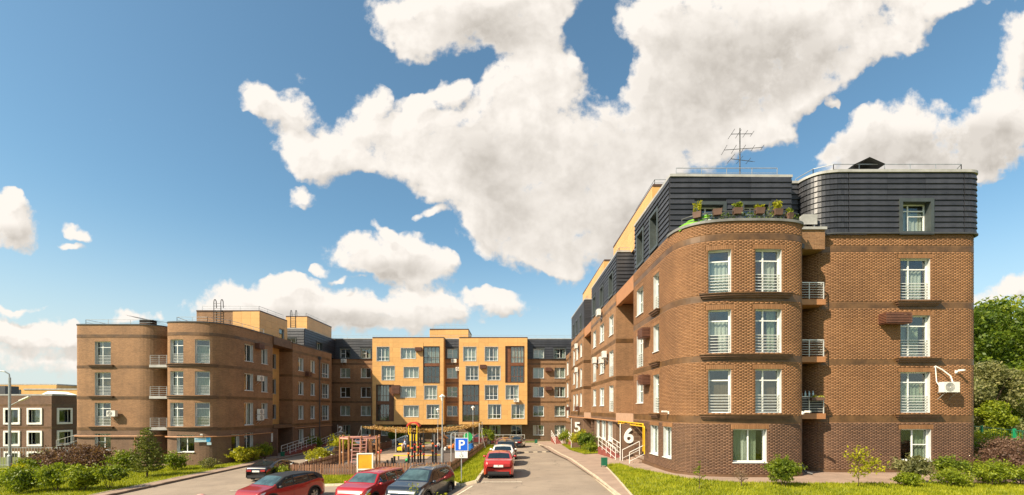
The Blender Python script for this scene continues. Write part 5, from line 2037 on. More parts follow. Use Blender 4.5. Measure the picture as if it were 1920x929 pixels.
build(mb, 'hood', MT['coping'], r)
mb = MB()
for x in (-.45, .4):
    for y in (-.3, .25):
        mb.box(x, x + .05, y, y + .05, -.02, .26)
build(mb, 'leg', MT['steel'], r)

# terrace: rail on the bay edge, planters hung on it
mb = MB()
pc = [s for s in np.linspace(sA(8.95, 24.2), sA(15.25, 23.9), 15)]
pts = [PA.off(s, -.12) for s in pc]
for a in pts[::2]:
    mb.bar((*a, 13.45), (*a, 13.92), .04)
for a, b in zip(pts[:-1], pts[1:]):
    mb.bar((*a, 13.92), (*b, 13.92), .045)
    mb.bar((*a, 13.66), (*b, 13.66), .03)
tag(build(mb, 'terrace_railing', MT['dark_metal']), 'thin dark railing along the curved terrace edge', 'railing')


def leaf_quads(P, nrm, size, asp=1.0, flat=0.0):
    """diamond leaves at points P facing about nrm"""
    n = len(P)
    a = npr.normal(size=(n, 3))
    nn = nrm * flat + a * (1 - flat)
    nn /= np.linalg.norm(nn, axis=1)[:, None] + 1e-9
    t = np.cross(nn, npr.normal(size=(n, 3)))
    t /= np.linalg.norm(t, axis=1)[:, None] + 1e-9
    b = np.cross(nn, t)
    s = size * npr.uniform(.6, 1.35, n)[:, None]
    v = np.stack([P - t * s * asp, P - b * s * .55 + t * s * .1, P + t * s * asp, P + b * s * .55 + t * s * .1], 1)
    return v.reshape(-1, 3), np.arange(n * 4).reshape(n, 4)


def blob_leaves(blobs, n, size, asp=1.0, shell=.3):
    bl = np.array(blobs, float)
    wgt = (bl[:, 3] * bl[:, 4] * bl[:, 5]) ** (2 / 3)
    idx = npr.choice(len(bl), n, p=wgt / wgt.sum())
    d = npr.normal(size=(n, 3))
    d /= np.linalg.norm(d, axis=1)[:, None]
    rr = 1 - np.abs(npr.normal(0, shell, n))
    rr = np.clip(rr, .15, 1.05) * (1 + .12 * np.sin(d[:, 0] * 7 + idx) * np.sin(d[:, 1] * 6 + idx * 2) * np.sin(d[:, 2] * 8))
    P = bl[idx, :3] + d * bl[idx, 3:6] * rr[:, None]
    return leaf_quads(P, d, size, asp, .35)


def foliage(name, root, v, f, mat):
    return tag(link(name, np_mesh(name, v, f, MT[mat]), root), kind='stuff')


def crown_blobs(h0, h1, r, n, lump=.45, seed=0):
    q = random.Random(seed)
    b = []
    for _ in range(n):
        a = q.uniform(0, 2 * math.pi)
        t = q.uniform(0, 1)
        z = h0 + (h1 - h0) * t
        w = r * math.sin(math.pi * min(.95, .18 + .72 * t)) ** .7
        e = w * math.sqrt(q.uniform(.05, 1)) * .8
        s = r * lump * q.uniform(.7, 1.25)
        b.append((e * math.cos(a), e * math.sin(a), z, s, s, s * .8))
    return b


def shrub(name, label, x, y, h, r, mat, n=1500, size=.07, nb=8, group=None, lump=.5, seed=1, cat='shrub', dz=0.12, asp=1.0):
    root = thing(name, label, cat, (x, y, T(x, y) + dz), 0, group)
    bl = crown_blobs(h * .28, h * .80, r * .85, nb, lump, seed)
    v, f = blob_leaves(bl, int(n * .72), size, asp, .30)
    # loose sprigs standing out of the outline
    m = int(n * .28)
    ns = 70
    q = npr.normal(size=(ns, 3))
    q[:, 2] = np.abs(q[:, 2]) * .9 + .1
    q /= np.linalg.norm(q, axis=1)[:, None]
    ln = npr.uniform(.75, 1.28, ns)
    k_ = npr.integers(0, ns, m)
    t_ = npr.uniform(.55, 1.0, m) * ln[k_]
    P = np.c_[q[k_, 0] * r * t_, q[k_, 1] * r * t_, h * .42 + q[k_, 2] * h * .55 * t_] + npr.normal(0, size * .9, (m, 3))
    v2, f2 = leaf_quads(P, q[k_], size * .9, asp * 1.15, .2)
    v, f = np.r_[v, v2], np.r_[f, f2 + len(v)]
    v[:, 2] = np.maximum(v[:, 2], .02)
    foliage('foliage', root, v, f, mat)
    mb = MB()
    for k in range(6):
        b = bl[k % len(bl)]
        mb.tube([(b[0] * .1, b[1] * .1, -.1), (b[0] * .5, b[1] * .5, b[2] * .55), (b[0], b[1], b[2])], [.022, .015, .006], 5)
    build(mb, 'stem', MT['bark'], root)
    return root


for k, (px, zb, pl_, hh, mat, lab) in enumerate((
        (1299, 13.86, True, .55, 'leaf_yel', 'brown planter with tall yellow plant at the left of the terrace rail'),
        (1343, 13.86, False, 0, '', 'empty brown planter on the terrace rail'),
        (1381, 13.86, True, .28, 'leaf_lime', 'brown planter with grassy yellow green plant at the middle of the terrace rail'),
        (1422, 13.86, True, .14, 'leaf_yel', 'brown planter with low yellow flowers on the terrace rail'),
        (1457, 13.82, True, .42, 'leaf_yel', 'brown planter with bushy yellow grass right of the terrace middle'),
        (1483, 13.66, True, .22, 'leaf_lime', 'small brown planter with green sprout at the right end of the terrace'))):
    x = (px - 959) * 23.3 / 853
    s = PA.near(x, 23.1)
    p, nn_ = PA.at(s)
    p = p - nn_ * .14
    r = thing('planter', lab, 'planter', (p[0], p[1], zb - .12), math.atan2(nn_[0], -nn_[1]), 'planters along the terrace')
    mb = MB()
    w = .215 if k < 5 else .15
    mb.v = [(-w * .85, -.13, 0), (w * .85, -.13, 0), (w * .85, .13, 0), (-w * .85, .13, 0), (-w, -.17, .3), (w, -.17, .3), (w, .17, .3), (-w, .17, .3)]
    mb.f = [(0, 3, 2, 1), (0, 1, 5, 4), (1, 2, 6, 5), (2, 3, 7, 6), (3, 0, 4, 7), (4, 5, 6, 7)]
    mb.m = [0] * 6
    mb.uv = [None] * 6
    build(mb, 'box', MT['planter'], r)
    if pl_:
        n = 130
        P = np.c_[npr.uniform(-w * .8, w * .8, n), npr.uniform(-.12, .12, n), .3 + hh * npr.uniform(0, 1, n) ** .7]
        P[:, 0] *= 1 + .3 * (P[:, 2] - .3) / max(hh, .1)
        v, f = leaf_quads(P, np.tile((0, 0, 1.0), (n, 1)), .05, 1.8, -.3)
        foliage('plant', r, v, f, mat)
r = thing('sun_blanket', 'bright green mat draped over the left terrace rail', 'mat', (9.3, 24.0, 13.5))
r.scale = (.85, .85, .85)
mb = MB()
gx = [(-.42, .42, .04), (-.2, .2, .14), (0.05, .03, .3), (.3, -.1, .36), (.5, -.2, .3), (.75, -.32, .42), (.98, -.42, .5), (1.1, -.5, .42)]
for (x0, y0, z0), (x1, y1, z1) in zip(gx[:-1], gx[1:]):
    mb.face([(x0 - .05, y0 - .2, z0 - .34), (x1 - .05, y1 - .2, z1 - .30), (x1, y1, z1), (x0, y0, z0)])
    mb.face([(x0, y0, z0), (x1, y1, z1), (x1 + .22, y1 + .35, z1 + .03), (x0 + .22, y0 + .35, z0 + .03)])
build(mb, 'cloth', MT['green_mat'], r)
for (px, lab, hh) in ((1353, 'thin plant stake left of the middle on the terrace', .9), (1442, 'thin plant stake with sprig on the terrace right side', 1.15)):
    x = (px - 959) * 23.9 / 853
    r = thing('plant_stake', lab, 'plant', (x, 23.9, 13.5))
    mb = MB()
    mb.tube([(0, 0, 0), (0.02, 0, hh)], .016, 5)
    build(mb, 'stake', MT['bark'], r)
    P = np.c_[npr.uniform(-.1, .12, 30), npr.uniform(-.1, .1, 30), npr.uniform(hh * .4, hh * .8, 30)]
    v, f = leaf_quads(P, np.tile((0, 0, 1.0), (30, 1)), .045)
    foliage('leaf', r, v, f, 'leaf_mid')

r = thing('terrace_greenery', 'low dark green plants growing along the curved terrace edge', 'plants', (12, 23.6, 13.45))
ss = npr.uniform(sA(10.0, 23.4), sA(15.2, 23.9), 900)
P = np.array([(*PA.off(float(q_), -.22), 0) for q_ in ss]) - np.array((12, 23.6, 0)) + np.c_[npr.normal(0, .05, 900), npr.normal(0, .08, 900), npr.uniform(.0, .42, 900)]
v, f = leaf_quads(P, np.tile((0, 0, 1.0), (900, 1)), .05)
foliage('leaf', r, v, f, 'leaf_dark')
r = thing('flower_box', 'flower box with yellow blooms on the lowest balcony rail', 'flower box', (16.45, 24.5, 4.28))
mb = MB()
mb.box(-.35, .35, -.12, .08, 0, .16)
build(mb, 'box', MT['planter'], r)
P = np.c_[npr.uniform(-.33, .33, 90), npr.uniform(-.11, .07, 90), npr.uniform(.14, .26, 90)]
v, f = leaf_quads(P, np.tile((0, 0, 1.0), (90, 1)), .045)
foliage('flower', r, v, f, 'leaf_yel')
mb = MB()
mb.box(15.36, 16.85, 24.68, 24.72, 3.62, 4.4)
tag(build(mb, 'privacy_screen', MT['trim']), 'dark screen behind the rail of the lowest balcony', 'screen')
for k in range(5):
    r = thing('bottle', ['leftmost', 'second from the left', 'middle', 'second from the right', 'rightmost'][k] + ' of the small pale bottles on the lowest balcony rail', 'bottle', (15.5 + k * .21, 24.66, 4.5), 0, 'bottles on the lowest balcony rail')
    mb = MB()
    mb.lathe([(.001, 0), (.045, 0), (.045, .16), (.018, .22), (.018, .30), (.001, .30)], 8)
    build(mb, 'glass', MT['sign_pale'], r, smooth=True)
# ------------------------------------------------------------------ gas pipes
mb = MB()
mb.tube([(8.45, 36, 2.86), (8.45, 29.25, 2.86), (8.45, 29.2, 2.8), (8.45, 29.2, 1.1)], .042, 8)
mb.tube([(8.45, 36, 2.7), (8.45, 28.95, 2.7), (8.45, 28.9, 2.6), (8.45, 28.9, .95)], .042, 8)
for y in (35, 33, 31):
    mb.bar((8.7, y, 2.78), (8.42, y, 2.78), .04)
tag(build(mb, 'gas_pipe', MT['pipe_yellow']), 'yellow double gas pipe along the wall turning down beside entrance 6', 'pipe')
mb = MB()
mb.tube([(8.45, 36.0, 2.84), (8.42, 49, 2.84), (8.25, 56, 2.8), (8.2, 66, 2.75)], .06, 8)
tag(build(mb, 'gas_pipe', MT['pipe_brown']), 'tan gas pipe running along the right-hand wing toward entrance 5', 'pipe')
for PP, a, b, lab in ((P1L, .8, P1L.L - 1.0, 'tan gas pipe across the leftmost block above its ground floor'), (P2L, 2.5, P2L.L, 'tan gas pipe wrapping the left rounded block above its ground floor'),
                      (P3L, 1.9, P3L.L - 5.5, 'tan gas pipe on the left wing beyond entrance 1')):
    mb = MB()
    mb.tube([PP.off(s, .16, 1.12 + (.3 if PP is P3L else 0)) for s in PP.breaks(a, b)], .06, 8)
    if PP is P1L:
        for x in (-37.6, -37.0):
            mb.tube([(x, 45.45, 1.1), (x, 45.45, -1.2)], .05, 6)
    tag(build(mb, 'gas_pipe', MT['pipe_brown']), lab, 'pipe')
mb = MB()
mb.tube([(8.35, 64.75, 12.0), (8.3, 64.7, 11.4), (8.3, 64.7, 2.2)], .06, 6)
tag(build(mb, 'downpipe', MT['dark_metal']), 'dark downpipe at the far end of the right-hand wing', 'pipe')
q = wy(64.2)
mb = MB()
mb.tube([(q[0] + .15, q[1], 10.9), (q[0] + .15, q[1], -1.4)], .07, 6)
mb.box(q[0], q[0] + .35, q[1] - .2, q[1] + .2, 10.8, 11.2)
tag(build(mb, 'downpipe', MT['dark_metal']), 'dark downpipe left of the triple windows on the left wing', 'pipe')
q = wy(53.0)
# address plate: a white street plate with a blue number field
s = P2L.near(-30.7, 44.2)
s1 = P2L.near(-29.5, 44.6)
r = thing('address_plate', 'white and blue address plate on the rounded left block', 'sign', (*P2L.off(s, .16), .62))
(pa, _), (pb, _) = P2L.at(s), P2L.at(s1)
r.rotation_euler = (0, 0, math.atan2(pb[1] - pa[1], pb[0] - pa[0]))
mb = MB()
mb.box(0, 1.35, -.03, 0, 0, .5)
build(mb, 'board', MT['sign_pale'], r)
mb = MB()
mb.box(1.0, 1.35, -.04, -.031, .0, .5)
build(mb, 'number_field', MT['sign_cyan'], r)
mb = MB()
mb.box(1.05, 1.42, -.03, 0, -.3, -.03)
build(mb, 'lower_plate', MT['sign_pale'], r)
mb = MB()
for k in range(9):
    mb.box(.1 + k * .09, .15 + k * .09, -.035, -.031, .2, .3)
build(mb, 'lettering', MT['sign_cyan'], r)
mb = MB()
mb.bar((.7, -.02, .55), (.7, -.3, .75), .04)
mb.box(.6, .8, -.42, -.26, .68, .8)
build(mb, 'lamp', MT['white_paint'], r)

# ------------------------------------------------------------------ entrances
def rail_set(mb, a, b, h=.95, posts=4, mid=2):
    a, b = Vector(a), Vector(b)
    for k in range(posts):
        p = a + (b - a) * (k / (posts - 1))
        mb.bar(p, p + Vector((0, 0, h)), .036)
    for k in range(mid + 1):
        z = Vector((0, 0, h * (1 - k / (mid + .6))))
        mb.bar(a + z, b + z, .04 if k == 0 else .025)


def number_wall(ch, label, x0, x1, y, z0, z1, zc, mat, h=1.02, rz=0):
    r = thing('entrance_number_wall', label, 'entrance wall', (x0, y, z0), rz)
    mb = MB()
    w = x1 - x0
    mb.auto = True
    mb.box(0, w, 0, .2, -.6, z1 - z0)
    build(mb, 'wall', MT[mat], r)
    numeral(ch, r, Matrix.Translation((w * .5, -.05, zc - z0 - h / 2)), h)
    mb = MB()
    mb.box(-.05, 0.0, -.05, .0, -.3, z1 - z0 + .02)
    build(mb, 'post', MT['white_paint'], r)
    return r


number_wall('6', 'brick screen wall with large white number 6 at the near right entrance', 7.75, 8.9, 32.35, 0.0, 2.78, 1.95, 'wall_low')
number_wall('5', 'brick screen wall with large white number 5 at the far right entrance', 6.5, 7.75, 49.3, -.8, 2.78, 1.9, 'wall_low')
number_wall('1', 'dark screen wall with white number 1 at the left wing entrance', -28.25, -27.1, 52.6, -1.6, 1.5, .58, 'wall_dark')
number_wall('2', 'dark screen wall with white number 2 in the far left corner', -26.9, -26.1, 70.5, -1.4, 1.4, .7, 'wall_dark', .9, rad(35))
r = thing('entrance_steps', 'concrete steps with white handrail beside the number 6 wall', 'steps', (7.8, 30.9, 0))
for k in range(4):
    mb = MB()
    mb.box(k * .3, 1.3, -.9, 1.2, -.2 + k * .15 if k else -.3, k * .15 + .14)
    build(mb, 'step', MT['pave'], r)
mb = MB()
rail_set(mb, (.0, -.8, .0), (1.2, -.8, .6), .95, 2, 1)
rail_set(mb, (.0, 1.1, .0), (1.2, 1.1, .6), .95, 2, 1)
build(mb, 'handrail', MT['white_paint'], r)


def ramp(label, x0, x1, ya, yb, z0, z1, side='both'):
    r = thing('entrance_ramp', label, 'ramp', (x0, ya, z0))
    mb = MB()
    L = yb - ya
    w = x1 - x0
    mb.v = [(0, 0, -.3), (w, 0, -.3), (w, L, -.3), (0, L, -.3), (0, 0, .02), (w, 0, .02), (w, L, z1 - z0), (0, L, z1 - z0)]
    mb.f = [(0, 3, 2, 1), (4, 5, 6, 7), (0, 1, 5, 4), (1, 2, 6, 5), (2, 3, 7, 6), (3, 0, 4, 7)]
    mb.m = [0] * 6
    mb.uv = [None] * 6
    build(mb, 'deck', MT['step_red'], r)
    for x in (0.04, w - .04):
        mb = MB()
        rail_set(mb, (x, 0, 0), (x, L, z1 - z0), .95, max(3, round(abs(L) / 1.2)), 2)
        build(mb, 'handrail', MT['white_paint'], r)
    return r


ramp('red ramp with white rails by entrance 6', 7.5, 8.45, 33.0, 39.5, .05, .55)
ramp('white railed ramp by entrance 5', 7.1, 8.1, 50.3, 57.0, -.75, .0)
ramp('white railed ramp near the far right corner', 5.9, 6.9, 61.5, 68, -1.0, -.3)
ramp('grey railed ramp by the left wing entrance 1', -27.0, -25.9, 53.3, 60.5, -1.45, -.8)
ramp('grey railed ramp in the far left corner', -26.4, -25.4, 63.0, 69.5, -1.3, -.6)
r = thing('entrance_railing', 'long white railing before the ground floor behind the playground', 'railing', (-3.5, 69.5, -1.2))
mb = MB()
rail_set(mb, (0, 0, 0), (5.5, 0, 0), 1.1, 6, 1)
rail_set(mb, (-8, 0, 0), (0, 0, 0), 1.1, 8, 1)
build(mb, 'rail', MT['white_paint'], r)


def bin_(x, y, label):
    r = thing('litter_bin', label, 'bin', (x, y, T(x, y) + .12), 0, 'green litter bins')
    mb = MB()
    mb.v = [(-.15, -.14, .1), (.15, -.14, .1), (.15, .14, .1), (-.15, .14, .1), (-.18, -.17, .56), (.18, -.17, .56), (.18, .17, .56), (-.18, .17, .56)]
    mb.f = [(0, 3, 2, 1), (0, 1, 5, 4), (1, 2, 6, 5), (2, 3, 7, 6), (3, 0, 4, 7)]
    mb.m = [0] * 5
    mb.uv = [None] * 5
    mb.box(-.16, .16, -.15, .15, .48, .5)
    build(mb, 'bucket', MT['bin_green'], r)
    mb = MB()
    for x_ in (-.2, .17):
        mb.box(x_, x_ + .03, -.02, .02, -.05, .6)
    mb.box(-.2, .2, -.02, .02, .58, .61)
    build(mb, 'stand', MT['bin_green'], r)


bin_(5.95, 29.2, 'small green litter bin on the corner of the right lawn')
bin_(-25.75, 51.2, 'small green litter bin on the left pavement near entrance 1')
bin_(3.4, 63.0, 'small green litter bin at the far end of the road')
r = thing('bollard', 'round pink topped concrete bollard at the bottom edge', 'bollard', (-16.4, 24.0, T(-16.4, 24.0)))
mb = MB()
mb.ball((0, 0, .42), .3, .3, .26, 16, 8)
build(mb, 'dome', MT['pink_paint'], r, smooth=True)
mb = MB()
mb.lathe([(.34, -.1), (.34, .3), (.28, .36)], 16)
build(mb, 'base', MT['kerb'], r)

# ------------------------------------------------------------------ parking sign
r = thing('parking_sign', 'blue P parking sign with wheelchair plate on a thin post', 'road sign', (-2.78, 25.3, T(-2.78, 25.3) + .1), rad(3))
mb = MB()
mb.tube([(0, .04, -.2), (0, .04, 2.45)], .03, 8)
build(mb, 'post', MT['steel'], r)
mb = MB()
mb.box(-.37, .37, -.02, 0.0, 1.72, 2.45)
build(mb, 'back_plate', MT['sign_white'], r)
mb = MB()
mb.box(-.34, .34, -.026, -.021, 1.75, 2.42)
build(mb, 'blue_field', MT['sign_blue'], r)
numeral('P', r, Matrix.Translation((0, -.03, 1.83)), .5, 'sign_white', .002, .012)
mb = MB()
mb.box(-.34, .34, -.02, 0.0, 1.33, 1.69)
build(mb, 'lower_plate', MT['sign_white'], r)
mb = MB()
y_ = -.025
cx, cz = 0.0, 1.47
for k in range(14):
    a0, a1 = rad(150 + k * 17), rad(150 + (k + 1) * 17)
    mb.face([(cx + .075 * math.cos(a0), y_, cz + .075 * math.sin(a0)), (cx + .075 * math.cos(a1), y_, cz + .075 * math.sin(a1)),
             (cx + .095 * math.cos(a1), y_, cz + .095 * math.sin(a1)), (cx + .095 * math.cos(a0), y_, cz + .095 * math.sin(a0))])
mb.bar((-.02, y_, 1.61), (-.01, y_, 1.50), .02, .004)
mb.bar((-.01, y_, 1.50), (.07, y_, 1.495), .02, .004)
mb.bar((.07, y_, 1.495), (.11, y_, 1.40), .02, .004)
mb.bar((-.015, y_, 1.555), (.06, y_, 1.55), .016, .004)
mb.ball((-.02, y_, 1.64), .022, .004, .022, 8, 4)
build(mb, 'wheelchair_symbol', MT['black_ink'], r)


# ------------------------------------------------------------------ lamps
def lamp(label, x, y, h, thick=True):
    r = thing('street_lamp', label, 'street lamp', (x, y, T(x, y)), 0, 'courtyard lamps')
    mb = MB()
    mb.tube([(0, 0, 0), (0, 0, 1.45), (0, 0, 1.5), (0, 0, h - .5)], [.13, .13, .07, .045] if thick else [.07, .07, .05, .04], 10)
    build(mb, 'post', MT['steel'], r)
    mb = MB()
    mb.lathe([(.05, h - .5), (.15, h - .22), (.25, h - .15), (.25, h - .11), (.04, h + .06), (.0, h + .08)], 4)
    build(mb, 'lamp_head', MT['white_paint'], r)
    return r


lamp('tall grey courtyard lamp with diamond head in front of the playground', -5.85, 38.5, 5.95)
lamp('small courtyard lamp left of the yellow bay gap, behind the tall lamp', -9.7, 60.0, 5.2, False)
lamp('slim courtyard lamp near the right playground fence', -4.9, 58.0, 5.4, False)
r = thing('street_lamp', 'tall grey street lamp with curved arm at the left edge', 'street lamp', (-41.9, 38, -2.0), 0)
mb = MB()
mb.tube([(0, 0, -.3), (0, 0, 1.9), (0, 0, 2.0), (0, 0, 8.45)], [.16, .16, .10, .085], 10)
build(mb, 'post', MT['steel'], r)
mb = MB()
mb.tube([(0, 0, 8.4), (-.05, 0, 8.75), (-.3, -.1, 8.95), (-1.6, -.4, 9.15)], .05, 8)
build(mb, 'arm', MT['steel'], r)
mb = MB()
mb.box(-2.3, -1.5, -.6, -.3, 9.1, 9.2)
build(mb, 'lamp_head', MT['white_paint'], r)
r = thing('street_lamp', 'second street lamp with short slanted white head behind the tall left one', 'street lamp', (-46.9, 42.5, -2.2), 0)
mb = MB()
mb.tube([(0, 0, -.3), (0, 0, 6.3)], [.1, .07], 8)
build(mb, 'post', MT['steel'], r)
mb = MB()
mb.tube([(0, 0, 6.3), (1.1, 0, 6.85)], .04, 8)
build(mb, 'arm', MT['steel'], r)
mb = MB()
mb.bar((1.0, 0, 6.8), (1.9, 0, 7.2), .26, .1)
build(mb, 'lamp_head', MT['white_paint'], r)


# ------------------------------------------------------------------ fences
def picket_fence(label, a, b, h=.88, pitch=.225, pw=.15, bay=2.6, capw=True):
    a, b = Vector(a), Vector(b)
    L = (b - a).length
    ang = math.atan2(b.y - a.y, b.x - a.x)
    r = thing('picket_fence', label, 'fence', (a.x, a.y, T(a.x, a.y)))
    mbp = MB()
    w = pw / 2
    o_ = [(-w, 0), (w, 0), (w, h - .07), (w * .5, h), (-w * .5, h), (-w, h - .07)]
    mbp.face([(x, -.012, z) for x, z in o_])
    mbp.face([(x, .012, z) for x, z in reversed(o_)])
    for (p, q) in zip(o_, o_[1:] + o_[:1]):
        mbp.face([(p[0], -.012, p[1]), (p[0], .012, p[1]), (q[0], .012, q[1]), (q[0], -.012, q[1])])
    me = mbp.mesh('picket', MT['wood_brown'])
    n = int(L / pitch)
    z0 = r.location.z
    for k in range(n):
        p = a + (b - a) * ((k + .5) / n)
        o = link('picket', me, r)
        o.location = (p.x - a.x, p.y - a.y, T(p.x, p.y) - z0 + .06 + rnd.uniform(-.012, .012))
        o.rotation_euler = (rnd.uniform(-.02, .02), rnd.uniform(-.015, .015), ang)
    d = (b - a).normalized()
    nrm = Vector((-d.y, d.x)) * .04
    m = max(1, round(L / bay))
    for zz in (.25, .68):
        mb = MB()
        for k in range(m):
            p, q = a + (b - a) * (k / m) + nrm, a + (b - a) * ((k + 1) / m) + nrm
            mb.bar((p.x - a.x, p.y - a.y, T(p.x, p.y) - z0 + zz), (q.x - a.x, q.y - a.y, T(q.x, q.y) - z0 + zz), .05, .08)
        build(mb, 'rail', MT['wood_brown'], r)
    mb = MB()
    mb.box(-.06, .06, -.06, .06, -.3, h + .1)
    pm = mb.mesh('fence_post', MT['wood_brown'])
    mb = MB()
    mb.box(-.07, .07, -.07, .07, h + .1, h + .14)
    cm = mb.mesh('post_cap', MT['white_paint'])
    for k in range(m + 1):
        p = a + (b - a) * (k / m) + nrm * 2
        o = link('fence_post', pm, r)
        o.location = (p.x - a.x, p.y - a.y, T(p.x, p.y) - z0)
        o.rotation_euler = (0, 0, ang)
        if capw:
            link('post_cap', cm, o)
    return r


picket_fence('brown picket fence along the front of the playground behind the parked cars', (-16.8, 34.9), (-4.25, 31.05), capw=False)
picket_fence('brown picket fence along the left side of the playground', (-16.85, 35.0), (-16.55, 63.0))
picket_fence('brown picket fence on the right of the playground beside the grass verge', (-4.12, 31.1), (-3.3, 61.5), capw=False)
r = thing('mesh_fence', 'thin dark railing fence in front of the low left building', 'fence', (-52, 48, T(-52, 48)))
mb = MB()
for k in range(56):
    mb.bar((-10 + k * .3, 0, 0), (-10 + k * .3, 0, 2.0), .035)
tag(build(mb, 'bar', MT['steel'], r), kind='stuff')
mb = MB()
mb.bar((-10, 0, 1.95), (6.6, 0, 1.95), .05)
build(mb, 'rail', MT['steel'], r)
mb = MB()
mb.bar((-10, 0, .15), (6.6, 0, .15), .05)
build(mb, 'rail', MT['steel'], r)
r = thing('bridge_railing', 'pale tubular railing between the low left building and the brick block', 'railing', (-56, 56, -1.2))
mb = MB()
rail_set(mb, (0, 0, 0), (9, -1.5, 2.2), 1.2, 8, 1)
build(mb, 'rail', MT['coping'], r)
r = thing('metal_fence', 'green metal fence in front of the trees at the right', 'fence', (37.2, 36, .5))
for i, (a, b) in enumerate((((37.2, 36), (33.6, 30.4)), ((41, 42), (37.2, 36)), ((33.6, 30.4), (30.4, 25.4)))):
    mb = MB()
    for z in (.25, 1.1, 1.9):
        mb.bar((a[0] - 37.2, a[1] - 36, z), (b[0] - 37.2, b[1] - 36, z), .05)
    for k in range(1, 14):
        p = (a[0] + (b[0] - a[0]) * k / 14, a[1] + (b[1] - a[1]) * k / 14)
        mb.bar((p[0] - 37.2, p[1] - 36, .25), (p[0] - 37.2, p[1] - 36, 1.9), .014)
    build(mb, 'panel', MT['fence_green'], r)
for p in ((41, 42), (37.2, 36), (33.6, 30.4), (30.4, 25.4)):
    mb = MB()
    mb.box(p[0] - 37.26, p[0] - 37.14, p[1] - 36.06, p[1] - 35.94, -.6, 2.02)
    build(mb, 'fence_post', MT['fence_green'], r)
# ------------------------------------------------------------------ cars
def lerp_prof(pr, x):
    xs = [p[0] for p in pr]
    zs = [p[1] for p in pr]
    return float(np.interp(x, xs, zs))


class Car:
    def __init__(self, L, W, H, top, belt, R=.33, wb=2.6, fo=.85, zsill=.22):
        self.L, self.W = L, W
        self.R, self.zs = R, zsill
        self.wx = (-(wb - (L - 2 * fo - wb) * 0) / 2, wb / 2)
        xs = np.linspace(-L / 2, L / 2, 241)
        tz = np.interp(xs, [p[0] for p in top], [p[1] for p in top])
        bz = np.interp(xs, [p[0] for p in belt], [p[1] for p in belt])
        ker = np.hanning(15)
        ker /= ker.sum()

        def sm(z):
            return np.convolve(np.r_[[z[0]] * 7, z, [z[-1]] * 7], ker, 'valid')
        self.xs, self.tz, self.bz = xs, sm(tz), np.minimum(sm(bz), sm(tz) - .015)

    def t(self, x):
        return float(np.interp(x, self.xs, self.tz))

    def b(self, x):
        return float(np.interp(x, self.xs, self.bz))

    def w(self, x):
        u = abs(x) / (self.L / 2)
        return self.W / 2 * (1 - .035 * u ** 2 - .17 * max(0, (u - .80) / .20) ** 2.2)

    def zb(self, x):
        z = self.zs + .10 * max(0, (abs(x) / (self.L / 2) - .86) / .14)
        ra = self.R + .055
        for c in self.wx:
            if abs(x - c) < ra:
                z = max(z, self.R + math.sqrt(ra * ra - (x - c) ** 2))
        return z

    def side(self, x, f):
        """point on the lower side, f 0 sill .. 1 beltline"""
        w, z0, b = self.w(x), self.zb(x), self.b(x)
        z = z0 + (b - z0) * f
        g = (z - self.zs) / (b - self.zs)
        return Vector((x, w * (.945 + .055 * math.sin(math.pi * min(1, .12 + .80 * g)) + .012 * math.sin(g * 9)), z))

    def glass(self, x, f):
        """point on the greenhouse side, f 0 beltline .. 1 roof edge"""
        w, b, t = self.w(x), self.b(x), self.t(x)
        g = t - b
        return Vector((x, w * .95 - .30 * g * f - .10 * g * f * f, b + .90 * g * f))

    def topp(self, x, v):
        e = self.glass(x, 1)
        t = self.t(x)
        return Vector((x, e.y * v, e.z + (t - e.z) * (1 - v * v)))

    def body(self, name, mats, roof_black, parent):
        st = sorted(set(list(np.linspace(-self.L / 2, self.L / 2, 61)) + [c + s * (self.R + .055) * k for c in self.wx for s in (-1, 1) for k in (1.0, .985, .93, .8)]))
        rings = []
        for x in st:
            r = [self.side(x, f) for f in (0, .2, .42, .62, .8, .92, 1)] + [self.glass(x, f) for f in (.25, .5, .75, .93, 1)] + [self.topp(x, v) for v in (.93, .7, .35, 0)]
            rings.append([p for p in r] + [Vector((p.x, -p.y, p.z)) for p in reversed(r[:-1])])
        mb = MB()
        n = len(rings[0])
        for r in rings:
            mb.v.extend([tuple(p) for p in r])
        for i in range(len(rings) - 1):
            for j in range(n - 1):
                a = i * n + j
                mb.f.append((a, a + 1, a + n + 1, a + n))
                xm = (st[i] + st[i + 1]) / 2
                g = self.t(xm) - self.b(xm)
                jj = min(j, n - 2 - j)
                mb.m.append(1 if roof_black and g > .22 and jj >= 6 else 0)
                mb.uv.append(None)
        for i in (0, len(rings) - 1):
            idx = [i * n + j for j in range(n)]
            mb.f.append(tuple(idx if i == 0 else reversed(idx)))
            mb.m.append(0)
            mb.uv.append(None)
        o = build(mb, name, mats, parent, smooth=True)
        return o

    def patch(self, name, fn, q, mat, parent, nu=8, nv=4, off=.006, mirror=False, label=None):
        """four corners in the surface's own parameters, mapped on the body and lifted by off"""
        (a, b, c, d) = [Vector(k) for k in q]
        mb = MB()
        for i in range(nu + 1):
            for j in range(nv + 1):
                u, v = i / nu, j / nv
                p = (a * (1 - u) + b * u) * (1 - v) + (d * (1 - u) + c * u) * v
                P = fn(p.x, p.y)
                e = .01
                t1, t2 = fn(p.x + e, p.y) - P, fn(p.x, p.y + e) - P
                nn = t1.cross(t2)
                if nn.length > 0:
                    nn.normalize()
                ref = Vector((0, P.y, .45)) if fn != self.topp else Vector((0, 0, 1))
                if nn.dot(ref) < 0:
                    nn = -nn
                P = P + nn * off
                mb.v.append((P.x, -P.y if mirror else P.y, P.z))
        for i in range(nu):
            for j in range(nv):
                k = i * (nv + 1) + j
                mb.f.append((k, k + 1, k + nv + 2, k + nv + 1))
                mb.m.append(0)
                mb.uv.append(None)
        return build(mb, name, mat, parent, smooth=True)


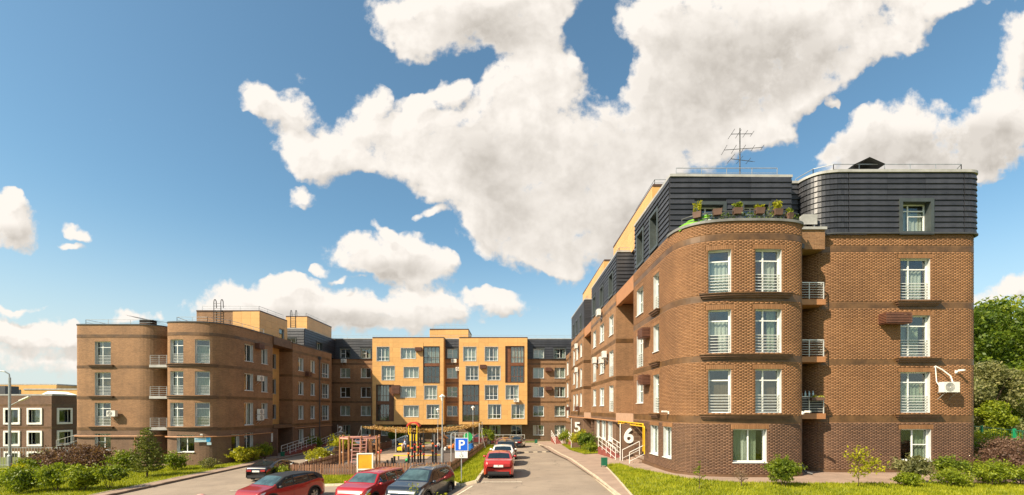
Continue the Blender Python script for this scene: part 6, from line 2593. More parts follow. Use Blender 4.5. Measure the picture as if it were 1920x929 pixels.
def wheel(parent, x, y, R, w=.2, rim='rim'):
    s = 1 if y > 0 else -1
    mt = Matrix.Translation((x, y, R)) @ Matrix.Rotation(rad(90), 4, 'X')
    mb = MB()
    r = R
    mb.lathe([(r * .66, -w / 2), (r * .93, -w / 2), (r, -w * .36), (r, w * .36), (r * .93, w / 2), (r * .66, w / 2)], 28, 0, mt)
    o = build(mb, 'wheel', MT['tyre'], parent, smooth=False)
    mb = MB()
    q = -s * (w / 2 - .012)
    # dished rim with five double spokes
    mb.lathe([(r * .68, q), (r * .66, q + s * .03), (r * .60, q + s * .06)], 28, 0, mt)
    for k in range(5):
        a = 2 * math.pi * k / 5
        for da in (-.17, .17):
            c0, c1 = Vector((math.cos(a) * r * .1, math.sin(a) * r * .1, q + s * .012)), Vector((math.cos(a + da) * r * .66, math.sin(a + da) * r * .66, q + s * .012))
            mb.bar(mt @ c0, mt @ c1, .045, .03)
    mb.lathe([(0.001, q), (r * .14, q), (r * .15, q + s * .03)], 12, 0, mt)
    build(mb, 'rim', MT[rim], o)
    mb = MB()
    mb.lathe([(0.001, q + s * .065), (r * .66, q + s * .065)], 20, 0, mt)
    build(mb, 'brake_disc', MT['trim'], o)
    return o


TYPES = {
    'sedan': dict(L=4.42, W=1.74, top=[(-2.21, .55), (-2.19, .98), (-2.1, 1.05), (-1.62, 1.10), (-.92, 1.39), (-.2, 1.46), (.35, 1.42), (1.18, 1.0), (1.9, .86), (2.14, .70), (2.21, .48)],
                  belt=[(-2.21, .5), (-2.17, .88), (-1.6, .99), (1.15, .93), (1.9, .80), (2.21, .44)], R=.31, wb=2.6,
                  wind=(.42, 1.12), rear=(-.98, -1.58), side=[(.93, .42, .1, .05), (.0, -.02, -.86, -.72)], t=(.10, .86)),
    'fast': dict(L=4.85, W=1.86, top=[(-2.42, .55), (-2.4, 1.0), (-2.28, 1.07), (-1.95, 1.10), (-1.0, 1.36), (-.2, 1.44), (.4, 1.40), (1.25, 1.0), (2.1, .86), (2.34, .70), (2.42, .48)],
                 belt=[(-2.42, .5), (-2.38, .9), (-1.7, 1.0), (1.2, .94), (2.1, .80), (2.42, .44)], R=.34, wb=2.83,
                 wind=(.46, 1.18), rear=(-1.05, -1.88), side=[(1.0, .48, .12, .07), (.02, -.02, -.98, -.78)], t=(.10, .84)),
    'suv': dict(L=4.5, W=1.85, top=[(-2.25, .7), (-2.23, 1.1), (-2.1, 1.32), (-1.82, 1.58), (-1.2, 1.66), (-.2, 1.69), (.35, 1.63), (1.12, 1.14), (1.95, 1.0), (2.18, .84), (2.25, .52)],
                belt=[(-2.25, .62), (-2.2, 1.05), (-1.6, 1.12), (1.1, 1.03), (1.95, .92), (2.25, .48)], R=.36, wb=2.68,
                wind=(.42, 1.06), rear=(-1.84, -2.16), side=[(.9, .42, .06, .02), (-.04, -.08, -1.02, -.98), (-1.12, -1.06, -1.78, -1.5)], t=(.08, .84)),
    'box': dict(L=4.2, W=1.8, top=[(-2.1, .7), (-2.08, 1.15), (-2.0, 1.42), (-1.85, 1.57), (-1.2, 1.61), (-.1, 1.62), (.5, 1.57), (1.12, 1.12), (1.85, 1.02), (2.05, .84), (2.1, .52)],
                belt=[(-2.1, .62), (-2.05, 1.08), (-1.6, 1.10), (1.1, 1.02), (1.85, .94), (2.1, .48)], R=.34, wb=2.6,
                wind=(.56, 1.08), rear=(-1.88, -2.02), side=[(.94, .56, .1, .08), (.0, -.02, -.92, -.92), (-1.0, -.98, -1.72, -1.62)], t=(.08, .85)),
    'cross': dict(L=4.33, W=1.8, top=[(-2.16, .7), (-2.14, 1.08), (-1.98, 1.28), (-1.6, 1.49), (-.9, 1.57), (-.1, 1.58), (.4, 1.52), (1.22, 1.08), (1.9, .94), (2.1, .76), (2.16, .5)],
                  belt=[(-2.16, .62), (-2.1, 1.04), (-1.6, 1.16), (-.6, 1.04), (1.15, .98), (1.9, .86), (2.16, .46)], R=.345, wb=2.62,
                  wind=(.46, 1.14), rear=(-1.62, -2.04), side=[(.95, .48, .06, .02), (-.02, -.06, -.95, -.92), (-1.02, -.96, -1.62, -1.32)], t=(.08, .86)),
}


def make_car(kind, paint, label, loc, heading, group, roof_black=False, rails=False, simple=False):
    d = TYPES[kind]
    c = Car(d['L'], d['W'], 0, d['top'], d['belt'], d['R'], d['wb'])
    root = thing('parked_car', label, 'car', loc, heading, group)
    P = MT['paint_' + paint]
    L, W = d['L'], d['W']
    c.body('body', [P, MT['trim']], roof_black, root)
    mb = MB()
    mb.box(-L * .47, L * .47, -W * .40, W * .40, .20, .50)
    mb.box(-L * .44, L * .44, -W * .30, W * .30, .5, .8)
    build(mb, 'underbody', MT['trim'], root)
    wf, wr = d['wind'], d['rear']
    c.patch('windscreen', c.topp, [(wf[1], -.90), (wf[1], .90), (wf[0], .84), (wf[0], -.84)], MT['screen_glass'], root, 8, 6, .010)
    c.patch('rear_window', c.topp, [(wr[0], -.84), (wr[0], .84), (wr[1], .82), (wr[1], -.82)], MT['car_glass'], root, 8, 6, .010)
    t0, t1 = d['t']
    for m in (False, True):
        for (xb0, xt0, xb1, xt1) in d['side']:
            c.patch('side_window', c.glass, [(xb0, t0), (xb1, t0), (xt1, t1), (xt0, t1)], MT['car_glass'], root, 6, 4, .008, m)
        xd = d['side'][0][2] - .03
        s = -1 if m else 1
        for (xx, wdt) in ((xd, .012), (d['side'][1][2] - .03, .012), (d['side'][0][0] + .12, .012)):
            c.patch('door_seam', c.side, [(xx, .12), (xx + wdt, .12), (xx + wdt, .97), (xx, .97)], MT['trim'], root, 1, 8, .003, m)
        c.patch('sill_trim', c.side, [(c.wx[0] + c.R + .08, .0), (c.wx[1] - c.R - .08, .0), (c.wx[1] - c.R - .08, .16), (c.wx[0] + c.R + .08, .16)], MT['trim'], root, 8, 2, .006, m)
        for xx in (xd + .16, d['side'][1][2] + .16):
            p = c.side(xx, .86)
            mb = MB()
            mb.bar((xx - .08, s * (p.y + .022), p.z), (xx + .08, s * (p.y + .022), p.z), .025, .03)
            build(mb, 'door_handle', P, root)
        p = c.glass(d['side'][0][0] - .1, .16)
        mb = MB()
        mb.ball((p.x + .03, s * (p.y + .13), p.z + .02), .09, .11, .075, 10, 6)
        mb.bar((p.x, s * (p.y - .03), p.z - .03), (p.x, s * (p.y + .08), p.z - .02), .04)
        build(mb, 'wing_mirror', MT['trim'] if roof_black else P, root, smooth=True)
        if kind in ('suv', 'cross', 'box'):
            for xw in c.wx:
                mb = MB()
                ra = c.R + .055
                for k in range(14):
                    a0, a1 = math.pi * k / 14, math.pi * (k + 1) / 14
                    q = []
                    for (a, rr) in ((a0, ra), (a1, ra), (a1, ra + .075), (a0, ra + .075)):
                        x, z = xw + rr * math.cos(a), c.R + rr * math.sin(a)
                        b_ = c.b(x)
                        g = (z - c.zs) / (b_ - c.zs)
                        y = c.w(x) * (.945 + .055 * math.sin(math.pi * min(1, .12 + .80 * g)) + .012 * math.sin(g * 9)) + .014
                        q.append((x, s * y, z))
                    mb.face(q)
                build(mb, 'arch_trim', MT['trim'], root)
        # lamps
        zl = c.b(L / 2 - .3)
        mb = MB()
        xx = L / 2 - .26
        c.patch('headlight', c.side, [(L / 2 - .52, .90), (L / 2 - .10, .80), (L / 2 - .10, .98), (L / 2 - .55, 1.0)], MT['lamp_clear'], root, 6, 2, .012, m)
        c.patch('tail_light', c.side, [(-L / 2 + .04, .70), (-L / 2 + .34, .78), (-L / 2 + .30, .97), (-L / 2 + .04, .94)], MT['lamp_red'], root, 5, 2, .012, m)
        yy = c.w(-L / 2) * .92
        zt = c.b(-L / 2 + .12)
        mb = MB()
        mb.box(-L / 2 - .012, -L / 2 + .02, s * yy if s < 0 else yy - .34, (s * yy + .34) if s < 0 else yy, zt - .16, zt - .02)
        build(mb, 'tail_light', MT['lamp_red'], root)
        yy = c.w(L / 2) * .9
        mb = MB()
        mb.box(L / 2 - .03, L / 2 + .01, -yy if s < 0 else yy - .16, (-yy + .16) if s < 0 else yy, .63, .69)
        build(mb, 'headlight', MT['lamp_clear'], root)
        if rails:
            mb = MB()
            pts = []
            for x in np.linspace(-1.45, .1, 7):
                p = c.glass(x, 1)
                pts.append((x, s * (p.y - .02), p.z + .07))
            pts = [(pts[0][0] - .12, pts[0][1], pts[0][2] - .08)] + pts + [(pts[-1][0] + .14, pts[-1][1], pts[-1][2] - .09)]
            mb.tube(pts, .02, 6)
            build(mb, 'roof_rail', MT['steel'], root)
    wR = c.w(-L / 2) * .86
    mb = MB()
    mb.box(-L / 2 - .02, -L / 2 + .05, -wR, wR, .30, .46)
    build(mb, 'rear_bumper_trim', MT['trim'], root)
    mb = MB()
    mb.box(-L / 2 - .015, -L / 2 + .02, -.26, .26, .70, .82)
    build(mb, 'number_plate', MT['plate'], root)
    mb = MB()
    mb.box(L / 2 - .05, L / 2 + .012, -wR * .72, wR * .72, .50, .60)
    mb.box(L / 2 - .05, L / 2 + .012, -wR * .9, wR * .9, .26, .40)
    build(mb, 'grille', MT['trim'], root)
    mb = MB()
    mb.box(L / 2 + .01, L / 2 + .02, -.26, .26, .41, .50)
    build(mb, 'number_plate', MT['plate'], root)
    mb = MB()
    mb.ball((-L / 2 - .01, 0, min(c.b(-L / 2 + .1) - .09, .95)), .012, .06, .05, 10, 5)
    build(mb, 'badge', MT['rim'], root)
    mb = MB()
    mb.tube([(-.95 if kind != 'sedan' else -.75, 0, c.t(-.85) - .02), (-1.1, 0, c.t(-.9) + .14)], .012, 5)
    build(mb, 'aerial', MT['trim'], root)
    for x in c.wx:
        for s in (-1, 1):
            wheel(root, x, s * (W / 2 - .125), d['R'])
    return root


def car_at(kind, paint, label, x, y, deg, group, z=None, **k):
    h = rad(deg)
    return make_car(kind, paint, label, (x, y, T(x, y) + .005 if z is None else z), h, group, **k)


GF, GR, GL = 'cars parked nose out in front of the playground', 'cars parked in a row along the grass verge', 'cars parked behind the playground fence'
car_at('cross', 'red_wine', 'red crossover with black roof parked at the left front', -11.85, 23.5, -113, GF, -1.06, roof_black=True)
car_at('box', 'red_bright', 'bright red boxy car in the middle front, beside the black one', -6.95, 22.9, -105, GF, -.86)
car_at('suv', 'navy', 'black sport utility car with roof rails next to the parking sign', -4.36, 22.4, -105, GF, -.70, rails=True)
car_at('fast', 'black', 'black sedan on the left lane seen from behind', -18.5, 35.5, 88, 'cars in the left lane')
car_at('sedan', 'red_sedan', 'red sedan nearest in the row along the verge, seen from behind', -.72, 27.3, 90, GR)
car_at('sedan', 'white', 'white sedan parked ahead of the red sedan', -.62, 33.9, 90, GR)
car_at('suv', 'black', 'black car parked third in the row along the verge', -.45, 39.6, 90, GR)
car_at('suv', 'maroon', 'dark maroon car parked fourth in the row along the verge', -.75, 47.0, 90, GR)
car_at('sedan', 'graphite', 'dark grey car at the far end of the road, seen from behind', .75, 58.5, 82, GR)
car_at('sedan', 'graphite', 'dark grey car mostly hidden behind the left fence and a yellow green shrub', -19.2, 48.6, 88, GL)
car_at('cross', 'maroon', 'dark red hatchback just beyond the hidden grey car in the left lane', -19.6, 54.5, 88, GL)
car_at('cross', 'white', 'white car half hidden behind the shrub left of the climbing frame', -19.4, 60.5, 88, GL)
car_at('sedan', 'silver', 'silver car beyond the playground under the left yellow bay', -15.2, 66.5, 170, GL)
car_at('sedan', 'graphite', 'dark car beyond the playground beside the silver one', -9.5, 66.6, 175, GL)
car_at('suv', 'maroon', 'brownish red car behind the playground near the white railing', -4.6, 66.3, 175, GL)


# ------------------------------------------------------------------ playground
def post_mesh(mb, x, y, z0, z1, w):
    mb.box(x - w / 2, x + w / 2, y - w / 2, y + w / 2, z0, z1)


zf = T(-13, 39.5) + .08
r = thing('climbing_frame', 'orange wooden climbing frame with pink beams and ladder', 'climbing frame', (-13, 39.5, zf))
PXX = [(637.6, 39.0), (643.8, 40.6), (654, 38.2), (677.7, 39.2), (694, 40.8), (706, 39.6), (711.5, 41.2)]
pp = [((px - 959) * d / 853 + 13, d - 39.5) for px, d in PXX]
for (x, y) in pp:
    mb = MB()
    mb.tube([(x, y, -.15), (x, y, 2.68)], .085, 8)
    build(mb, 'post', MT['wood_tan'], r)
for (a, b, z) in ((0, 2, 2.5), (2, 3, 2.5), (3, 5, 2.45), (0, 1, 2.5), (1, 4, 2.5), (5, 6, 2.45), (4, 6, 2.5), (3, 4, 2.5)):
    mb = MB()
    mb.bar((*pp[a], z), (*pp[b], z), .09, .12)
    build(mb, 'beam', MT['pink_paint'], r)
for (a, b, zs_) in ((3, 5, (1.5,)), (4, 5, (.9, 1.9))):
    for z in zs_:
        mb = MB()
        mb.bar((*pp[a], z), (*pp[b], z), .06)
        build(mb, 'bar', MT['wood_tan'], r)
# ladder
la = Vector((pp[2][0] + .28, pp[2][1] + .1, 0))
lb = la + Vector((.62, .15, 0))
for q in (la, lb, lb + Vector((.45, .2, 0))):
    mb = MB()
    mb.tube([(q.x, q.y - .25, 0), (q.x, q.y, 2.5)], .04, 6)
    build(mb, 'ladder_rail', MT['pink_paint'], r)
for k in range(8):
    z = .25 + k * .29
    mb = MB()
    o_ = -.25 * (1 - z / 2.5)
    mb.tube([(la.x, la.y + o_, z), (lb.x, lb.y + o_, z), (lb.x + .45, lb.y + .2 + o_, z + (.05 if k % 2 else 0))], .03, 6)
    build(mb, 'rung', MT['pink_paint'], r)
# sloping boards
for k in range(6):
    mb = MB()
    a, b = Vector((pp[3][0] + .1 + k * .13, pp[3][1] + .2, 2.2)), Vector((pp[3][0] + .35 + k * .13, pp[3][1] - .1, .35))
    mb.bar(a, b, .12, .03)
    build(mb, 'board', MT['wood_brown'] if k < 4 else MT['wood_tan'], r)
mb = MB()
mb.box(pp[3][0], pp[4][0], pp[3][1] + .6, pp[3][1] + .66, 1.75, 2.35)
build(mb, 'back_board', MT['wood_tan'], r)
mb = MB()
mb.box(pp[2][0] - .1, pp[3][0] + .1, -1.4, -.9, -.05, .12)
build(mb, 'step', MT['wood_tan'], r)
r = thing('notice_board', 'yellow board in a white frame above the picket fence', 'notice board', (-9.85, 30.6, T(-9.85, 30.6) + .1), rad(4))
mb = MB()
mb.box(-.47, .47, 0, .03, .72, 1.68)
build(mb, 'board', MT['yellow_board'], r)
mb = MB()
for (a, b, c, d_) in ((-.54, -.46, .62, 1.76), (.46, .54, .62, 1.76)):
    mb.box(a, b, -.025, .05, c, d_)
mb.box(-.46, .46, -.024, .049, .62, .71)
mb.box(-.46, .46, -.024, .049, 1.68, 1.76)
build(mb, 'frame', MT['white_paint'], r)
for x in (-.5, .5):
    mb = MB()
    mb.box(x - .035, x + .035, -.02, .045, -.2, .62)
    build(mb, 'leg', MT['white_paint'], r)
# trim trail: black poles with red grips
r = thing('rope_course', 'set of black poles with red grips and ropes in the playground', 'play equipment', (-8, 37.5, T(-8, 37.5) + .08))
bp = [(766, 35.8), (773, 36.6), (777.5, 37.2), (784, 37.6), (788.5, 37.8), (794.5, 38.4), (811.5, 38.2), (817.5, 38.6)]
bq = [((px - 959) * d / 853 + 8, d - 37.5) for px, d in bp]
for i, (x, y) in enumerate(bq):
    mb = MB()
    mb.tube([(x, y, -.2), (x, y, 2.75)], .075, 8)
    o = build(mb, 'pole', MT['black_pole'], r)
    for z in ((.95, 1.6) if i % 2 else (1.25, 1.85)):
        mb = MB()
        mb.ball((x, y, z), .12, .12, .10, 8, 5)
        build(mb, 'grip', MT['red_toy' if (i + int(z * 10)) % 3 else 'orange_toy'], o)
for (a, b) in ((0, 1), (2, 3), (4, 5), (6, 7)):
    mb = MB()
    for z in (.4, .9, 1.4):
        mb.bar((*bq[a], z), (*bq[b], z + .15), .03)
    build(mb, 'rope', MT['dark_metal'], r)
for (px, d) in ((771.8, 37.0), (814.3, 38.9)):
    mb = MB()
    mb.tube([((px - 959) * d / 853 + 8, d - 37.5, 0), ((px - 959) * d / 853 + 8, d - 37.5, 2.6)], .04, 6)
    build(mb, 'steel_post', MT['steel'], r)
for k, (px, d, h) in enumerate(((721.5, 37.2, .55), (726.5, 37.2, .75), (735, 37.2, .95), (739.5, 37.2, 1.1))):
    x = (px - 959) * d / 853
    mb = MB()
    z = T(x, d)
    mb.tube([(x, d, z), (x, d, z + h * .85 + .1)], .09, 8)
    o = build(mb, 'stepping_post', MT['black_pole'])
    tag(o, ['shortest black stepping post left of the rope course', 'second shortest black stepping post left of the rope course', 'second tallest black stepping post left of the rope course',
            'tallest black stepping post left of the rope course'][k], 'play post', 'stepping posts')
# camouflage canopy on poles
zc0 = T(-11, 57)
r = thing('shade_canopy', 'sand coloured camouflage net canopy stretched on thin poles over the playground', 'canopy', (-11, 57, zc0))
n = 5600
u, v_ = npr.uniform(0, 1, n), npr.uniform(0, 1, n)
X = -6.9 + u * 14.0
Yc = -2.6 + v_ * 5.2
sag = .55 * np.sin(np.pi * u) + .25 * np.sin(np.pi * v_)
Z = 3.05 - sag + .35 * u ** 2 + .12 * np.sin(u * 17) * np.sin(v_ * 6) + npr.normal(0, .05, n)
v, f = leaf_quads(np.c_[X, Yc, Z], np.tile((0, 0, 1.0), (n, 1)), .11, 1.1, .5)
foliage('net', r, v, f, 'net')
for (x, y, h) in ((-6.95, -2.6, 3.1), (-6.95, 2.6, 3.1), (-2.8, -2.7, 2.75), (2.2, -2.7, 2.75), (7.15, -2.6, 3.45), (7.15, 2.6, 3.45), (-2.8, 2.7, 2.8), (2.2, 2.7, 2.8)):
    mb = MB()
    mb.tube([(x, y, 0), (x, y, h)], .04, 6)
    build(mb, 'pole', MT['rail'], r)
mb = MB()
for a, b in (((-6.95, -2.6, 3.08), (-7.9, -3.3, 0)), ((7.15, -2.6, 3.4), (8.0, -3.2, .2))):
    mb.bar(a, b, .025)
build(mb, 'guy_rope', MT['rail'], r)
# slide tower
x0, y0 = -11.7, 54.5
r = thing('play_tower', 'yellow play tower with red arched roof', 'play tower', (x0, y0, T(x0, y0) + .08))
for (x, y) in ((-.5, -.5), (.5, -.5), (-.5, .5), (.5, .5)):
    mb = MB()
    mb.tube([(x, y, 0), (x, y, 3.1)], .06, 8)
    build(mb, 'post', MT['yellow_toy'], r)
mb = MB()
for k in range(8):
    a0, a1 = math.pi * k / 8, math.pi * (k + 1) / 8
    q = [(-.75 * math.cos(a), y, 3.0 + .55 * math.sin(a)) for a in (a0, a1) for y in (-.6, .6)]
    mb.face([q[0], q[2], q[3], q[1]])
    q2 = [(-.62 * math.cos(a), y, 2.98 + .42 * math.sin(a)) for a in (a0, a1) for y in (-.6, .6)]
    mb.face([q2[0], q2[1], q2[3], q2[2]])
    for e in (0, 1):
        mb.face([q[e], q2[e], q2[e + 2], q[e + 2]])
build(mb, 'roof', MT['red_toy'], r)
mb = MB()
mb.box(-.58, .58, -.58, .58, 1.2, 1.3)
build(mb, 'platform', MT['wood_tan'], r)
for (a, b, c, d_) in ((-.55, .55, -.56, -.5), (-.56, -.5, -.5, .5)):
    mb = MB()
    mb.box(a, b, c, d_, 1.3, 2.1)
    build(mb, 'panel', MT['yellow_toy'], r)
# playhouse
x0, y0 = -8.9, 56.5
r = thing('playhouse', 'small brown playhouse with orange gable roof', 'playhouse', (x0, y0, T(x0, y0) + .08))
mb = MB()
for (a, b, c, d_) in ((-.75, -.3, -.6, -.55), (.3, .75, -.6, -.55), (-.75, .75, .55, .6), (-.75, -.7, -.55, .55), (.7, .75, -.55, .55)):
    mb.box(a, b, c, d_, 0, 1.5)
mb.box(-.3, .3, -.598, -.552, 1.15, 1.5)
build(mb, 'wall', MT['wood_tan'], r)
mb = MB()
mb.face([(-1.0, -.8, 1.4), (0, -.8, 2.15), (0, .8, 2.15), (-1.0, .8, 1.4)])
mb.face([(0, -.8, 2.15), (1.0, -.8, 1.4), (1.0, .8, 1.4), (0, .8, 2.15)])
mb.face([(-1.0, -.8, 1.34), (-1.0, .8, 1.34), (0, .8, 2.09), (0, -.8, 2.09)])
mb.face([(0, -.8, 2.09), (0, .8, 2.09), (1.0, .8, 1.34), (1.0, -.8, 1.34)])
mb.face([(-.72, -.6, 1.5), (.72, -.6, 1.5), (0, -.6, 2.05)])
build(mb, 'roof', MT['wood_tan'], r)
# toy car, spring rockers and others
x0, y0 = -13.1, 54.2
r = thing('toy_car', 'yellow toy car on the playground beside the standing person', 'toy car', (x0, y0, T(x0, y0) + .1), rad(-100))
mb = MB()
mb.box(-.55, .55, -.32, .32, .2, .55)
mb.box(-.35, .2, -.28, .28, .55, .98)
build(mb, 'body', MT['yellow_toy'], r)
mb = MB()
mb.box(-.3, .21, -.285, .285, .62, .86)
build(mb, 'window', MT['trim'], r)
for x in (-.36, .36):
    for y in (-.34, .34):
        mb = MB()
        mt_ = Matrix.Translation((x, y, .17)) @ Matrix.Rotation(rad(90), 4, 'X')
        mb.lathe([(0.001, -.06), (.17, -.06), (.17, .06), (.001, .06)], 12, 0, mt_)
        build(mb, 'wheel', MT['tyre'], r)


def rocker(label, x, y, mat, s=1.0):
    r = thing('spring_rocker', label, 'spring rocker', (x, y, T(x, y) + .08))
    mb = MB()
    mb.tube([(.1 * math.cos(a), .1 * math.sin(a), a * .018) for a in np.linspace(0, 20, 40)], .02, 5)
    build(mb, 'spring', MT['dark_metal'], r)
    mb = MB()
    mb.ball((0, 0, .62 * s), .5 * s, .14 * s, .26 * s, 10, 6)
    mb.ball((.38 * s, 0, .98 * s), .2 * s, .1 * s, .2 * s, 8, 5)
    build(mb, 'body', MT[mat], r)
    mb = MB()
    mb.bar((.2, -.3, .85 * s), (.2, .3, .85 * s), .04)
    build(mb, 'handle', MT['dark_metal'], r)


rocker('orange spring rocker right of the playhouse', -7.1, 53.5, 'orange_toy', .75)
rocker('low reddish spring rocker behind the climbing frame', -14.6, 50.2, 'red_toy', .55)
rocker('small white spring rocker near the yellow bench', -7.6, 50.8, 'white_paint', .6)
x0, y0 = -9.1, 44.0
r = thing('play_bench', 'long low yellow edged bench across the playground', 'bench', (x0, y0, T(x0, y0) + .08), rad(4))
mb = MB()
for k in range(12):
    t0, t1 = -1 + 2 * k / 12, -1 + 2 * (k + 1) / 12
    mb.bar((t0 * 2.2, -.5 * (1 - t0 * t0), .42), (t1 * 2.2, -.5 * (1 - t1 * t1), .42), .3, .07)
build(mb, 'seat', MT['yellow_toy'], r)
for t in (-.8, -.3, .3, .8):
    mb = MB()
    mb.box(t * 2.2 - .05, t * 2.2 + .05, -.5 * (1 - t * t) - .08, -.5 * (1 - t * t) + .08, 0, .4)
    build(mb, 'leg', MT['dark_metal'], r)
x0, y0 = -5.3, 40.0
r = thing('swing_frame', 'white metal swing frame behind the parking sign', 'swing', (x0, y0, T(x0, y0) + .08))
for (x, y) in ((0, 0), (1.15, .4), (0, 3.0), (1.15, 3.4)):
    mb = MB()
    mb.tube([(x, y, 0), (x, y, 2.5)], .045, 6)
    build(mb, 'post', MT['rail'], r)
mb = MB()
mb.bar((0, 0, 2.5), (0, 3.0, 2.5), .06)
mb.bar((1.15, .4, 2.5), (1.15, 3.4, 2.5), .06)
mb.bar((0, 1.5, 2.5), (1.15, 1.9, 2.5), .06)
build(mb, 'beam', MT['rail'], r)
mb = MB()
mb.bar((.4, 1.65, 2.5), (.4, 1.6, .55), .02)
mb.bar((.8, 1.75, 2.5), (.8, 1.7, .55), .02)
build(mb, 'chain', MT['dark_metal'], r)
mb = MB()
mb.box(.35, .85, 1.55, 1.8, .5, .55)
build(mb, 'seat', MT['black_pole'], r)
r = thing('activity_board', 'green disc shaped play panel on a post beside the parking sign', 'play panel', (-4.6, 48, T(-4.6, 48)))
mb = MB()
mt_ = Matrix.Translation((0, 0, 1.95)) @ Matrix.Rotation(rad(90), 4, 'X')
mb.lathe([(.001, -.03), (.5, -.03), (.5, .03), (.001, .03)], 20, 0, mt_)
build(mb, 'disc', MT['green_toy'], r)
mb = MB()
mb.tube([(-.3, .05, 0), (-.3, .05, 2.3)], .05, 6)
build(mb, 'post', MT['rail'], r)
r = thing('toy_bin', 'blue slanted toy barrel at the right playground fence', 'barrel', (-4.35, 50.5, T(-4.35, 50.5) + .1), 0)
mb = MB()
mt_ = Matrix.Rotation(rad(-14), 4, 'Y')
mb.lathe([(.001, 0), (.34, 0), (.38, .5), (.36, 1.0), (.001, 1.0)], 14, 0, mt_)
build(mb, 'barrel', MT['blue_toy'], r)
r = thing('toy_ball', 'green ball on the playground below the yellow bench', 'ball', (-9.6, 41.8, T(-9.6, 41.8) + .26))
mb = MB()
mb.ball((0, 0, 0), .17, .17, .17, 12, 8)
build(mb, 'ball', MT['green_toy'], r, smooth=True)


# ------------------------------------------------------------------ people
def person(label, x, y, h, rz, top, legs, arm_fwd=0.3, lean=0.0):
    r = thing('person', label, 'person', (x, y, T(x, y) + .10), rz)
    s = h / 1.75
    V = []
    E = []
    Rr = []

    def add(p, rr, par=None):
        V.append(tuple(c * s for c in p))
        Rr.append(rr * s)
        if par is not None:
            E.append((par, len(V) - 1))
        return len(V) - 1
    pel = add((0, 0, .95), .14)
    wai = add((0, .0, 1.10), .125, pel)
    che = add((0, -.02 - lean, 1.32), .15, wai)
    nec = add((0, -.03 - lean, 1.47), .06, che)
    hd = add((0, -.06 - lean, 1.58), .085, nec)
    hd2 = add((0, -.05 - lean, 1.68), .085, hd)
    for sd in (-1, 1):
        hip = add((sd * .095, 0, .90), .105, pel)
        kn = add((sd * .11, -.03 if sd < 0 else .05, .50), .07, hip)
        an = add((sd * .11, .04 if sd < 0 else .12, .09), .045, kn)
        add((sd * .12, -.12 if sd < 0 else -.03, .035), .038, an)
        sh = add((sd * .19, -.02 - lean, 1.40), .06, che)
        el = add((sd * .25, .02 - arm_fwd * .4, 1.13), .042, sh)
        wr = add((sd * .22, -.1 - arm_fwd * .5, .92), .03, el)
        pm = add((sd * .215, -.13 - arm_fwd * .5, .84), .032, wr)
        for k in range(4):
            add((sd * (.19 + .018 * k), -.16 - arm_fwd * .5, .765 + .008 * abs(k - 1.5)), .009, pm)
        add((sd * .185, -.18 - arm_fwd * .5, .83), .010, pm)
    me = bpy.data.meshes.new('body')
    me.from_pydata(V, E, [])
    o = link('body', me, r)
    sk = o.modifiers.new('skin', 'SKIN')
    for i, q in enumerate(me.skin_vertices[0].data):
        q.radius = (Rr[i], Rr[i] * (.8 if i in (0, 1, 2) else 1))
        q.use_root = (i == 0)
    o.modifiers.new('sub', 'SUBSURF').levels = 1
    dg = bpy.context.evaluated_depsgraph_get()
    nm = bpy.data.meshes.new_from_object(o.evaluated_get(dg))
    o.modifiers.clear()
    o.data = nm
    nm.name = 'body'
    nm.materials.clear()
    for m_ in ('skin', top, legs, 'trim'):
        nm.materials.append(MT[m_])
    for p in nm.polygons:
        c = p.center / s
        k = 0
        if c.z < .075:
            k = 3
        elif c.z < .99 and abs(c.x) < .185 or c.z < .72:
            k = 2
        elif c.z < 1.46 and (abs(c.x) < .205 or c.z > 1.12):
            k = 1
        p.material_index = k
        p.use_smooth = True
    mb = MB()
    mb.ball((0, (-.03 - lean) * s, 1.68 * s), .105 * s, .115 * s, .095 * s, 10, 6)
    build(mb, 'hair', MT['hair'], r, smooth=True)
    mb = MB()
    for sd in (-1, 1):
        mb.ball((sd * .035 * s, (-.145 - lean) * s, 1.62 * s), .012 * s, .008 * s, .010 * s, 6, 4)
    build(mb, 'eye', MT['black_ink'], r)
    mb = MB()
    mb.ball((0, (-.15 - lean) * s, 1.59 * s), .014 * s, .02 * s, .022 * s, 6, 4)
    for sd in (-1, 1):
        mb.ball((sd * .09 * s, (-.05 - lean) * s, 1.61 * s), .012 * s, .02 * s, .03 * s, 6, 4)
    build(mb, 'nose_and_ears', MT['skin'], r)
    return r


person('person in pale blue top and navy trousers standing by the yellow toy car', -12.35, 53.0, 1.62, rad(-70), 'cloth_blue', 'cloth_navy', .5, .05)
person('child in white top and pink trousers standing beside the person in blue', -12.85, 53.7, 1.15, rad(40), 'cloth_white', 'cloth_pink', .3)
person('person in white top sitting low posture by the swing frame near the white rocker', -8.6, 53.6, 1.2, rad(10), 'cloth_white', 'cloth_navy', .5, .12)['label'] = 'small person in white top and navy trousers in front of the playhouse'

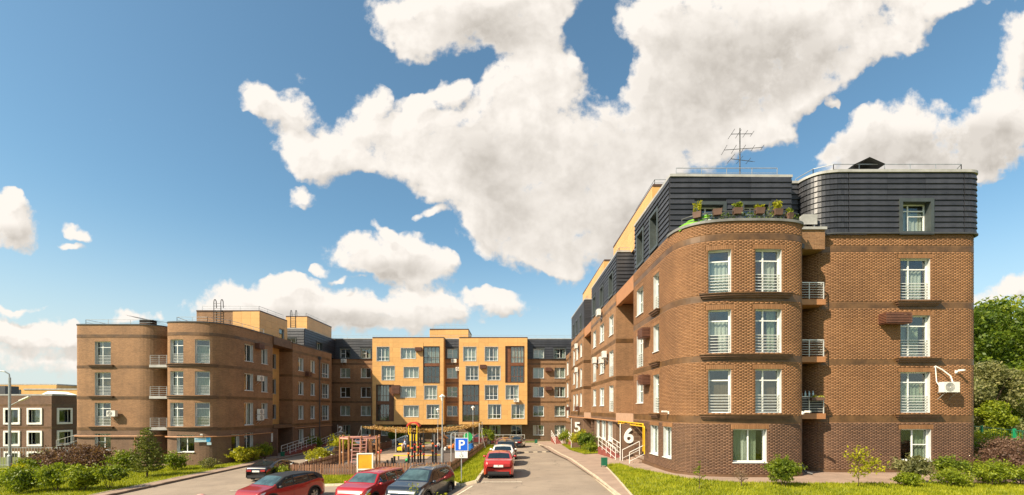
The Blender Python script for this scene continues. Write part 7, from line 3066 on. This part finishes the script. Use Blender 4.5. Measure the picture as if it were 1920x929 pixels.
# ------------------------------------------------------------------ shrubs, plants and trees
GS = 'shrubs on the left lawn'
for k, (x, y, h, rr, lab) in enumerate(((-41.2, 40.2, 2.2, 1.8, 'purple leaved shrub at the left end of the purple clump'), (-38.9, 40.8, 2.7, 2.0, 'tallest purple leaved shrub in the middle of the purple clump'),
                                        (-36.8, 40.0, 2.5, 1.8, 'purple leaved shrub right of the middle of the purple clump'), (-40.0, 38.3, 1.6, 1.4, 'low purple leaved shrub at the front of the purple clump'),
                                        (-37.8, 38.2, 1.5, 1.4, 'low purple leaved shrub before the conifer'))):
    shrub('purple_shrub', lab, x, y, h, rr, 'leaf_purple', 3600, .085, 14, 'purple shrubs', .42, 20 + k)
shrub('green_shrub', 'dark green shrub between the purple clump and the conifer', -34.4, 40.3, 1.9, 1.4, 'leaf_mid', 2600, .085, 11, GS, .45, 31)
for k, (x, y, h, rr, m, lab) in enumerate(((-32.4, 29.8, 1.75, 1.35, 'leaf_mid', 'green shrub at the lower left edge of the lawn'), (-30.3, 30.4, 2.0, 1.35, 'leaf_mid', 'tall green shrub second from the left at the front'),
                                           (-28.5, 30.2, 1.8, 1.25, 'leaf_lime', 'light green shrub in the front row of the left lawn'), (-27.3, 30.9, 1.75, 1.1, 'leaf_mid', 'green shrub at the right end of the front row'),
                                           (-34.3, 31.5, 1.5, 1.2, 'leaf_lime', 'yellowish green shrub at the left frame edge'), (-37.2, 34.3, 1.5, .8, 'leaf_yel', 'small shrub with yellow leaves by the lamp post'))):
    shrub('green_shrub', lab, x, y, h, rr, m, 3000, .085, 12, GS, .42, 40 + k)
shrub('green_shrub', 'small rounded green bush behind the lamp post at the left', -39.6, 37.2, 1.7, 1.0, 'leaf_mid', 1800, .08, 9, GS, .45, 51)
shrub('white_flowering_shrub', 'pale flowering shrub behind the purple clump', -42.6, 41.6, 2.1, 1.1, 'leaf_silver', 1800, .07, 9, GS, .45, 52)
shrub('round_bush', 'rounded dark green bush before the rounded left block', -30.0, 40.6, 1.75, 1.15, 'leaf_mid', 2800, .075, 12, GS, .4, 53)
shrub('round_bush', 'small yellowish brown bush near the left pavement', -27.5, 41.3, 1.0, .85, 'leaf_silver', 1500, .06, 9, GS, .45, 54)
shrub('yellow_bush', 'bright yellow bush against the left wing', -27.25, 45.6, 1.6, 1.15, 'leaf_yel', 2400, .09, 10, GS, .45, 55)
shrub('yellow_bush', 'second bright yellow bush against the left wing, farther one', -26.95, 47.4, 1.55, 1.0, 'leaf_yel', 2000, .09, 9, GS, .45, 155)
shrub('green_shrub', 'fresh green bush beyond the yellow bushes by the left wing', -26.9, 49.6, 1.75, .95, 'leaf_lime', 2000, .08, 9, GS, .45, 56)
shrub('green_shrub', 'green bush at the left wing before the corner ramp', -26.6, 61.2, 1.9, 1.2, 'leaf_mid', 1500, .11, 8, GS, .45, 57)
shrub('yellow_bush', 'yellow green bush behind the left playground fence', -18.3, 43.2, 1.6, 1.35, 'leaf_yel', 2000, .08, 9, GS, .45, 58)
shrub('yellow_bush', 'large yellow green bush behind the climbing frame', -19.3, 51.5, 2.4, 1.5, 'leaf_yel', 2200, .11, 10, GS, .45, 59)
shrub('weeds', 'tall weeds at the corner of the front fence', -17.3, 34.2, .9, .7, 'leaf_lime', 700, .07, 6, GS, .5, 60)
shrub('green_shrub', 'dark shrub behind the playground under the left yellow bay', -17.2, 68.5, 2.2, 1.6, 'leaf_dark', 1400, .13, 8, 'shrubs behind the playground', .45, 61)
shrub('green_shrub', 'loose shrub at the far right corner of the playground', -3.4, 63.5, 2.4, 1.3, 'leaf_mid', 1200, .11, 8, 'shrubs behind the playground', .4, 62)
GE = 'shrubs by entrance 5'
shrub('green_shrub', 'bright green bush beside the white railed ramp', 6.9, 57.5, 2.0, 1.0, 'leaf_lime', 1600, .10, 8, GE, .45, 63)
shrub('green_shrub', 'yellow green bush left of the darker bush by entrance 5', 6.9, 46.0, 2.1, 1.15, 'leaf_yel', 2400, .085, 10, GE, .45, 64)
shrub('green_shrub', 'darker green bush with flower spikes by entrance 5', 7.35, 43.6, 1.9, 1.1, 'leaf_dark', 2400, .085, 10, GE, .45, 65)
shrub('green_shrub', 'low grass green bush at the near end of the bed by entrance 5', 7.2, 41.3, .9, .9, 'leaf_lime', 1200, .08, 8, GE, .45, 66)
GQ = 'shrubs before the right block'
shrub('round_bush', 'dense round green bush before the rounded bay', 12.05, 20.2, 1.42, .78, 'leaf_mid', 6500, .042, 22, GQ, .36, 67)
shrub('green_shrub', 'grey green spreading bush before the right block', 18.7, 21.3, 1.35, .85, 'leaf_silver', 2600, .05, 12, GQ, .42, 68, asp=1.4)
shrub('green_shrub', 'fresh green upright bush before the right block window', 20.5, 21.2, 1.3, .8, 'leaf_mid', 3200, .05, 12, GQ, .42, 69)
for k, (x, y, h, rr, m, lab) in enumerate(((19.6, 20.3, .8, .8, 'leaf_lime', 'low yellow green shrub between two bushes at the right front'), (21.6, 20.5, 1.0, .95, 'leaf_lime', 'yellow green shrub right of the upright bush'),
                                           (22.7, 21.4, 1.15, 1.0, 'leaf_lime', 'yellow green shrub before the purple shrubs'), (17.6, 20.2, .6, .6, 'leaf_lime', 'small low shrub left of the grey green bush'),
                                           (23.0, 20.4, .9, .9, 'leaf_lime', 'yellow green shrub in the lower right corner'))):
    shrub('green_shrub', lab, x, y, h, rr, m, 2200, .05, 11, GQ, .42, 70 + k)
for k, (x, y, h, rr, lab) in enumerate(((24.3, 22.6, 1.6, 1.0, 'purple leaved shrub touching the right corner of the block'), (25.6, 23.0, 1.9, 1.2, 'purple leaved shrub just right of the block corner'),
                                        (24.4, 21.3, 1.4, 1.0, 'purple leaved shrub in front at the right edge'), (27.6, 25.6, 2.0, 1.4, 'purple leaved shrub farther back at the right edge'),
                                        (29.0, 26.4, 2.0, 1.3, 'purple leaved shrub farthest back under the green fence'))):
    shrub('purple_shrub', lab, x, y, h, rr, 'leaf_purple', 3800, .055, 16, 'purple shrubs on the right', .38, 80 + k)
shrub('yellow_bush', 'yellow green patch of bush between the purple shrubs at the right', 27.2, 24.3, 1.5, .8, 'leaf_yel', 1500, .06, 9, GQ, .45, 90)
for k, (x, y, h, rr, lab) in enumerate(((36.2, 35.8, 1.9, 1.6, 'wild yellow green growth at the left post of the green fence'), (35.2, 33.6, 1.8, 1.4, 'wild growth along the middle of the green fence'), (33.5, 31.5, 1.7, 1.4, 'wild growth at the right post of the green fence'),
                                        (37.5, 38.5, 2.2, 1.6, 'taller wild growth behind the green fence'), (33.0, 33.5, 1.2, 1.4, 'low wild growth in front of the green fence'))):
    shrub('wild_bush', lab, x, y, h, rr, 'leaf_lime' if k % 2 == 0 else 'leaf_yel', 2200, .07, 11, 'growth by the green fence', .42, 95 + k)
for k, (x, y, h, lab) in enumerate(((-6.15, 18.6, 1.25, 'dry grass stalks before the red boxy car'), (-4.2, 18.6, 1.5, 'tall dry grass stalks before the black car with rails'), (-3.0, 18.4, .9, 'short dry stalks below the black car'), (-7.6, 18.7, .8, 'single weed stalk before the bright red car'))):
    z = T(x, y) - .05
    r = thing('weed_stalk', lab, 'weed', (x, y, z), 0, 'weeds at the front kerb')
    mb = MB()
    for j in range(5):
        a = rnd.uniform(-.25, .25)
        mb.tube([(j * .06, 0, 0), (j * .06 + a * .4, rnd.uniform(-.05, .05), h * .6), (j * .06 + a, 0, h * rnd.uniform(.75, 1))], [.008, .006, .003], 4)
    build(mb, 'stem', MT['blade'], r)
    P = np.c_[npr.uniform(-.15, .4, 60), npr.uniform(-.1, .1, 60), npr.uniform(h * .3, h, 60)]
    v, f = leaf_quads(P, np.tile((0, 0, 1.0), (60, 1)), .035, 2.0, -.5)
    foliage('leaf', r, v, f, 'blade')


def branchy(name, label, x, y, h, mat, n, size, spread, seed, cat='young tree', dz=.12, limbs=7, droop=.0):
    q = random.Random(seed)
    r = thing(name, label, cat, (x, y, T(x, y) + dz))
    mb = MB()
    mb.tube([(0, 0, -.1), (.02, 0, h * .5), (0, .02, h * .97)], [.022, .015, .005], 6)
    tips = []
    for k in range(limbs):
        z = h * (.18 + .68 * k / limbs)
        a = q.uniform(0, 6.28)
        L = spread * (1.0 - .55 * k / limbs) * q.uniform(.7, 1.2)
        e = (L * math.cos(a), L * math.sin(a), z + L * .55)
        mb.tube([(0, 0, z), (e[0] * .5, e[1] * .5, z + L * .35), e], [.012, .008, .003], 5)
        tips += [(e[0] * t, e[1] * t, z + L * .55 * t) for t in np.linspace(.25, 1.05, 7)]
    tips += [(0, 0, h * t) for t in np.linspace(.6, 1.0, 6)]
    build(mb, 'trunk', MT['bark'], r)
    tp = np.array(tips)
    P = tp[npr.integers(0, len(tp), n)] + npr.normal(0, spread * .11, (n, 3))
    v, f = leaf_quads(P, np.tile((0, 0, 1.0), (n, 1)), size, 1.0, .3)
    foliage('crown', r, v, f, mat)
    return r


branchy('young_tree', 'young tree with sparse yellow green leaves before the right block', 15.4, 20.2, 1.75, 'leaf_yel', 620, .06, .95, 5, limbs=9)
branchy('sapling', 'thin leafy sapling on the right lawn', 8.15, 19.75, 1.25, 'leaf_lime', 170, .045, .28, 6)
branchy('dry_bush', 'dry brown twiggy bush on the right lawn', 10.1, 20.0, .75, 'leaf_dry', 260, .03, .55, 8, 'bush', limbs=14)
# conifer
xf, yf = -29.3, 36.6
hF = 4.1
r = thing('fir_tree', 'small conifer with loose tiers on the left lawn', 'conifer', (xf, yf, T(xf, yf) + .1))
mb = MB()
mb.tube([(0, 0, -.2), (0, 0, hF * .5), (0, 0, hF)], [.075, .05, .012], 8)
build(mb, 'trunk', MT['bark'], r)
pts, nr = [], []
mb = MB()
for k in range(15):
    z = .62 + (hF - .8) * (k / 14) ** .92
    R_ = 1.55 * (1 - k / 15.5) ** .8 * rnd.uniform(.85, 1.1)
    m = 7 if k < 9 else 5
    for j in range(m):
        a = 2 * math.pi * (j + rnd.uniform(-.25, .25)) / m + k
        L = R_ * rnd.uniform(.7, 1.12)
        e = Vector((math.cos(a) * L, math.sin(a) * L, z + L * .16))
        mid = Vector((math.cos(a) * L * .5, math.sin(a) * L * .5, z - L * .05))
        mb.tube([(0, 0, z), mid, e], [.016, .01, .004], 4)
        for t in np.linspace(.22, 1.0, max(5, int(18 * L))):
            p = Vector((0, 0, z)).lerp(mid, t * 2) if t < .5 else mid.lerp(e, t * 2 - 1)
            for _ in range(4):
                w = .26 * (1.1 - t) + .05
                pts.append((p.x + rnd.gauss(0, w * .55), p.y + rnd.gauss(0, w * .55), p.z + rnd.gauss(0, .04)))
build(mb, 'branch', MT['bark'], r)
pts = np.array(pts)
v, f = leaf_quads(pts, np.tile((0, 0, 1.0), (len(pts), 1)), .055, 1.7, .5)
foliage('crown', r, v, f, 'leaf_fir')


def tree(label, x, y, h, cr, zc, mat, n, size, nb, seed, group, tr=.22, lump=.34):
    z0 = T(x, y) - .1
    r = thing('broadleaf_tree', label, 'tree', (x, y, z0), 0, group)
    bl = [(b[0], b[1], b[2], b[3], b[4], b[5]) for b in crown_blobs(zc, h * .9, cr, nb, lump, seed)]
    v, f = blob_leaves(bl, n, size, 1.0, .26)
    foliage('crown', r, v, f, mat)
    mb = MB()
    mb.tube([(0, 0, -.3), (.1, 0, zc), (.0, .1, h * .8)], [tr, tr * .75, tr * .15], 8)
    build(mb, 'trunk', MT['bark'], r)
    for b in bl[:8]:
        mb = MB()
        zz = min(b[2] * .55 + zc * .2, h * .6)
        mb.tube([(0, 0, zz), (b[0] * .5, b[1] * .5, (zz + b[2]) * .52), (b[0], b[1], b[2])], [tr * .4, tr * .25, .03], 6)
        build(mb, 'limb', MT['bark'], r)
    return r


GT = 'trees at the right edge'
tree('large dark green tree rising beside the right block', 51.0, 49.0, 16.0, 4.8, 3.0, 'leaf_dark', 20000, .17, 40, 101, GT)
tree('large green tree at the right frame edge', 57.0, 50.0, 15.5, 5.0, 3.0, 'leaf_dark', 16000, .18, 36, 102, GT)
tree('tall yellow green tree showing above the others', 64.0, 59.0, 19.0, 5.5, 5.0, 'leaf_lime', 14000, .2, 36, 103, GT)
tree('pale silvery green tree in front of the dark ones', 44.0, 41.5, 8.3, 3.0, 1.6, 'leaf_silver', 12000, .12, 30, 104, GT, .15)
tree('green tree low behind the silvery one at the frame edge', 48.5, 44.5, 8.0, 2.8, 1.5, 'leaf_mid', 9000, .14, 26, 105, GT, .15)
tree('yellow green low tree behind the green fence', 42.0, 39.6, 4.6, 2.0, 1.0, 'leaf_lime', 6000, .11, 20, 106, GT, .1)
# far treeline round the site
v_all, f_all, k = [], [], 0
bl = []
for a in np.linspace(-70, 75, 60):
    R_ = 210 + 30 * math.sin(a)
    bl.append((R_ * math.sin(rad(a)), R_ * math.cos(rad(a)), -3 + rnd.uniform(0, 2), 9, 9, rnd.uniform(4, 6.5)))
v, f = blob_leaves(bl, 16000, .9, 1.0, .3)
tag(link('treeline', np_mesh('treeline', v, f, MT['leaf_dark'])), kind='stuff')
